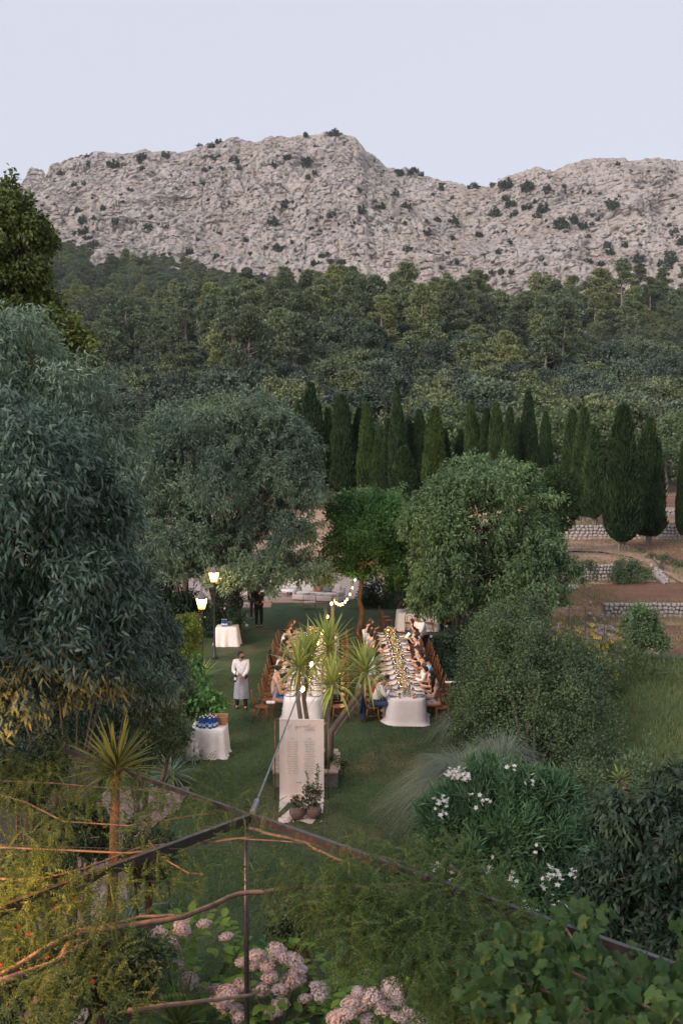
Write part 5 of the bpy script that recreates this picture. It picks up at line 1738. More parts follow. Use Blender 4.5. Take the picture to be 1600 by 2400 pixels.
# density of fronds given as patches on the pergola plane: (u, v, ru, rv, count)
patches = [(100, 1790, 110, 55, 240), (230, 1830, 110, 35, 160), (60, 1860, 90, 40, 150), (380, 1880, 120, 40, 150), (500, 1860, 70, 70, 110), (560, 1890, 60, 45, 70), (600, 1880, 40, 50, 40), (330, 1960, 120, 50, 60), (90, 1950, 100, 50, 110), (60, 2030, 80, 40, 120),
           (120, 2080, 130, 35, 130), (60, 2150, 90, 60, 170), (200, 2130, 120, 50, 110), (310, 2070, 120, 36, 70), (420, 2060, 90, 35, 50), (200, 2210, 70, 40, 40), (120, 2260, 130, 60, 110), (60, 2350, 110, 60, 100), (220, 2330, 100, 50, 50), (520, 2040, 80, 30, 40), (620, 2100, 60, 30, 30),
           (700, 2040, 70, 40, 80), (760, 2100, 90, 55, 170), (850, 2060, 90, 50, 190), (930, 2100, 110, 70, 320), (850, 2160, 110, 60, 280), (960, 2190, 110, 70, 330), (1040, 2140, 80, 70, 240), (1060, 2250, 80, 70, 240), (980, 2260, 70, 40, 130), (1070, 2350, 60, 50, 150), (860, 2235, 70, 35, 70),
           (1090, 2040, 90, 30, 110), (1010, 2010, 60, 30, 60), (1150, 2100, 80, 30, 110), (900, 1990, 90, 30, 60), (1180, 2180, 70, 50, 120), (1130, 2330, 70, 60, 120), (780, 2190, 60, 30, 50), (720, 2110, 50, 25, 30), (1220, 2150, 60, 25, 70), (300, 2360, 60, 30, 30)]
P, D, N = [], [], []
for (u, v, ru, rv, n) in patches:
    n = int(n * 1.15)
    nt_ = max(3, n // 9)
    for k in range(nt_):
        r_, a = math.sqrt(R.random()), R.uniform(0, 6.28)
        z = PZ + R.uniform(-.28, .22)
        c = A(at_z(u + ru * r_ * math.cos(a), v + rv * r_ * math.sin(a), z))
        d0 = rdir(1, .3)[0]
        for j in range(9):
            P.append(c + rng.normal(0, .1, 3))
            dd = nrm(d0 * .5 + rdir(1)[0] + A([0, 0, -.05]))
            D.append(dd)
            N.append(nrm(A([0, 0, 1]) + rdir(1)[0] * .35 - dd * dd[2]))
P, D, N = A(P), A(D), A(N)
tag(mk('foliage', [scatter(FR, P, D, N, .21 * rng.uniform(.6, 1.25, len(P)))], M['leaf_wis'], q), kind='stuff')
print('fronds', len(P))

# grape vine, bottom right
gl = []
for k in range(3):
    n = 37
    a = np.linspace(-2.8, 2.8, n)
    lobe_r = .42 + .06 * np.cos(a) + sum(w_ * np.exp(-((a - t0) / .3) ** 2) for t0, w_ in ((0, .22), (1.12, .18), (-1.12, .18), (2.15, .12), (-2.15, .12))) + .025 * np.cos(a * 21 + k)
    V = [(0, .25, .03)] + [(r_ * math.sin(x), .38 + r_ * math.cos(x), -.35 * r_ * r_ + .09 * math.sin(3 * x + k * 2)) for r_, x in zip(lobe_r, a)]
    Ft = np.array([[0, i + 1, i] for i in range(1, n)])
    V = A(V)
    o_ = mk('grape_leaf', [(V, Ft)], M['leaf_grape'], local=True, smooth=True); gl.append(o_.data); bpy.data.objects.remove(o_)
gv = thing('grape_vine', (2.6, 8.0, 0), 'grape vine with broad lobed leaves spilling into the lower right corner', 'vine')
gp_ = [(1130, 2300, 70, 80, 34), (1180, 2200, 60, 50, 20), (1250, 2250, 90, 90, 50), (1330, 2180, 50, 80, 24), (1360, 2290, 90, 80, 50), (1460, 2250, 60, 60, 20), (1500, 2350, 120, 60, 50), (1380, 2150, 60, 60, 14), (1200, 2370, 90, 50, 36), (1600, 2200, 30, 90, 12), (1580, 2300, 50, 60, 20)]
for (u, v, ru, rv, n) in gp_:
    for k in range(int(n * 1.5)):
        r_, a = math.sqrt(R.random()), R.uniform(0, 6.28)
        p = A(at_z(u + ru * r_ * math.cos(a), v + rv * r_ * math.sin(a), PZ + R.uniform(-.3, .5)))
        d = nrm(A([R.gauss(0, .7), -.4 + R.gauss(0, .6), -.5 + R.gauss(0, .6)]))
        put_leaf(gv, R.choice(gl), p, d, A([R.gauss(0, .7), -.35 + R.gauss(0, .5), 1]), .155 * R.uniform(.6, 1.25), .155 * R.uniform(.6, 1.15))


def gvine(pix, r):
    pts_ = [A(at_z(u, v, PZ + R.uniform(0, .2))) for u, v in pix]
    mk('stem', [tube(pts_, r, 6)], M['vine_tan'], gv, smooth=True)


gvine([(1650, 2420), (1450, 2330), (1300, 2260), (1180, 2190)], .012)
gvine([(1650, 2350), (1500, 2290), (1340, 2200), (1290, 2120)], .012)
gvine([(1500, 2420), (1300, 2330), (1140, 2280)], .012)
gvine([(1370, 2180), (1380, 2140), (1350, 2120)], .008)
mk('trunk', [tube([(3.4, 7.2, 0), (3.35, 7.3, 2), A(at_z(1650, 2420, PZ))], [.04, .03, .02], 7)], M['vine_bark'], gv)

# leaves past the limit of single parts: joined into one part of their plant
for pn, rows_ in EXTRA.items():
    par_ = bpy.data.objects[pn]
    parts = []
    for me, P_, D_, X_, Z_, sL_, sW_ in rows_:
        V = np.zeros(len(me.vertices) * 3); me.vertices.foreach_get('co', V); V = V.reshape(-1, 3)
        W_ = P_ + V[:, :1] * X_ * sW_ + V[:, 1:2] * D_ * sL_ + V[:, 2:] * Z_ * sL_
        fq = [list(p.vertices) for p in me.polygons if len(p.vertices) == 4]; ft = [list(p.vertices) for p in me.polygons if len(p.vertices) == 3]
        parts.append((W_, [np.array(f) for f in (fq, ft) if len(f)]))
    tag(mk('foliage', parts, rows_[0][0].materials[0], par_, True), kind='stuff')

# ------------------------------------------------------------------ lanterns
M['glass_lit'] = emit('lit_glass', (1.0, .55, .22), 1.5)
tt_ = M['glass_lit'].node_tree
bb_ = [n for n in tt_.nodes if n.type == 'BSDF_PRINCIPLED'][0]
tr_ = tt_.nodes.new('ShaderNodeBsdfTransparent'); mx_ = tt_.nodes.new('ShaderNodeMixShader'); mx_.inputs[0].default_value = .5
tt_.links.new(bb_.outputs[0], mx_.inputs[1]); tt_.links.new(tr_.outputs[0], mx_.inputs[2])
tt_.links.new(mx_.outputs[0], [n for n in tt_.nodes if n.type == 'OUTPUT_MATERIAL'][0].inputs[0])
M['bulb'] = emit('bulb_lit', (1.0, .7, .36), 12)
M['bulb_string'] = emit('string_bulb_lit', (1.0, .66, .3), 3.6)


def lantern(x, y, h, label, power=60, s=1.0, col=(1, .62, .28)):
    t_ = thing('street_lamp', (x, y, 0), label, 'street lamp')
    b_ = h - .72 * s
    mk('pole', [lathe([(.001, -.05), (.11, -.05), (.11, .12), (.07, .16), (.055, .5), (.04, .55), (.036, b_ - .1), (.06, b_ - .06), (.03, b_ - .02), (.03, b_)], 10, (x, y, 0))], M['iron'], t_, smooth=True)
    n = 6
    mk('lantern_base', [lathe([(.02, b_), (.045, b_ + .03), (.1 * s, b_ + .1 * s), (.125 * s, b_ + .12 * s), (.001, b_ + .121 * s)], n, (x, y, 0))], M['brass'], t_)
    z0, z1, r0, r1 = b_ + .12 * s, b_ + .5 * s, .12 * s, .21 * s
    a = np.arange(n) * 2 * math.pi / n
    for i in range(n):
        k = (i + 1) % n
        q_ = [(x + r * math.cos(w), y + r * math.sin(w), z) for (r, w, z) in ((r0, a[i], z0), (r0, a[k], z0), (r1, a[k], z1), (r1, a[i], z1))]
        mk('glass_pane', [(A(q_), np.array([[0, 1, 2, 3]]))], M['glass_lit'], t_)
        mk('glazing_bar', [tube([q_[0], q_[3]], .011 * s, 5)], M['iron'], t_)
    mk('lantern_rim', [lathe([(r1 - .01, z1 - .01), (r1 + .03, z1 - .01), (r1 + .03, z1 + .02), (r1 - .01, z1 + .02)], n, (x, y, 0))], M['iron'], t_)
    mk('lantern_roof', [lathe([(r1 + .02, z1 + .02), (.12 * s, z1 + .14 * s), (.1 * s, z1 + .14 * s), (.1 * s, z1 + .18 * s), (.03, z1 + .2 * s), (.02, z1 + .25 * s), (.001, z1 + .27 * s)], n, (x, y, 0))], M['glass_top'], t_)
    mk('bulb', [ell((x, y, z0 + .18 * s), (.045 * s, .045 * s, .09 * s), 10, 7)], M['bulb'], t_, smooth=True)
    l = bpy.data.lights.new('lamp_light', 'POINT'); l.energy = power; l.color = col; l.shadow_soft_size = .06
    lo = ob('lamp_light', l, t_); lo.location = (0, 0, z0 + .34 * s)
    return t_


M['glass_top'] = pmat('lantern_top', (.25, .2, .18), (.1, .08, .08), 9, .3, .1, .002)
p = at_z(471, 1592); lantern(p.x + .05, p.y, at_y(471, 1388, p.y).z, 'lit lantern on a post in front, nearer of the two lamps', 150, .95)
p = at_z(503, 1545); lantern(p.x, p.y, at_y(504, 1328, p.y).z, 'lit lantern half hidden in the tree, farther of the two lamps', 220, .95)
lantern(-4.1, 8.7, 5.0, 'lit lantern on a tall post just beyond the left edge', 2100, 1.0, (1, .38, .07))

# ------------------------------------------------------------------ string of bulbs
sp_post = at_z(780, 1603)
ptop = at_y(779, 1397, sp_post.y)
tag(mk('wooden_post', [tube([sp_post, ptop + Vector((0, 0, .05))], [.065, .055], 10)], M['bark_warm'], smooth=True), 'round wooden post holding up the string of bulbs between the tables', 'post')
sl = thing('string_lights', (sp_post.x, sp_post.y, 0), 'string of warm round bulbs from the pergola corner over the post to the tree', 'string lights')
Pc = C0 + Vector((0, 0, .06))
Pa = ptop
Pt = at_y(833, 1346, 41)


def cat(a, b_, sag, n=24):
    a, b_ = A(a), A(b_)
    return [a + (b_ - a) * i / n - A([0, 0, sag * 4 * (i / n) * (1 - i / n)]) for i in range(n + 1)]


w1 = cat(Pc, Pa, .12); w2 = cat(Pa, Pt, .55)
mk('support_cable', [tube(w1[:11], .014, 6)], M['galv'], sl)
mk('cable', [tube(w1[10:], .012, 5), tube(w2, .01, 5)], M['iron'], sl)
ht = M['galv']
mk('turnbuckle', [tube([w1[0], w1[1] * .5 + w1[0] * .5], .04, 8)], M['galv'], sl)


def bulb(p, s=.052, pw=26):
    mk('socket', [tube([p, p - A([0, 0, .07])], .018, 6)], M['iron'], sl)
    mk('bulb', [ell(p - A([0, 0, .11]), (s, s, s * 1.15), 10, 7)], M['bulb_string'], sl, smooth=True)
    l = bpy.data.lights.new('bulb_light', 'POINT'); l.energy = pw; l.color = (1, .6, .22); l.shadow_soft_size = .05
    lo = ob('bulb_light', l, sl); lo.location = Vector(p) - Vector((0, 0, .2)) - sl.location


d1 = np.cumsum([0] + [np.linalg.norm(w1[i + 1] - w1[i]) for i in range(len(w1) - 1)])
for y in (20.0, 22.2, 24.5, 26.8, 29.3, 31.6):
    i = min(range(len(w1)), key=lambda k: abs(w1[k][1] - y))
    bulb(w1[i])
for k in (1, 3, 5, 7, 9, 12, 14, 17, 20, 23):
    bulb(w2[k], .042, 20)
# ------------------------------------------------------------------ draped tables
def cloth_table(label, cx, cy, w, d, h=.75, folds=9, amp=.03, flare=.06, puddle=.0, round_=0, group=None, seed=0, rz=0.0, mat='cloth'):
    t_ = thing('draped_table', (cx, cy, 0), label, 'table', group, rz)
    m_ = 176
    th = np.arange(m_) * 2 * math.pi / m_
    if round_:
        bx, by = w / 2 * np.cos(th), d / 2 * np.sin(th)
    else:
        e = .09
        c_, s_ = np.cos(th), np.sin(th)
        rr_ = 1 / np.maximum(np.abs(c_) ** (1 / e * .9) + np.abs(s_) ** (1 / e * .9), 1e-9) ** (e / .9)
        bx, by = w / 2 * c_ * rr_, d / 2 * s_ * rr_
        # re-space along the outline
        P = np.stack([bx, by], 1); P2 = np.vstack([P, P[:1]])
        sl_ = np.concatenate([[0], np.cumsum(np.linalg.norm(np.diff(P2, axis=0), axis=1))])
        tg = np.linspace(0, sl_[-1], m_ + 1)[:-1]
        bx, by = np.interp(tg, sl_, P2[:, 0]), np.interp(tg, sl_, P2[:, 1])
    tx, ty = np.roll(bx, -1) - np.roll(bx, 1), np.roll(by, -1) - np.roll(by, 1)
    ln = np.hypot(tx, ty) + 1e-9
    nx_, ny_ = ty / ln, -tx / ln
    arc = np.cumsum(ln) / 2
    cor = (np.abs(bx) / (w / 2)) ** 8 * (np.abs(by) / (d / 2)) ** 8 if not round_ else np.ones(m_) * .3
    f1 = np.sin(arc * folds + seed) * .6 + np.sin(arc * folds * 1.73 + seed * 2) * .4 + (vnoise(np.stack([arc * 3, arc * 0 + seed, arc * 0], 1), seed) - .5) * 1.2
    rings = []
    levels = [(1, -.004, 0), (1, .0, .25), (.97, .01, .6)] + [(1 - k / 9, None, 1) for k in range(1, 9)] + [(.018, None, 1)]
    for (lv, off, hz_) in levels:
        dn = 1 - lv
        o_ = (off if off is not None else .012) + dn * (flare + amp * f1 + cor * .1) * (1 if lv < .95 else .2)
        if lv < .1:
            o_ = o_ + puddle * (.35 + np.maximum(0, f1) * .6 + cor * .8)
        z = h * lv if lv > .02 else np.full(m_, .018) + .012 * np.maximum(f1, 0)
        z = z + 0 * bx
        if off is not None and lv == 1:
            z = z - (.008 if hz_ > 0 else 0)
        rings.append(np.stack([bx + nx_ * o_, by + ny_ * o_, z], 1))
    V = np.concatenate(rings)
    Fq = []
    for i in range(len(rings) - 1):
        j = np.arange(m_); k = (j + 1) % m_
        Fq.append(np.stack([i * m_ + j, (i + 1) * m_ + j, (i + 1) * m_ + k, i * m_ + k], 1))
    V = np.vstack([V, [[0, 0, h]]])
    c0 = len(V) - 1
    Ft = np.stack([np.full(m_, c0), np.arange(m_), (np.arange(m_) + 1) % m_], 1)
    mk('tablecloth', [(V, [np.concatenate(Fq), Ft])], M[mat], t_, smooth=True, local=True)
    return t_


TL, TR_ = (-1.11, 32.9), (1.88, 32.8)
cloth_table('long banquet table under white cloth on the left, behind the spiky plant', TL[0], TL[1], 1.1, 10.2, folds=7, puddle=.05, seed=1)
cloth_table('long banquet table under white cloth on the right with a candlelit garland', TR_[0], TR_[1], 1.1, 10.0, folds=6, puddle=.12, flare=.05, amp=.022, seed=2)
cloth_table('far round cornered guest table with cloth and set places, no one seated', 3.28, 42.7, 1.75, 1.45, folds=14, amp=.045, seed=3)
p_ = at_z(488, 1778)
DT = Vector((p_.x, p_.y + .28, 0))
cloth_table('near drinks table under a draped cloth, crowded with blue water bottles', DT.x, DT.y, .86, .72, .78, folds=15, amp=.05, flare=.04, puddle=.04, seed=4)
p_ = at_z(531, 1516)
DT2 = Vector((p_.x, p_.y + .3, 0))
cloth_table('small far drinks table under a draped cloth with three blue bottles', DT2.x, DT2.y, .84, .7, .78, folds=13, amp=.05, seed=5, flare=.08)

# ------------------------------------------------------------------ bentwood chairs
def mesh_of(parts, mat, smooth=True, name='part'):
    o_ = mk(name, parts, mat, local=True, smooth=smooth)
    me = o_.data; bpy.data.objects.remove(o_)
    return me


cw = M['chair_wood']
def hoop(w, zb, zt, yb, yt, r):
    pts_ = [(-w * .92, yb, zb)]
    zm = zt - w * .9
    for k in range(0, 3):
        pts_.append((-w, 0, zb + (zm - zb) * (k + 1) / 3))
    for k in range(1, 8):
        a = math.pi - math.pi * k / 8
        pts_.append((w * math.cos(a), 0, zm + w * .9 * math.sin(a)))
    for k in range(3, 0, -1):
        pts_.append((w, 0, zb + (zm - zb) * k / 3))
    pts_.append((w * .92, yb, zb))
    pts_ = [(x, yb + (yt - yb) * (z - zb) / (zt - zb), z) for x, _, z in pts_]
    return tube(pts_, r, 6)


CH = {'seat': mesh_of([lathe([(.001, .455), (.17, .453), (.2, .462), (.205, .45), (.19, .432), (.001, .43)], 16)], cw),
      'back_hoop': mesh_of([hoop(.19, .44, .93, -.18, -.29, .015)], cw), 'inner_hoop': mesh_of([hoop(.105, .45, .82, -.19, -.265, .011)], cw),
      'leg_ring': mesh_of([tube([(.16 * math.cos(a), .16 * math.sin(a), .21) for a in np.linspace(0, 2 * math.pi, 13)[:-1]], .01, 5, closed=True)], cw)}
LEGS = [mesh_of([tube([(sx * .14, .14, .44), (sx * .155, .16, .2), (sx * .18, .2, 0)], [.017, .015, .012], 6)], cw) for sx in (-1, 1)] + \
       [mesh_of([tube([(sx * .165, -.17, .46), (sx * .16, -.19, .25), (sx * .18, -.27, 0)], [.018, .016, .013], 6)], cw) for sx in (-1, 1)]


def chair(x, y, rz, label, group):
    t_ = thing('bentwood_chair', (x, y, 0), label, 'chair', group, rz)
    for k, me in CH.items():
        ob(k, me, t_)
    for me in LEGS:
        ob('leg', me, t_)
    return t_


SEATY = [28.25 + i * .67 for i in range(15)]
OUTX = {'RR': 2.83, 'RL': .93, 'LL': -2.08, 'LR': -.14}
FACE = {'RR': 90, 'RL': -90, 'LL': -90, 'LR': 90}
where = {'RR': 'right hand side of the right banquet table', 'RL': 'left hand side of the right banquet table', 'LL': 'left hand side of the left banquet table', 'LR': 'right hand side of the left banquet table'}
for k in ('RR', 'RL', 'LL', 'LR'):
    s = 1 if FACE[k] == 90 else -1
    for i, y in enumerate(SEATY):
        ori = math.radians(FACE[k]) + R.uniform(-.12, .12)
        out = .0
        if k == 'LL' and i in (0,): out = .12
        chair(OUTX[k] + s * (.06 + out) + R.uniform(-.04, .04), y + R.uniform(-.05, .05), ori, f'brown bentwood chair along the {where[k]}', f'bentwood chairs along the {where[k]}')
tx, ty = 3.28, 42.7
for (dx, dy, a, lab) in [(-.42, -1.05, 0, 'front left chair of the far table, back towards the long tables'), (.42, -1.05, 0, 'front right chair of the far table, back towards the long tables'), (-1.3, -.45, -80, 'nearer chair at the left side of the far table'), (-1.35, .45, -100, 'farther chair at the left side of the far table'),
                         (1.3, -.5, 80, 'nearer chair at the right side of the far table'), (1.35, .4, 100, 'farther chair at the right side of the far table'), (-.55, 1.15, 180, 'chair behind the far table, at its left'), (.7, 1.1, 180, 'chair behind the far table, at its right')]:
    chair(tx + dx, ty + dy, math.radians(a), lab, 'bentwood chairs round the far table')

# ------------------------------------------------------------------ tableware
M['china'] = pmat('china', (.72, .7, .7), (.66, .64, .64), 9, .25, 0, 0)
M['charger'] = pmat('slate_rim', (.16, .17, .19), (.11, .12, .14), 9, .4, 0, 0)
M['napkin_d'] = pmat('napkin_slate', (.05, .055, .075), (.035, .04, .05), 9, .9, .2, .002)
M['paper'] = pmat('paper', (.75, .73, .7), (.7, .68, .65), 9, .8, 0, 0)
m, t, b, o = new_mat('clear_glass')
tr_ = t.nodes.new('ShaderNodeBsdfTransparent'); gl_ = t.nodes.new('ShaderNodeBsdfGlossy'); gl_.inputs['Roughness'].default_value = .05
fr_ = t.nodes.new('ShaderNodeFresnel'); fr_.inputs[0].default_value = 1.5
mh = t.nodes.new('ShaderNodeMath'); mh.operation = 'MULTIPLY_ADD'; mh.inputs[1].default_value = 1.3; mh.inputs[2].default_value = .14
t.links.new(fr_.outputs[0], mh.inputs[0])
mx_ = t.nodes.new('ShaderNodeMixShader'); t.links.new(mh.outputs[0], mx_.inputs[0]); t.links.new(tr_.outputs[0], mx_.inputs[1]); t.links.new(gl_.outputs[0], mx_.inputs[2])
t.links.new(mx_.outputs[0], o.inputs[0])
M['glass'] = m
M['flame'] = emit('candle_flame', (1, .62, .22), 22)
M['wax'] = pmat('wax', (.7, .55, .35), (.65, .5, .3), 5, .5, 0, 0)
plate_me = mesh_of([(*lathe([(.001, .012), (.09, .012), (.115, .02), (.112, .024), (.001, .016)], 16), 0), (*lathe([(.001, .002), (.1, .002), (.148, .016), (.146, .02), (.112, .012)], 16), 1)], [M['china'], M['charger']])
nap_me = mesh_of([rbox((0, 0, .033), (.1, .2, .014), .005)], M['napkin_d'])
napw_me = mesh_of([rbox((0, 0, .033), (.12, .2, .014), .005)], M['cloth'])
wg_me = mesh_of([lathe([(.001, .002), (.034, .002), (.03, .006), (.005, .012), (.004, .085), (.012, .095), (.033, .12), (.038, .15), (.031, .19)], 10)], M['glass'])
tb_me = mesh_of([lathe([(.001, .004), (.03, .004), (.036, .095), (.033, .095), (.028, .01)], 10)], M['glass'])
cut_me = mesh_of([rbox((0, 0, .006), (.018, .2, .004), .002), rbox((.03, 0, .006), (.014, .2, .004), .002)], M['galv'])
side_lbl = {'RR': 'right side of the right banquet table', 'RL': 'left side of the right banquet table', 'LL': 'left side of the left banquet table', 'LR': 'right side of the left banquet table'}
EDGE = {'RR': (2.43, -1), 'RL': (1.33, 1), 'LL': (-1.66, 1), 'LR': (-.56, -1)}


def put(name, me, x, y, z, rz, label, cat, group):
    o_ = ob(name, me); o_.location = (x, y, z); o_.rotation_euler = (0, 0, rz)
    return tag(o_, label, cat, group)


for k, (ex, s) in EDGE.items():
    for i, y in enumerate(SEATY):
        rz = math.radians(FACE[k])
        px_ = ex + s * .17
        put('dinner_plate', plate_me, px_, y, .751, 0, f'white plate with slate rim on the {side_lbl[k]}', 'plate', f'plates on the {side_lbl[k]}')
        dark = R.random() < (.55 if k == 'RR' else .3)
        put('folded_napkin', nap_me if dark else napw_me, px_ + R.uniform(-.02, .02), y, .749, rz + R.uniform(-.2, .2), f'{"slate" if dark else "pale"} folded napkin on a plate,  {side_lbl[k]}', 'napkin', f'{"dark" if dark else "pale"} napkins on the {side_lbl[k]}')
        put('wine_glass', wg_me, ex + s * .36, y + R.uniform(.05, .15), .752, 0, f'stemmed wine glass on the {side_lbl[k]}', 'glass', f'wine glasses on the {side_lbl[k]}')
        put('tumbler', tb_me, ex + s * .34, y - R.uniform(.02, .1), .752, 0, f'clear water tumbler on the {side_lbl[k]}', 'glass', f'tumblers on the {side_lbl[k]}')
        if k in ('RR', 'RL'):
            put('cutlery', cut_me, px_, y - .2, .752, rz, f'knife and fork laid beside a plate on the {side_lbl[k]}', 'cutlery', f'cutlery on the {side_lbl[k]}')
for k in range(8):
    a = k * math.pi / 4 + .2
    put('dinner_plate', plate_me, 3.28 + .62 * math.cos(a), 42.7 + .5 * math.sin(a), .751, 0, 'white plate with slate rim on the far round cornered table', 'plate', 'plates on the far table')
    put('wine_glass', wg_me, 3.28 + .4 * math.cos(a + .25), 42.7 + .32 * math.sin(a + .25), .752, 0, 'stemmed wine glass on the far round cornered table', 'glass', 'wine glasses on the far table')

# garlands, candles
M['garl'] = leafmat('garland_leaves', [(.09, .13, .06), (.14, .18, .09), (.2, .24, .14)], .3, .5, .3)
ARR = []
for v_ in range(4):
    def blob(n, sx, sy, sz):
        d = rdir(n, .4)
        return d * A([sx, sy, sz]) * rng.uniform(.5, 1.05, (n, 1)) + A([0, 0, .08])
    P = blob(200, .2, .45, .16); 
    lf = scatter(LQ, P, rdir(200, .3), rdir(200), .07, .035)
    bl1 = blossoms(blob(40, .2, .46, .18), .035); bl2 = blossoms(blob(34, .19, .44, .19), .034); bl3 = blossoms(blob(12, .18, .4, .19), .03)
    ARR.append((mesh_of([lf], M['garl'], False), mesh_of([bl1], M['petal_white'], False), mesh_of([bl2], M['petal_peach'], False), mesh_of([bl3], M['petal_yellow'], False)))


def arrangement(x, y, z, s, v_, label, group=None, rz=0):
    q_ = thing('flower_arrangement', (x, y, z), label, 'flowers', group, rz)
    q_.scale = (s, s, s)
    for nm, me in zip(('greenery', 'white_blossoms', 'peach_blossoms', 'yellow_blossoms'), ARR[v_ % 4]):
        ob(nm, me, q_)['kind'] = 'stuff'
    return q_


CAND = (mesh_of([lathe([(.001, .002), (.045, .002), (.05, .02), (.05, .2), (.047, .2), (.047, .02)], 12)], M['glass']), mesh_of([lathe([(.001, .005), (.035, .005), (.035, .11), (.001, .11)], 10)], M['wax']),
        mesh_of([lathe([(.001, .112), (.009, .125), (.006, .145), (.001, .165)], 8)], M['flame']))
for nm, cx in (('right', 1.86), ('left', -1.11)):
    for i in range(10):
        y = 28.35 + i * 1.02
        arrangement(cx + R.uniform(-.05, .05), y, .75, 1.15 if i == 9 else R.uniform(.72, .95), i, f'loose peach and white flower bunch in the centre garland of the {nm} banquet table', f'flower bunches of the {nm} table garland')
        for j in (0, 1):
            yy_ = y + .42 + .22 * j
            xx_ = cx + (-.12 if j else .13) + R.uniform(-.03, .03)
            c_ = thing('candle_jar', (xx_, yy_, .752), f'lit candle in a clear glass jar in the garland of the {nm} banquet table', 'candle', f'candle jars on the {nm} banquet table')
            ob('glass_jar', CAND[0], c_); cc = ob('candle', CAND[1], c_); ob('flame', CAND[2], cc)
            if True:
                l = bpy.data.lights.new('candle_light', 'POINT'); l.energy = 3.5; l.color = (1, .55, .2); l.shadow_soft_size = .03
                lo = ob('candle_light', l, c_); lo.location = (0, 0, .23)
arrangement(3.28, 42.7, .75, 1.0, 1, 'yellow and white flower centrepiece on the far table', rz=1.57)
# rolls and fruit near the table front
M['orange'] = pmat('orange_peel', (.6, .24, .04), (.5, .17, .03), 20, .5, .1, .002)
for (x, y, lab) in [(2.05, 27.95, 'orange fruit at the near end of the right table, right of the flowers'), (1.66, 27.98, 'orange fruit at the near end of the right table, left of the flowers'), (2.12, 28.02, 'second orange fruit touching the first, near end of the right table')]:
    tag(mk('orange_fruit', [ell((x, y, .785), (.037, .037, .034), 10, 7)], M['orange'], smooth=True), lab, 'fruit')

# ------------------------------------------------------------------ bottles, basket, bag
m, t, b, o = new_mat('blue_glass')
b.inputs['Base Color'].default_value = (.03, .14, .5, 1); b.inputs['Roughness'].default_value = .08
b.inputs['Transmission Weight'].default_value = .55; b.inputs['IOR'].default_value = 1.3
M['blue_glass'] = m
M['dark_glass'] = pmat('dark_wine_glass', (.012, .022, .014), (.01, .016, .01), 5, .1, 0, 0, spec=.6)
M['wicker'] = pmat('wicker', (.42, .22, .1), (.28, .14, .06), 30, .7, .5, .006, (1, 1, 3))
M['label_mat'] = pmat('bottle_label', (.45, .55, .7), (.6, .65, .72), 20, .7, 0, 0)
BOT = (mesh_of([lathe([(.001, .0), (.04, .0), (.042, .02), (.042, .15), (.036, .19), (.017, .235), (.015, .27)], 12)], M['blue_glass']), mesh_of([lathe([(.017, .265), (.018, .29), (.001, .292)], 10)], M['paper']), mesh_of([lathe([(.0432, .05), (.0432, .12)], 12)], M['label_mat']))
WIN = (mesh_of([lathe([(.001, .0), (.037, .0), (.038, .02), (.038, .19), (.03, .22), (.014, .245), (.014, .31), (.001, .311)], 12)], M['dark_glass']), mesh_of([lathe([(.0392, .06), (.0392, .15)], 12)], M['paper']))


def bottle(x, y, z, label, wine=False, group=None, parent_rot=(0, 0, 0)):
    q_ = thing('wine_bottle' if wine else 'water_bottle', (x, y, z), label, 'bottle', group)
    q_.rotation_euler = parent_rot
    ms = (('glass', WIN[0]), ('paper_label', WIN[1])) if wine else (('glass', BOT[0]), ('cap', BOT[1]), ('paper_label', BOT[2]))
    for nm, me in ms:
        ob(nm, me, q_)
    return q_


bp = [(-.2, -.24), (-.1, -.27), (.06, -.3), (.15, -.22), (-.02, -.15), (-.15, -.12), (.09, -.12), (.19, -.1), (-.08, -.03), (.03, .0)]
for i, (dx, dy) in enumerate(bp):
    bottle(DT.x + dx, DT.y + dy, .785, f'blue glass water bottle on the near drinks table, {"front row" if dy < -.2 else ("middle row" if dy < -.1 else "back row")}', group=f'blue bottles on the near drinks table, {"front row" if dy < -.2 else ("middle row" if dy < -.1 else "back row")}')
for i, (dx, dy, lab) in enumerate([(-.3, -.12, 'dark wine bottle standing leftmost on the near drinks table'), (-.33, .05, 'dark wine bottle behind the leftmost one on the near drinks table'), (-.02, .17, 'dark bottle with a gold neck leaning in the middle of the drinks table'), (.08, .15, 'dark bottle with a cream label beside the wicker basket')]):
    bottle(DT.x + dx, DT.y + dy, .785, lab, True)
bk_ = thing('wicker_basket', (DT.x + .26, DT.y + .16, .782), 'open wicker basket at the back right of the near drinks table', 'basket')
for k, (cx, cy, sx, sy) in enumerate([(0, -.17, .36, .02), (0, .17, .36, .02), (-.17, 0, .02, .32), (.17, 0, .02, .32)]):
    parts = [rbox((DT.x + .26 + cx, DT.y + .16 + cy, .79 + .024 * r_ + .012), (sx + .008 * (r_ % 2), sy + .008 * (r_ % 2), .022), .009) for r_ in range(8)]
    mk('woven_side', parts, M['wicker'], bk_)
mk('rim', [tube([(DT.x + .26 + sx * .185, DT.y + .16 + sy * .185, .99) for sx, sy in ((-1, -1), (0, -1), (1, -1), (1, 0), (1, 1), (0, 1), (-1, 1), (-1, 0))], .014, 6, closed=True)], M['wicker'], bk_)
rb_ = thing('bread_basket', (DT.x - .08, DT.y + .25, .782), 'round shallow wicker tray behind the bottles on the near drinks table', 'basket')
mk('woven_bowl', [lathe([(.001, .784), (.09, .786), (.13, .85), (.14, .85), (.1, .782)], 16, (DT.x - .08, DT.y + .25, 0))], M['wicker'], rb_)
for i, (dx, dy) in enumerate([(-.18, -.12), (-.1, -.14), (-.02, -.12)]):
    bottle(DT2.x + dx, DT2.y + dy, .785, f'blue glass bottle on the small far drinks table, {["leftmost", "middle", "rightmost"][i]} of three')
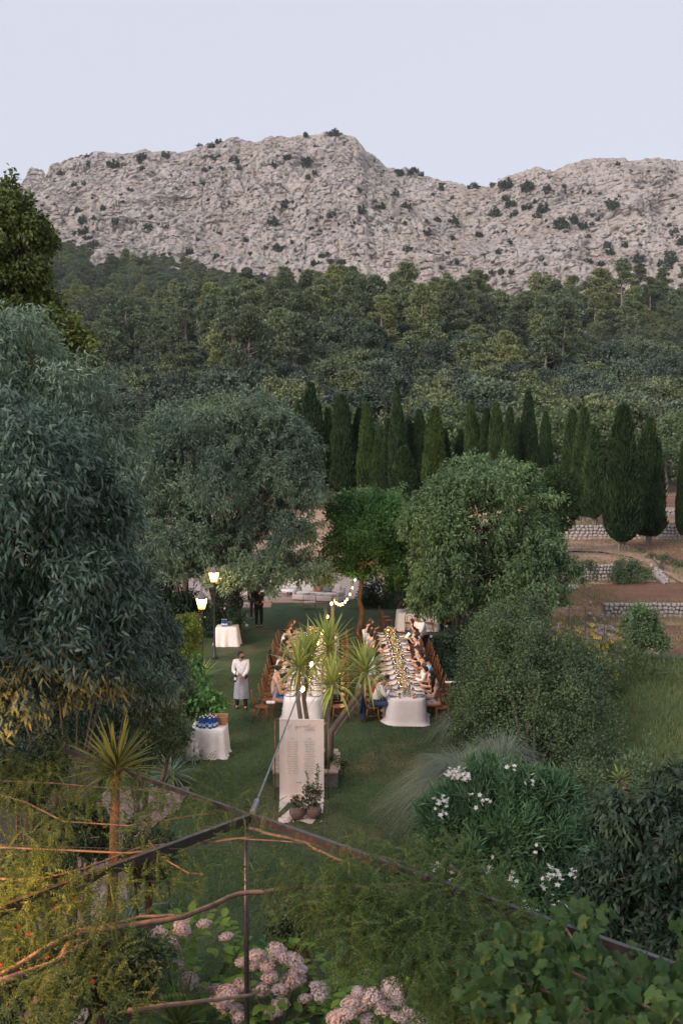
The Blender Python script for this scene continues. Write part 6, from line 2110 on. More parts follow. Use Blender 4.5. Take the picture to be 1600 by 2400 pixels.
tag(mk('ice_bucket', [lathe([(.001, .785), (.07, .785), (.09, .93), (.1, .935), (.085, .93), (.066, .8)], 14, (DT2.x + .1, DT2.y + .08, 0))], M['galv'], smooth=True), 'metal ice bucket on the small far drinks table', 'bucket')
# cloth bag hanging at the near drinks table
bg = thing('cloth_bag', (DT.x - .36, DT.y - .48, 0), 'thin white cloth bag leaning on the left front of the near drinks table', 'bag')
prf = []
mB = 40; a = np.arange(mB) * 2 * math.pi / mB
rings = []
for k, (r_, z) in enumerate([(.1, .02), (.15, .03), (.16, .12), (.14, .28), (.12, .42), (.11, .5)]):
    w_ = 1 + .12 * np.sin(a * 7 + 1) * (k / 5)
    rings.append(np.stack([r_ * w_ * np.cos(a), r_ * .55 * w_ * np.sin(a), np.full(mB, z) + .01 * np.sin(a * 3)], 1))
V = np.concatenate(rings)
Fq = np.concatenate([np.stack([i * mB + np.arange(mB), i * mB + (np.arange(mB) + 1) % mB, (i + 1) * mB + (np.arange(mB) + 1) % mB, (i + 1) * mB + np.arange(mB)], 1) for i in range(5)])
mk('bag_body', [(V, Fq)], M['cloth'], bg, smooth=True, local=True)
mk('handle', [tube([(-.08, -.05, .49), (-.07, -.05, .57), (0, -.05, .6), (.07, -.05, .57), (.08, -.05, .49)], .012, 5)], M['cloth'], bg, local=True)

# ------------------------------------------------------------------ seating banner with frame, pots
M['linen'] = pmat('linen', (.7, .61, .58), (.65, .56, .53), 4, .9, .15, .003, (6, 6, .6), c3=(.72, .64, .6))
M['ink'] = pmat('ink', (.2, .14, .13), (.16, .11, .1), 20, .9, 0, 0)
BY = 21.9
bl_ = at_y(645, 1888, BY); br_ = at_y(769, 1888, BY); bt = at_y(700, 1686, BY).z
xl, xr = bl_.x, br_.x
fr = thing('copper_frame', ((xl + xr) / 2, BY, 0), 'thin copper tube frame standing on the lawn holding the seating banner', 'frame')
yf = at_z(700, 1942).y
mk('upright', [tube([(xl, BY, .01), (xl, BY, bt)], .012, 7)], M['brass'], fr, smooth=True)
mk('upright', [tube([(xr, BY, .01), (xr, BY, bt)], .012, 7)], M['brass'], fr, smooth=True)
mk('top_rail', [tube([(xl, BY, bt), (xr, BY, bt - .03)], .012, 7)], M['brass'], fr, smooth=True)
mk('foot_frame', [tube([(xl, BY, .012), (xl + .06, yf, .012), (xr - .05, yf, .012), (xr, BY, .012)], .012, 7)], M['brass'], fr)
# banner: hangs then trails on the ground
x0, x1 = at_y(655, 1750, BY).x, at_y(759, 1750, BY).x
nx_, nz_ = 40, 60
Lh = bt - .02; Lg = (BY - yf) * .86
V = []
for j in range(nz_):
    s_ = j / (nz_ - 1) * (Lh + Lg)
    for i in range(nx_):
        f_ = i / (nx_ - 1)
        x = x0 + (x1 - x0) * f_
        wv = .012 * math.sin(f_ * 19) * min(1, s_ / 1.0) + .008 * math.sin(f_ * 8 + 1)
        if s_ < Lh - .12:
            y, z = BY - .016 + wv - .03 * s_ / Lh, bt - s_ + .004
        else:
            q_ = (s_ - (Lh - .12)) / (Lg + .12)
            rr2 = min(1, q_ * 5)
            y = BY - .04 - (q_ ** 1.0) * (Lg) * (.94 + .06 * math.sin(f_ * 9 + 1))
            z = max(.014, .135 * (1 - rr2) ** 2) + .012 * (1 + math.sin(f_ * 12 + q_ * 7)) * rr2
            x += (.05 * q_ if f_ < .5 else -.02 * q_) * (abs(f_ - .5) * 2)
        V.append((x, y, z))
bn = thing('seating_banner', ((x0 + x1) / 2, BY, 0), 'long blush linen seating banner hanging from the copper frame and trailing on the grass', 'banner')
mk('linen_cloth', [(A(V), gridfaces(nx_, nz_))], M['linen'], bn, smooth=True)
mk('top_hem', [tube([(x0, BY, bt + .002), (x1, BY, bt - .022)], .02, 8)], M['linen'], bn)


def ink(pts_, r, name='lettering'):
    """a pen stroke, a flat ribbon just in front of the cloth; (fx, fz) in banner fractions"""
    P = [(x0 + (x1 - x0) * fx, BY - .058 - .02 * (1 - fz), bt * fz) for fx, fz in pts_]
    V = []
    for i, p in enumerate(P):
        a_ = A(P[min(i + 1, len(P) - 1)]) - A(P[max(i - 1, 0)])
        n_ = A([-a_[2], 0, a_[0]]); n_ = n_ / (np.linalg.norm(n_) + 1e-9)
        V += [A(p) - n_ * r, A(p) + n_ * r]
    return A(V), np.array([[2 * i, 2 * i + 2, 2 * i + 3, 2 * i + 1] for i in range(len(P) - 1)])


def script(fx0, fx1, fz, amp, n, r, seed):
    rr2 = random.Random(seed)
    out = []
    m2 = n * 8
    for i in range(m2):
        t_ = i / (m2 - 1)
        k = int(t_ * n)
        h_ = amp * (1.0 + (1.6 if rr2 and (k * 7 + seed) % 5 == 0 else 0))
        out.append((fx0 + (fx1 - fx0) * t_ + .012 * math.sin(i * math.pi / 4 + .8), fz + h_ * math.sin(i * math.pi / 4) * .5 + .02 * (t_ - .5) * .3))
    return ink(out, r)


hd = [ink([(.19, .925), (.21, .945), (.235, .935), (.2, .905), (.185, .88), (.2, .875)], .0022), ink([(.22, .87), (.2, .885), (.26, .93), (.3, .955)], .0018), script(.33, .66, .922, .018, 9, .0022, 3), ink([(.4, .925), (.36, .885), (.34, .87), (.37, .88), (.42, .93)], .002),
      ink([(.62, .92), (.7, .955), (.66, .925), (.64, .915), (.72, .91)], .0022), script(.6, .74, .885, .013, 5, .0022, 6), ink([(.55, .86), (.62, .89)], .002), ink([(.66, .86), (.7, .89), (.82, .935)], .0022), ink([(.72, .875), (.78, .895), (.8, .885), (.74, .87)], .002)]
mk('headline_script', hd, M['ink'], bn)
nm_ = []
for (fa, fb, al) in [(.17, .26, 'r'), (.33, .43, 'l'), (.54, .66, 'r'), (.71, .82, 'l')]:
    for r_ in range(14 if fb < .5 else 14):
        wd_ = R.uniform(.6, 1.1) * (fb - fa)
        a0 = fb - wd_ if al == 'r' else fa
        fz = .73 - r_ * .0295
        # a short run of tiny letter strokes
        nch = max(4, int(wd_ / .011))
        for c_ in range(nch):
            if R.random() < .12: continue
            xx = a0 + wd_ * c_ / nch
            nm_.append(ink([(xx, fz + R.uniform(-.002, .001)), (xx + .007, fz + R.uniform(.001, .004))], .0042))
mk('guest_names', nm_, M['ink'], bn)['kind'] = 'stuff'
mk('column_rule', [ink([(.3, .745), (.3, .33)], .0012)], M['ink'], bn)
mk('column_rule', [ink([(.69, .735), (.69, .33)], .0012)], M['ink'], bn)
mk('column_heading', [ink([(.25 + k * .016, .772), (.258 + k * .016, .776)], .004) for k in range(5)] + [ink([(.64 + k * .016, .767), (.648 + k * .016, .771)], .005) for k in range(5)], M['ink'], bn)
mk('small_printed_word', [ink([(.385 + k * .02, .232), (.395 + k * .02, .238 - .004 * (k % 2))], .009) for k in range(6)], M['ink'], bn)

# pots
M['clay'] = pmat('ridged_clay', (.2, .135, .115), (.13, .09, .08), 5, .85, .5, .01, (1, 1, 5), c3=(.25, .17, .14))
for i, (u, v, lab) in enumerate([(697, 1928, 'round ridged clay pot of low peach flowers, left of the pair'), (735, 1926, 'round ridged clay pot of tall white flowers and snapdragons, right of the pair')]):
    p = at_z(u, v - 6)
    q_ = thing('clay_pot', (p.x, p.y, .03), lab, 'flower pot')
    pr = [(.001, .0), (.07, .0)]
    for k in range(17):
        a_ = k / 16
        pr.append((.07 + .105 * math.sin(math.pi * (a_ * .82 + .04)) ** .7 + .003 * math.cos(k * math.pi), .012 + .25 * a_))
    pr += [(.1, .275), (.11, .285), (.085, .28), (.08, .2), (.001, .19)]
    V, Fs = lathe(pr, 22)
    mk('pot', [(V, Fs)], M['clay'], q_, smooth=True, local=True)
    arr = thing('bouquet', (p.x, p.y, .29), ['loose bouquet of peach flowers filling the left clay pot', 'tall bouquet of white flowers with snapdragon spikes in the right clay pot'][i], 'bouquet')

    def blb(n, sx, sy, sz, cz):
        d = rdir(n, .6)
        return d * A([sx, sy, sz]) * rng.uniform(.35, 1.05, (n, 1)) + A([0, 0, cz])
    H = .14 if i == 0 else .3
    cx_ = .02 if i == 0 else -.02
    lfP = blb(420 if i else 240, .19 + .07 * i, .16, H, .1 + .12 * i) + A([cx_, -.03, 0])
    mk('foliage', [scatter(LQ, lfP, rdir(len(lfP), .4), rdir(len(lfP)), .075, .035)], M['leaf_small'], arr, local=True)['kind'] = 'stuff'
    mk('stems', [tube([(0, 0, -.15), (R.gauss(0, .06), R.gauss(0, .05), H * .6)], .004, 4) for _ in range(14)], M['stalk'], arr, local=True)['kind'] = 'stuff'
    for nm, col, n in (('peach_flower', 'petal_peach', 16 if i == 0 else 10), ('white_flower', 'petal_white', 5 if i == 0 else 16), ('rust_flower', 'orange', 2 if i == 0 else 3)):
        fm = mesh_of([(lambda s: (s[0], s[1]))(scatter(flower(6, 1, .4), A([[0, 0, 0]] * 3) + A([[0, 0, 0], [0, 0, .1], [0, 0, .25]]), A([[1, 0, 0], [.6, .8, 0], [0, 1, 0]]), A([[0, 0, 1.]] * 3), A([1, .75, .45])))], M[col], False)
        for k in range(n):
            o_ = ob(nm, fm, arr)
            pp_ = blb(1, .2 + .07 * i, .15, H * 1.05, .12 + .12 * i)[0] + A([cx_, -.07, 0])
            o_.location = pp_; s = R.uniform(.034, .058); o_.scale = (s, s, s); o_.rotation_euler = (R.uniform(.3, 1.2), R.uniform(-.6, .6), R.uniform(0, 6))
    if i == 1:
        for (dx, hh_, bend) in [(.04, .92, .05), (.08, .86, .04), (-.1, .75, -.05)]:
            st = [(dx * .4, 0, 0), (dx, -.02, hh_ * .5), (dx + bend, -.04, hh_)]
            nb_ = 30
            tt2 = rng.uniform(.45, 1, nb_)
            Pb = np.stack([np.interp(tt2, [0, .5, 1], [q2[0] for q2 in st]), np.full(nb_, -.03), tt2 * hh_], 1)
            mk('flower_spike', [(*tube(st, .006, 5), 0), (*scatter(LQ, Pb, nrm(rdir(nb_) * A([1, 1, .3]) + A([0, 0, .5])), rdir(nb_), .055, .03), 0)], M['grass_rough'], arr, local=True)
    if i == 0:
        mk('trailing_flowers', [blossoms(A([[-.1 + R.gauss(0, .03), -.15, -.05 - .03 * k + R.gauss(0, .01)] for k in range(8)]), .02)], M['petal_peach'], arr, local=True)['kind'] = 'stuff'

# ------------------------------------------------------------------ lounge at the far end of the lawn
M['uphol'] = pmat('cream_upholstery', (.66, .6, .57), (.58, .53, .5), 4, .9, .2, .01)
M['grey_cushion'] = pmat('grey_cushion', (.2, .22, .24), (.16, .18, .2), 8, .9, .2, .006)
M['tan_cushion'] = pmat('tan_cushion', (.4, .2, .12), (.33, .16, .1), 8, .9, .2, .006)
M['rug'] = pmat('rug_weave', (.42, .27, .2), (.32, .18, .13), 2, .95, .4, .01, (1, 6, 1), c3=(.5, .36, .28))
M['rattan'] = pmat('rattan', (.34, .2, .1), (.24, .13, .06), 20, .7, .3, .004)


def sofa(x, y, w, rz, label, cush=None):
    q_ = thing('sofa', (x, y, 0), label, 'sofa', None, rz)
    mk('base', [rbox((0, 0, .2), (w, .85, .26), .04)], M['uphol'], q_, True, True)
    mk('backrest', [rbox((0, .37, .52), (w, .22, .5), .08)], M['uphol'], q_, True, True)
    for s in (-1, 1):
        mk('armrest', [rbox((s * (w / 2 - .09), -.02, .45), (.18, .8, .3), .07)], M['uphol'], q_, True, True)
    n = max(2, int(w / .75))
    for k in range(n):
        mk('seat_cushion', [rbox((-w / 2 + .2 + (k + .5) * (w - .4) / n, -.06, .4), ((w - .4) / n - .02, .66, .15), .05)], M['uphol'], q_, True, True)
    for s in (-1, 1):
        mk('foot', [box((s * (w / 2 - .1), -.3, .035), (.06, .06, .07))], M['chair_wood'], q_, local=True)
    return q_


def cushion(p, rz, mat, label, lean=.5):
    q_ = thing('cushion', p, label, 'cushion', None, rz)
    V, Fs = rbox((0, 0, 0), (.46, .14, .42), .065)
    o_ = mk('cushion_cover', [(V, Fs)], M[mat], q_, True, True)
    o_.rotation_euler = (-lean, 0, 0)
    return q_


s1 = at_z(755, 1414)
sofa(s1.x - .2, s1.y + .7, 2.6, math.radians(-22), 'cream sofa with cushions beside the post, at the far end of the lawn')
cushion((s1.x + .25, s1.y + .7, .68), math.radians(-22), 'grey_cushion', 'grey cushion leaning on the sofa behind the post')
cushion((s1.x - .25, s1.y + .85, .68), math.radians(-22), 'tan_cushion', 'tan cushion leaning on the sofa behind the post')
cushion((s1.x + .72, s1.y + .55, .68), math.radians(-22), 'uphol', 'cream cushion at the right arm of the far sofa')
s2 = at_z(690, 1400); 
sofa(s2.x - .2, s2.y + 1.2, 2.3, 0, 'low cream sofa left of the cushioned one, half hidden by hanging leaves')
s3 = at_z(560, 1405)
sofa(s3.x, s3.y + .9, 2.4, math.radians(10), 'cream sofa behind the two standing figures')
ru = at_z(700, 1412)
tag(mk('rug', [rbox((ru.x - .3, ru.y + .8, .02), (3.6, 2.0, .025), .01)], M['rug']), 'reddish woven rug under the low lounge table', 'rug')
ru = at_z(572, 1424)
tag(mk('rug', [rbox((ru.x, ru.y + .7, .02), (2.6, 1.6, .025), .01)], M['rug']), 'reddish woven rug left of the standing figures', 'rug')


def lounge_chair(u, v, rz, label):
    p = at_z(u, v)
    q_ = thing('rattan_chair', (p.x, p.y, 0), label, 'chair', None, rz)
    mk('seat', [rbox((0, 0, .34), (.6, .56, .07), .03)], M['uphol'], q_, True, True)
    for sx in (-1, 1):
        for sy in (-1, 1):
            mk('leg', [tube([(sx * .25, sy * .23, .34), (sx * .31, sy * .29, 0)], .018, 6)], M['rattan'], q_, local=True)
        mk('arm', [tube([(sx * .3, -.25, .34), (sx * .31, -.2, .56), (sx * .3, .27, .6)], .016, 6)], M['rattan'], q_, local=True)
    for k in range(7):
        mk('back_slat', [tube([(-.26 + k * .087, -.26, .36), (-.28 + k * .093, -.36, .8)], .01, 5)], M['rattan'], q_, local=True)
    mk('top_rail', [tube([(-.3, -.36, .8), (0, -.39, .83), (.3, -.36, .8)], .018, 6)], M['rattan'], q_, local=True)


lounge_chair(725, 1428, math.radians(5), 'rattan armchair with its slatted back to the lawn, in front of the far sofa')
lounge_chair(585, 1432, math.radians(-20), 'rattan armchair left of the standing figures')
pt = at_z(680, 1402)
q_ = thing('coffee_table', (pt.x, pt.y + .5, 0), 'low round white lounge table on the rug', 'table')
mk('tabletop', [lathe([(.001, .36), (.5, .36), (.52, .34), (.5, .32), (.001, .32)], 24)], M['cloth'], q_, True, True)
for k in range(3):
    a = k * 2.1
    mk('leg', [tube([(.3 * math.cos(a), .3 * math.sin(a), .33), (.38 * math.cos(a), .38 * math.sin(a), 0)], .02, 6)], M['chair_wood'], q_, local=True)
pf = at_z(670, 1392)
q_ = thing('pouffe', (pf.x - .6, pf.y, 0), 'small white pouffe at the left of the lounge rug', 'pouffe')
mk('seat', [lathe([(.001, 0), (.24, .0), (.27, .05), (.27, .36), (.23, .42), (.001, .43)], 18)], M['uphol'], q_, True, True)
# ------------------------------------------------------------------ people
SKJ = []     # skin jobs


def skin_job(verts, edges, radii, root=0, sub=1):
    me = bpy.data.meshes.new('skin_tmp')
    me.from_pydata([tuple(v) for v in verts], edges, [])
    o_ = bpy.data.objects.new('skin_tmp', me)
    COL.objects.link(o_)
    o_.modifiers.new('s', 'SKIN')
    sv = me.skin_vertices[0].data
    for i, r_ in enumerate(radii):
        sv[i].radius = r_ if isinstance(r_, tuple) else (r_, r_)
        sv[i].use_root = (i == root)
    su = o_.modifiers.new('u', 'SUBSURF'); su.levels = sub; su.render_levels = sub
    SKJ.append(o_)
    return len(SKJ) - 1


PENDING = []
SKIN_T = {'a': (.48, .27, .19), 'b': (.38, .2, .13), 'c': (.56, .34, .26)}
for k, c in SKIN_T.items():
    M['skin_' + k] = pmat('skin_tone', c, tuple(x * .9 for x in c), 8, .5, 0, 0)
_cm = {}


def cmat(c, kind='fabric'):
    key = (tuple(c), kind)
    if key not in _cm:
        _cm[key] = pmat('clothing', c, tuple(x * .82 for x in c), 9, .85, .25, .006, c3=tuple(min(1, x * 1.1) for x in c))
    return _cm[key]


def fl_mat(c1, c2, sc=26):
    m, t, b, o = new_mat('floral_cloth')
    t.links.new(ramp(t, noise(t, sc, 2, .6, coord(t)), [(.46, c1), (.5, c2)]), b.inputs['Base Color'])
    b.inputs['Roughness'].default_value = .85
    return m


WHITE, BLACK, NAVY, GREY = (.72, .69, .7), (.015, .015, .018), (.03, .045, .1), (.3, .31, .35)
EYE = pmat('eye_dark', (.03, .02, .015), (.02, .015, .01), 5, .3, 0, 0)
SHOE = pmat('shoe_leather', (.03, .022, .02), (.02, .016, .015), 8, .4, .1, .002)


def ik(a, b_, l1, l2, hint):
    a, b_ = A(a), A(b_)
    d = b_ - a; L = np.linalg.norm(d)
    if L > (l1 + l2) * .985:
        b_ = a + d / L * (l1 + l2) * .985; d = b_ - a; L = np.linalg.norm(d)
    x = (l1 * l1 - l2 * l2 + L * L) / (2 * L)
    h = math.sqrt(max(0, l1 * l1 - x * x))
    u_ = d / L
    hv = A(hint) - u_ * np.dot(hint, u_); hv = hv / (np.linalg.norm(hv) + 1e-9)
    return a + u_ * x + hv * h, b_


def person(x, y, face, label, pose='sit', lean=.08, hands=((-.2, .42, .8), (.2, .42, .8)), skin='a', hair=(.02, .013, .01), hairs='short', top=WHITE, sleeve=1.0, bottom=('trousers', BLACK), head=0.0, nod=.1, scale=1.0, z=0.0, legs=None,
           jacket=None, female=False, beard=False, group=None, grip=.6, topmat=None, botmat=None, headpiece=False):
    t_ = thing('person', (x, y, z), label, 'person', group, math.radians(face))
    t_.scale = (scale,) * 3
    if pose == 'sit':
        pz, sz = .56, 1.02
        hip = [(-.09, 0, .54), (.09, 0, .54)]; knee = [(-.11, .42, .53), (.11, .42, .53)]; ank = [(-.11, .44, .09), (.11, .42, .09)]
    else:
        pz, sz = .95, 1.42
        hip = [(-.09, 0, .9), (.09, 0, .9)]; knee = [(-.1, .03, .5), (.1, .02, .5)]; ank = [(-.11, -.02, .08), (.11, .0, .08)]
        if legs: knee, ank = legs
    H = sz - pz
    ctr = [A([0, 0, pz]), A([0, .02 + lean * .35, pz + H * .38]), A([0, .02 + lean * .8, pz + H * .78]), A([0, .0 + lean * 1.12, pz + H * 1.08])]
    nk = ctr[3] + A([0, .02 + lean * .2, .075])
    hc = nk + A([0, .035 + nod * .3, .105 - nod * .1])
    sw = .165 if female else .19
    sh = [A([s * sw, lean * 1.0 + .0, pz + H * .99]) for s in (-1, 1)]
    el, hd = [], []
    for s, hpos in zip((-1, 1), hands):
        e_, h_ = ik(sh[0 if s < 0 else 1], hpos, .29, .26, (s * .6, -.35, -.8))
        el.append(e_); hd.append(h_)
    fem = .92 if female else 1.0
    V = ctr + [nk, hc + A([0, .02, -.055]), hc, hc + A([0, -.012, .075])] + sh + el + hd
    hdir = [nrm(hd[i] - el[i]) for i in (0, 1)]
    V += [hd[i] + hdir[i] * .06 for i in (0, 1)]
    V += [A(v) for v in hip + knee + ank] + [A(a) + A([0, .13, -.045]) for a in ank]
    r_ = [.128 * fem, .112 * fem * (.9 if female else 1), .132 * fem, .075, .05, (.058, .06), (.078, .092), (.055, .065)] + [.06 * fem] * 2 + [.04 * fem] * 2 + [.027] * 2 + [(.038, .02)] * 2 + [.088, .088, .062, .062, .04, .04, .03, .03]
    E = [(0, 1), (1, 2), (2, 3), (3, 4), (4, 5), (5, 6), (6, 7), (2, 8), (2, 9), (8, 10), (9, 11), (10, 12), (11, 13), (12, 14), (13, 15), (0, 16), (0, 17), (16, 18), (17, 19), (18, 20), (19, 21), (20, 22), (21, 23)]
    job = skin_job(V, E, r_)
    # head features, ears, fingers: joined to the body mesh
    cy_, sy_ = math.cos(head), math.sin(head)
    Rz = A([[cy_, -sy_, 0], [sy_, cy_, 0], [0, 0, 1]])
    ex = []
    HP = lambda p: hc + Rz @ A(p)
    nose = (A([HP((-.013, .085, -.018)), HP((.013, .085, -.018)), HP((0, .112, -.02)), HP((0, .086, .022))]), [np.array([[0, 1, 2], [0, 2, 3], [1, 3, 2], [0, 3, 1]])])
    ex.append((nose[0], nose[1], 0))
    for s in (-1, 1):
        ex.append((*ell(HP((s * .081, -.002, -.008)), (.012, .02, .03), 7, 5), 0))
        ex.append((*ell(HP((s * .031, .088, .012)), (.012, .006, .006), 6, 4), 1))
        ex.append((*tube([HP((s * .018, .09, .03)), HP((s * .045, .084, .028))], .004, 4), 1))
    ex.append((*ell(HP((0, .086, -.047)), (.022, .006, .006), 7, 4), 2))
    for i, s in ((0, -1), (1, 1)):
        u_ = hdir[i]
        wd = nrm(np.cross(u_, A([0, 0, 1]))) * s
        dn = nrm(np.cross(wd, u_)) * s
        dn = dn if dn[2] < 0 else -dn
        p0 = hd[i] + u_ * .055
        for f_, (off, ln) in enumerate(((-.028, .062), (-.01, .075), (.009, .07), (.026, .055))):
            b0 = p0 + wd * off
            b1 = b0 + u_ * ln * .45 + dn * ln * .1 * grip
            b2 = b1 + nrm(u_ * (1 - grip * .8) + dn * grip) * ln * .32
            b3 = b2 + nrm(u_ * (1 - grip * 1.3) + dn * grip * 1.2) * ln * .25
            ex.append((*tube([b0 - u_ * .02, b1, b2, b3], [.0095, .009, .008, .006], 5), 0))
        tb = hd[i] + u_ * .02 - wd * .03
        ex.append((*tube([tb + wd * .012, tb + u_ * .02 - wd * .014 + dn * .012, tb + u_ * .048 - wd * .016 + dn * .024], [.012, .0105, .007], 5), 0))
    PENDING.append(('body', t_, job, ex, [M['skin_' + skin], EYE, cmat((.35, .12, .1))]))

    # hair
    hm = cmat(hair)
    hp = []
    Vh, Fh = ell((0, 0, 0), (.091, .1, .098), 16, 12)
    # bring the hairline back over the face
    fr_ = (Vh[:, 1] > .02) & (Vh[:, 2] < .045)
    Vh[fr_] = Vh[fr_] * A([.86, .55, .9])
    if hairs == 'short':
        Vh[Vh[:, 2] < -.03] *= A([.85, .85, 1])
    Vh = Vh * (1 + .07 * (vnoise(Vh * 38 + x * 3, 3)[:, None] - .4))
    hp.append(((Rz @ (Vh + A([0, -.014, .022])).T).T + hc, Fh))
    if hairs == 'long':
        bk = [(0, -.055, .03), (0, -.09, -.06), (0, -.1 - .0, -.17), (0, -.1, -.3), (0, -.09, -.36)]
        V2, F2 = tube([HP(q) for q in bk], [.075, .088, .085, .07, .03], 12)
        c0 = hc.copy()
        V2 = c0 + (V2 - c0) * A([1.1, .8, 1])
        hp.append((V2, F2))
        for s in (-1, 1):
            hp.append(tube([HP((s * .078, -.01, .03)), HP((s * .09, .0, -.07)), HP((s * .085, -.01, -.18))], [.022, .03, .014], 7))
    if hairs in ('bun', 'updo'):
        b_ = .055 if hairs == 'bun' else .075
        hp.append(ell(HP((0, -.105, .03 if hairs == 'bun' else .055)), (b_, b_ * .9, b_), 10, 8))
    PENDING.append(('hair', t_, None, hp, [hm]))
    if beard:
        Vb, Fb = ell((0, 0, 0), (.062, .055, .045), 10, 7)
        PENDING.append(('beard', t_, None, [((Rz @ (Vb + A([0, .042, -.066])).T).T + hc, Fb)], [hm]))
    if headpiece:
        a = np.linspace(0, math.pi * 2, 17)[:-1]
        pp = A([HP((.1 * math.cos(q), .1 * math.sin(q) - .02, .055)) for q in a])
        PENDING.append(('flower_crown', t_, None, [blossoms(pp, .035)], [M['petal_peach']]))

    # top: torso with sleeves
    tm = topmat or cmat(top)
    add = .012 if female else .02
    if sleeve > 0.02:
        V = [ctr[0] + A([0, 0, -.02]), ctr[1], ctr[2], ctr[3] + A([0, 0, -.005])] + sh
        rr_ = [.128 * fem + add, .112 * fem + add + (0 if female else .008), .132 * fem + add, .07 + add * .4, .06 * fem + add, .06 * fem + add]
        E = [(0, 1), (1, 2), (2, 3), (2, 4), (2, 5)]
        for i in (0, 1):
            k = len(V)
            if sleeve >= 1:
                V += [el[i], hd[i] - hdir[i] * .02]
                rr_ += [.042 * fem + add, .034 + add * .6]
                E += [(4 + i, k), (k, k + 1)]
            else:
                V += [sh[i] + (el[i] - sh[i]) * sleeve * 1.6]
                rr_ += [.05 * fem + add]
                E += [(4 + i, k)]
    else:
        V = [ctr[0] + A([0, 0, -.02]), ctr[1], ctr[2] + A([0, 0, .015])]
        rr_ = [.128 * fem + add, .105 * fem + add, .13 * fem + add]
        E = [(0, 1), (1, 2)]
    jb = skin_job(V, E, rr_)
    nm = 'jacket' if (sum(top[:3]) < .2 and sleeve >= 1) else ('shirt' if not female else ('dress_top' if bottom[0] == 'skirt' else 'blouse'))
    exs = []
    if nm == 'jacket' and jacket is None and not female:
        exs = [(*ell(ctr[3] + A([0, .05, -.03]), (.05, .045, .07), 8, 6), 1)]
    if sleeve < .02:
        for i in (0, 1):
            exs.append((*tube([ctr[2] + A([(-.07, .07)[i], .11, .02]), sh[i] * .6 + ctr[3] * .4 + A([0, 0, .045]), ctr[2] + A([(-.07, .07)[i], -.12, .02])], .009, 5), 0))
    PENDING.append((nm, t_, jb, exs, [tm, cmat(WHITE)]))

    # bottom
    kind, bc = bottom
    bm_ = botmat or cmat(bc)
    P_ = A([0, 0, pz])
    if kind == 'skirt' and pose == 'sit':
        V = [P_ + A([0, -.02, 0]), A([0, .2, .55]), A([0, .4, .54]), A([0, .46, .4]), A([0, .45, .2])]
        jb = skin_job(V, [(0, 1), (1, 2), (2, 3), (3, 4)], [(.16, .13), (.18, .1), (.17, .09), (.17, .1), (.19, .11)])
        PENDING.append(('skirt', t_, jb, [], [bm_]))
    elif kind == 'skirt':
        PENDING.append(('skirt', t_, None, [lathe([(.1, 1.12), (.14, .98), (.17, .8), (.2, .5), (.24, .2)], 18, sy=.8)], [bm_]))
    else:
        V = [P_] + [A(v) for v in hip + knee + ank]
        jb = skin_job(V, [(0, 1), (0, 2), (1, 3), (2, 4), (3, 5), (4, 6)], [.135, .1, .1, .077, .077, .056, .056])
        PENDING.append(('trousers', t_, jb, [], [bm_ if kind != 'apron' else cmat(BLACK)]))
        if kind == 'apron':
            n = 44; a = np.arange(n) * 2 * math.pi / n
            rings = []
            for k, (z_, rx, ry) in enumerate([(1.0, .165, .145), (.9, .18, .155), (.7, .2, .16), (.5, .215, .17), (.34, .225, .18)]):
                # an open slit low at the front
                sl_ = np.exp(-((a - math.pi / 2 + .12) / .12) ** 2) * min(1, k / 2) * .09
                w_ = 1 + .03 * np.sin(a * 8) * k / 4 - sl_
                rings.append(np.stack([rx * w_ * np.cos(a), .01 + ry * w_ * np.sin(a), np.full(n, z_)], 1))
            Vv = np.concatenate(rings)
            Fq = np.concatenate([np.stack([i * n + np.arange(n), i * n + (np.arange(n) + 1) % n, (i + 1) * n + (np.arange(n) + 1) % n, (i + 1) * n + np.arange(n)], 1) for i in range(4)])
            PENDING.append(('long_apron', t_, None, [(Vv, Fq)], [bm_]))
    for i in (0, 1):
        c = A(ank[i]) + A([0, .06, -.05])
        V, Fs = ell((0, 0, 0), (.047, .135, .045), 10, 7)
        V[V[:, 2] < -.025, 2] = -.025
        PENDING.append(('shoe', t_, None, [(V + c + A([0, 0, .0]), Fs)], [SHOE]))
    return t_, hd


# standing staff and guests
wp = at_z(566, 1662)
wt, wh = person(wp.x, wp.y, 185, 'waiter in white shirt and long grey apron standing on the lawn holding a wine bottle', 'stand', lean=0.03, hands=((-.02, .27, 1.0), (.06, .27, 1.06)), skin='b', hair=(.02, .015, .012), top=WHITE,
                bottom=('apron', GREY), head=1.15, nod=.15, beard=True, scale=1.04, grip=.9, legs=([(-.11, .05, .5), (.12, -.02, .5)], [(-.12, .06, .08), (.13, -.06, .08)]))
mw = Matrix.Translation(wt.location) @ Matrix.Rotation(math.radians(185), 4, 'Z')
bp_ = mw @ Vector((.03, .3, .98))
bottle(bp_.x - .14, bp_.y - .06, .93, 'dark wine bottle held by the waiter in the grey apron', True, parent_rot=(.15, .1, 0))
sp_ = at_y(967, 1550, 36.2)
st_, sh_ = person(3.0, 36.1, 130, 'waiter in white shirt leaning over the right table to pour', 'stand', lean=.18, hands=((-.28, .62, 1.05), (.3, .12, .95)), skin='b', hair=(.02, .015, .012), top=WHITE, bottom=('trousers', BLACK), head=.2, nod=.3, scale=1.03, grip=.9)
bottle(3.28, 36.1, .86, 'wine bottle with a white label in the hand of the pouring waiter', True)
cp_ = at_z(607, 1470)
person(cp_.x, cp_.y, 200, 'tall figure in black clothes standing with folded arms at the far end of the lawn', 'stand', lean=.02, hands=((.1, .2, 1.1), (-.08, .22, 1.15)), skin='b', top=BLACK, bottom=('trousers', BLACK), head=-.3, scale=1.05, grip=.8)
cp_ = at_z(592, 1452)
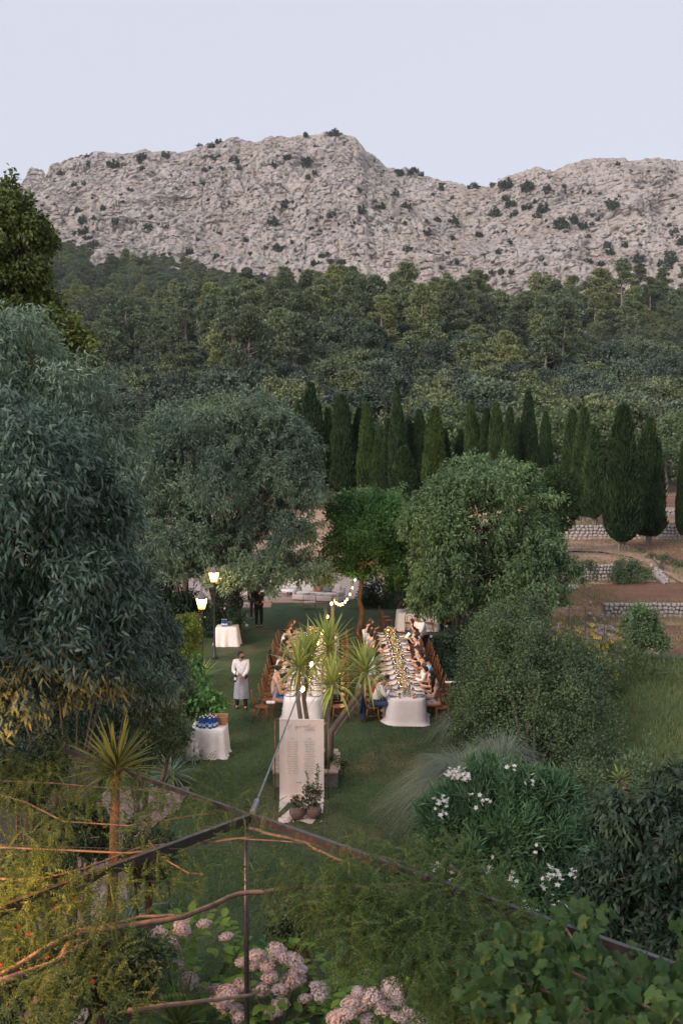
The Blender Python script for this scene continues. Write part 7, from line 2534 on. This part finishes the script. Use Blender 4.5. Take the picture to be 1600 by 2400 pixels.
person(cp_.x + .05, cp_.y, 170, 'second dark dressed figure close behind the tall one in black', 'stand', lean=.02, hands=((-.2, .12, .85), (.2, .1, .85)), skin='a', top=BLACK, bottom=('trousers', (.06, .07, .08)), head=.3, scale=1.0)
cp_ = at_z(553, 1485)
person(cp_.x, cp_.y + .5, 180, 'dark dressed figure half hidden by the rose bush near the small drinks table', 'stand', lean=.02, hands=((-.1, .25, 1.0), (.1, .25, 1.0)), skin='b', top=BLACK, bottom=('trousers', BLACK), scale=1.0)

FLORAL = fl_mat((.6, .56, .56), (.05, .06, .11)); PINKF = fl_mat((.55, .3, .26), (.62, .47, .42), 18); GREYF = fl_mat((.35, .34, .36), (.55, .53, .52), 14)
HB, HBR, HBL = (.014, .01, .009), (.06, .028, .015), (.2, .12, .06)


def seat(k, i, label, **kw):
    s = 1 if FACE[k] == 90 else -1
    dy = kw.pop('dy', 0); dx = kw.pop('dx', 0)
    return person(OUTX[k] - s * (.02 + dx), SEATY[i] + dy, FACE[k] + kw.pop('turn', 0), label, 'sit', **kw)


# right table, right side (from the near end)
F_, T_ = dict(female=True), dict()
seat('RR', 0, 'woman with wavy hair in a dark floral skirt, nearest on the right table', female=True, skin='b', hair=HB, hairs='long', top=(.1, .12, .1), sleeve=0, bottom=('skirt', WHITE), botmat=FLORAL, lean=.1, hands=((-.12, .36, .9), (.05, .4, .92)), nod=.2, head=.2)
seat('RR', 1, 'woman with long black hair in a pale patterned dress, second on the right side', female=True, skin='c', hair=HB, hairs='long', top=(.5, .48, .5), sleeve=0, topmat=GREYF, bottom=('skirt', GREY), botmat=GREYF, lean=.05, nod=.2)
seat('RR', 2, 'guest with short dark hair and bare forearms, third on the right side', skin='c', hair=HB, hairs='short', top=(.5, .38, .36), sleeve=.35, bottom=('trousers', BLACK), lean=.12, nod=.3, head=-.2)
seat('RR', 3, 'man in a white shirt leaning far forward over his plate on the right side', skin='b', hair=HB, top=WHITE, sleeve=1, bottom=('trousers', BLACK), lean=.2, dx=.06, hands=((-.15, .5, .84), (.2, .5, .84)), nod=.35)
seat('RR', 4, 'woman with dark hair in a light blue top, right side of the right table', female=True, skin='b', hair=HB, hairs='bun', top=(.35, .48, .65), sleeve=.3, bottom=('skirt', (.35, .48, .65)), lean=.05, nod=.3)
seat('RR', 5, 'man with bow tie collar and dark jacket beside the woman in pink', skin='b', hair=HB, top=(.04, .04, .05), sleeve=1, bottom=('trousers', BLACK), lean=.1, nod=.3)
seat('RR', 6, 'woman with brown hair in a dusty pink floral dress', female=True, skin='c', hair=HBR, hairs='updo', top=(.5, .3, .26), topmat=PINKF, sleeve=.9, bottom=('skirt', (.5, .3, .26)), botmat=PINKF, lean=.12, nod=.3)
seat('RR', 7, 'woman with sleek brown hair bending over the right table in grey', female=True, skin='c', hair=HBR, hairs='long', top=(.36, .36, .4), sleeve=.35, bottom=('skirt', BLACK), lean=.22, nod=.4, dx=.05)
seat('RR', 8, 'guest with light brown hair, right side towards the far end', female=True, skin='c', hair=(.12, .05, .025), hairs='long', top=(.3, .18, .14), sleeve=.35, bottom=('skirt', BLACK), lean=.04)
seat('RR', 9, 'man in a dark jacket reaching one arm across the right table', skin='c', hair=HB, top=(.03, .035, .05), sleeve=1, bottom=('trousers', BLACK), lean=.12, hands=((-.35, .62, .9), (.2, .4, .82)), head=.3)
seat('RR', 10, 'woman in pale grey with an orange skirt beside the man in the dark jacket', female=True, skin='c', hair=HBR, hairs='updo', top=(.5, .5, .48), sleeve=.4, bottom=('skirt', (.5, .2, .08)), lean=.08)
t11, h11 = seat('RR', 11, 'guest with dark cropped hair holding a white sheet of paper, far end right', skin='b', hair=HB, top=(.42, .4, .4), topmat=GREYF, sleeve=.4, bottom=('trousers', BLACK), lean=.03, hands=((-.1, .36, 1.0), (.2, .36, 1.0)))
pp_ = Matrix.Translation(t11.location) @ Matrix.Rotation(math.radians(90), 4, 'Z') @ Vector((.05, .42, 1.08))
q_ = mk('paper_sheet', [box((0, 0, 0), (.004, .3, .22))], M['paper'], local=True); q_.location = pp_; q_.rotation_euler = (0, .7, .2); tag(q_, 'white menu sheet held up by a guest at the far end of the right table', 'paper')
seat('RR', 13, 'guest in dark clothes at the far right end of the right table', skin='c', hair=HBR, top=(.12, .1, .1), sleeve=1, bottom=('trousers', BLACK), lean=.04)
# right table, left side
seat('RL', 0, 'man in a white shirt and blue jeans nearest on the left of the right table', skin='b', hair=HB, top=WHITE, sleeve=1, bottom=('trousers', (.035, .06, .14)), lean=.16, hands=((-.1, .42, .92), (.12, .42, .95)), nod=.3, scale=1.03)
t1, _ = seat('RL', 1, 'guest holding a pale card behind the man in white and jeans', skin='c', hair=HB, top=(.4, .06, .05), sleeve=.4, bottom=('trousers', NAVY), lean=.06, hands=((-.15, .38, .95), (.15, .38, .95)))
q_ = mk('paper_sheet', [box((0, 0, 0), (.004, .32, .2))], M['paper'], local=True); q_.location = (1.38, SEATY[1] + .02, .97); q_.rotation_euler = (0, -.6, 0); tag(q_, 'pale card held up on the left side of the right table', 'paper')
seat('RL', 3, 'guest in grey seen between the spiky leaves, left side of the right table', skin='c', hair=HBR, top=(.25, .26, .3), sleeve=1, bottom=('trousers', BLACK), lean=.1)
seat('RL', 5, 'woman in dark green, partly behind the rightmost spiky head', female=True, skin='c', hair=HB, hairs='long', top=(.05, .09, .07), sleeve=.4, bottom=('skirt', (.05, .09, .07)), lean=.12)
seat('RL', 7, 'man in a black suit with white cuffs bending over the right table', skin='c', hair=HB, top=BLACK, sleeve=1, bottom=('trousers', BLACK), lean=.2, dx=.05, nod=.35)
seat('RL', 8, 'woman with dark hair over a black jacket, left side of the right table', female=True, skin='c', hair=HB, hairs='long', top=(.02, .02, .025), sleeve=1, bottom=('skirt', BLACK), lean=.12, nod=.3)
seat('RL', 10, 'man in a grey suit looking down, left side towards the far end', skin='c', hair=(.03, .02, .015), top=(.2, .22, .25), sleeve=1, bottom=('trousers', (.1, .1, .12)), lean=.1, nod=.3)
seat('RL', 11, 'woman with black hair and a white hair band, in a white dress', female=True, skin='c', hair=HB, hairs='long', top=WHITE, sleeve=0, bottom=('skirt', WHITE), lean=.06, nod=.2)
seat('RL', 12, 'woman in blue with long dark hair near the far end of the right table', female=True, skin='c', hair=HB, hairs='long', top=(.3, .35, .5), sleeve=.3, bottom=('skirt', NAVY), lean=.04, turn=-20)
seat('RL', 13, 'man in a light grey shirt facing the camera at the far left corner', skin='c', hair=HB, top=(.45, .46, .47), sleeve=1, bottom=('trousers', BLACK), lean=.02, turn=-45, nod=.0)
# left table, left side
seat('LL', 1, 'woman with dark tied hair in a shiny blue satin dress on the left table', female=True, skin='b', hair=HB, hairs='bun', top=(.05, .16, .38), sleeve=0, bottom=('skirt', (.05, .16, .38)), lean=.14, dy=-.25, dx=.1, hands=((-.1, .4, .88), (.15, .38, .88)), nod=.25)
seat('LL', 3, 'woman with auburn hair and bare shoulders leaning in on the left table', female=True, skin='c', hair=(.1, .035, .015), hairs='long', top=(.45, .4, .4), sleeve=0, bottom=('skirt', GREY), lean=.1)
seat('LL', 4, 'man with glasses and dark hair in a white shirt on the left table', skin='c', hair=HB, top=WHITE, sleeve=1, bottom=('trousers', BLACK), lean=.22, nod=.35, head=.3)
seat('LL', 7, 'man in a black suit resting his chin on his hand at the left table', skin='c', hair=HB, top=BLACK, sleeve=1, bottom=('trousers', BLACK), lean=.1, hands=((-.05, .26, 1.08), (.2, .42, .82)))
seat('LL', 9, 'woman in a pale lilac dress with pinned dark hair on the left table', female=True, skin='c', hair=HB, hairs='updo', top=(.5, .45, .5), sleeve=.35, bottom=('skirt', (.5, .45, .5)), lean=.12)
seat('LL', 10, 'woman in white with a large dark updo and flower crown', female=True, skin='c', hair=HB, hairs='updo', top=WHITE, sleeve=.3, bottom=('skirt', WHITE), lean=.02, scale=1.12, headpiece=True)
seat('LL', 12, 'guest in beige near the far end of the left table', skin='c', hair=HBR, top=(.42, .36, .3), sleeve=1, bottom=('trousers', BLACK), lean=.05)
# left table, right side (mostly behind the plant)
seat('LR', 1, 'guest in a white shirt and dark trousers behind the cordyline, near end', skin='b', hair=HB, top=WHITE, sleeve=1, bottom=('trousers', BLACK), lean=.08)
seat('LR', 4, 'guest in a white shirt glimpsed between the cordyline heads', skin='c', hair=HB, top=WHITE, sleeve=1, bottom=('trousers', BLACK), lean=.1)
seat('LR', 6, 'woman in peach glimpsed behind the cordyline heads', female=True, skin='c', hair=HBR, hairs='long', top=(.55, .35, .28), sleeve=.3, bottom=('skirt', (.55, .35, .28)), lean=.1)
seat('LR', 9, 'guest in pale blue behind the upper spiky leaves', skin='c', hair=HB, top=(.4, .48, .6), sleeve=1, bottom=('trousers', NAVY), lean=.08)
seat('LR', 12, 'guest with reddish hair near the wooden post', female=True, skin='c', hair=(.14, .05, .02), hairs='long', top=(.3, .3, .3), sleeve=.4, bottom=('skirt', BLACK), lean=.05)

# the remaining seats, each guest told by clothes and place
_used = {'RR': {0, 1, 2, 3, 4, 5, 6, 7, 8, 9, 10, 11, 13}, 'RL': {0, 1, 3, 5, 7, 8, 10, 11, 12, 13}, 'LL': {1, 3, 4, 7, 9, 10, 12}, 'LR': {1, 4, 6, 9, 12}}
_cl = [('white shirt', WHITE, False), ('black suit', BLACK, False), ('sage green dress', (.28, .34, .26), True), ('navy suit', NAVY, False), ('rust dress', (.4, .13, .06), True), ('cream dress', (.6, .54, .46), True), ('light blue shirt', (.4, .5, .62), False), ('burgundy dress', (.2, .03, .05), True), ('beige jacket', (.42, .35, .27), False)]
_ord = ['first', 'second', 'third', 'fourth', 'fifth', 'sixth', 'seventh', 'eighth', 'ninth', 'tenth', 'eleventh', 'twelfth', 'thirteenth', 'fourteenth', 'fifteenth']
_n = 0
for k in ('LL', 'LR', 'RL', 'RR'):
    for i in range(15):
        if i in _used[k] or (k == 'LL' and i == 0) or (k == 'LR' and i == 0):
            continue
        nm_c, c_, fm_ = _cl[(_n * 4 + i) % len(_cl)]
        _n += 1
        tb_ = {'LL': 'left side of the left table', 'LR': 'right side of the left table', 'RL': 'left side of the right table', 'RR': 'right side of the right table'}[k]
        seat(k, i, f'guest in {nm_c}, {_ord[i]} seat from front, {tb_}', female=fm_, skin=R.choice('abc'), hair=R.choice([HB, HB, HBR]), hairs=R.choice(['long', 'updo', 'bun']) if fm_ else 'short', top=c_, sleeve=R.choice([0.0, .35]) if fm_ else 1.0,
             bottom=('skirt', c_) if fm_ else ('trousers', BLACK), lean=R.uniform(.02, .16), nod=R.uniform(0, .35), head=R.uniform(-.6, .6), hands=((-.2, R.uniform(.34, .46), R.uniform(.8, .95)), (.18, .42, .82)))

# jackets hung over chair backs
def hung_jacket(k, i, c, label):
    s = 1 if FACE[k] == 90 else -1
    bx_ = OUTX[k] + s * .36
    q2 = thing('jacket', (bx_, SEATY[i], 0), label, 'jacket')
    prof = []
    n = 28; a = np.arange(n) * 2 * math.pi / n
    rings = []
    for (z_, rx, ry) in [(.95, .03, .1), (.93, .06, .19), (.8, .07, .22), (.5, .09, .23), (.25, .11, .25), (.12, .1, .24)]:
        w_ = 1 + .12 * np.sin(a * 5 + z_ * 4)
        rings.append(np.stack([rx * w_ * np.cos(a) + (.95 - z_) * .05 * -s, ry * w_ * np.sin(a), np.full(n, z_)], 1))
    V = np.concatenate(rings)
    Fq = np.concatenate([np.stack([r_ * n + np.arange(n), r_ * n + (np.arange(n) + 1) % n, (r_ + 1) * n + (np.arange(n) + 1) % n, (r_ + 1) * n + np.arange(n)], 1) for r_ in range(5)])
    mk('jacket_body', [(V, Fq)], cmat(c), q2, True, True)
    for sy in (-1, 1):
        mk('sleeve', [tube([(0, sy * .2, .9), (s * .03, sy * .26, .6), (s * .02, sy * .24, .32)], [.05, .055, .04], 8)], cmat(c), q2, True, True)


hung_jacket('RL', 0, (.025, .035, .075), 'navy jacket hanging over the nearest left chair of the right table')
hung_jacket('RL', 1, (.16, .18, .22), 'grey blue jacket hanging on the second left chair of the right table')
hung_jacket('RL', 12, (.01, .01, .012), 'black jacket hung on a chair at the far left of the right table')
hung_jacket('LL', 8, (.01, .01, .012), 'black jacket hung on a chair at the left table')
q2 = thing('napkin', (3.25, SEATY[1] + .3, .92), 'white cloth lying over a chair top at the right edge of the right table', 'napkin')
mk('cloth_fold', [rbox((0, 0, 0), (.34, .16, .03), .012)], M['cloth'], q2, True, True)
# bag of the blue dress guest
q2 = thing('handbag', (-2.05, SEATY[1] - .5, .47), 'small cream bag on the chair seat beside the woman in blue satin', 'bag')
mk('bag_body', [rbox((0, 0, .05), (.26, .14, .08), .035)], M['cloth'], q2, True, True)

# ------------------------------------------------------------------ evaluate the grown surfaces
bpy.context.view_layer.update()
dg = bpy.context.evaluated_depsgraph_get()
res = []
for o_ in SKJ:
    me = o_.evaluated_get(dg).to_mesh()
    V = np.zeros(len(me.vertices) * 3); me.vertices.foreach_get('co', V)
    V = V.reshape(-1, 3)
    q4 = [list(p.vertices) for p in me.polygons if len(p.vertices) == 4]
    q3 = [list(p.vertices) for p in me.polygons if len(p.vertices) == 3]
    res.append((V, [np.array(f) for f in (q4, q3) if len(f)]))
    o_.evaluated_get(dg).to_mesh_clear()
for o_ in SKJ:
    me = o_.data
    bpy.data.objects.remove(o_); bpy.data.meshes.remove(me)
for (nm, par, jb, ex, mats) in PENDING:
    parts = []
    if jb is not None:
        parts.append((res[jb][0], res[jb][1], 0))
    parts += ex
    mk(nm, parts, mats, par, True, True)
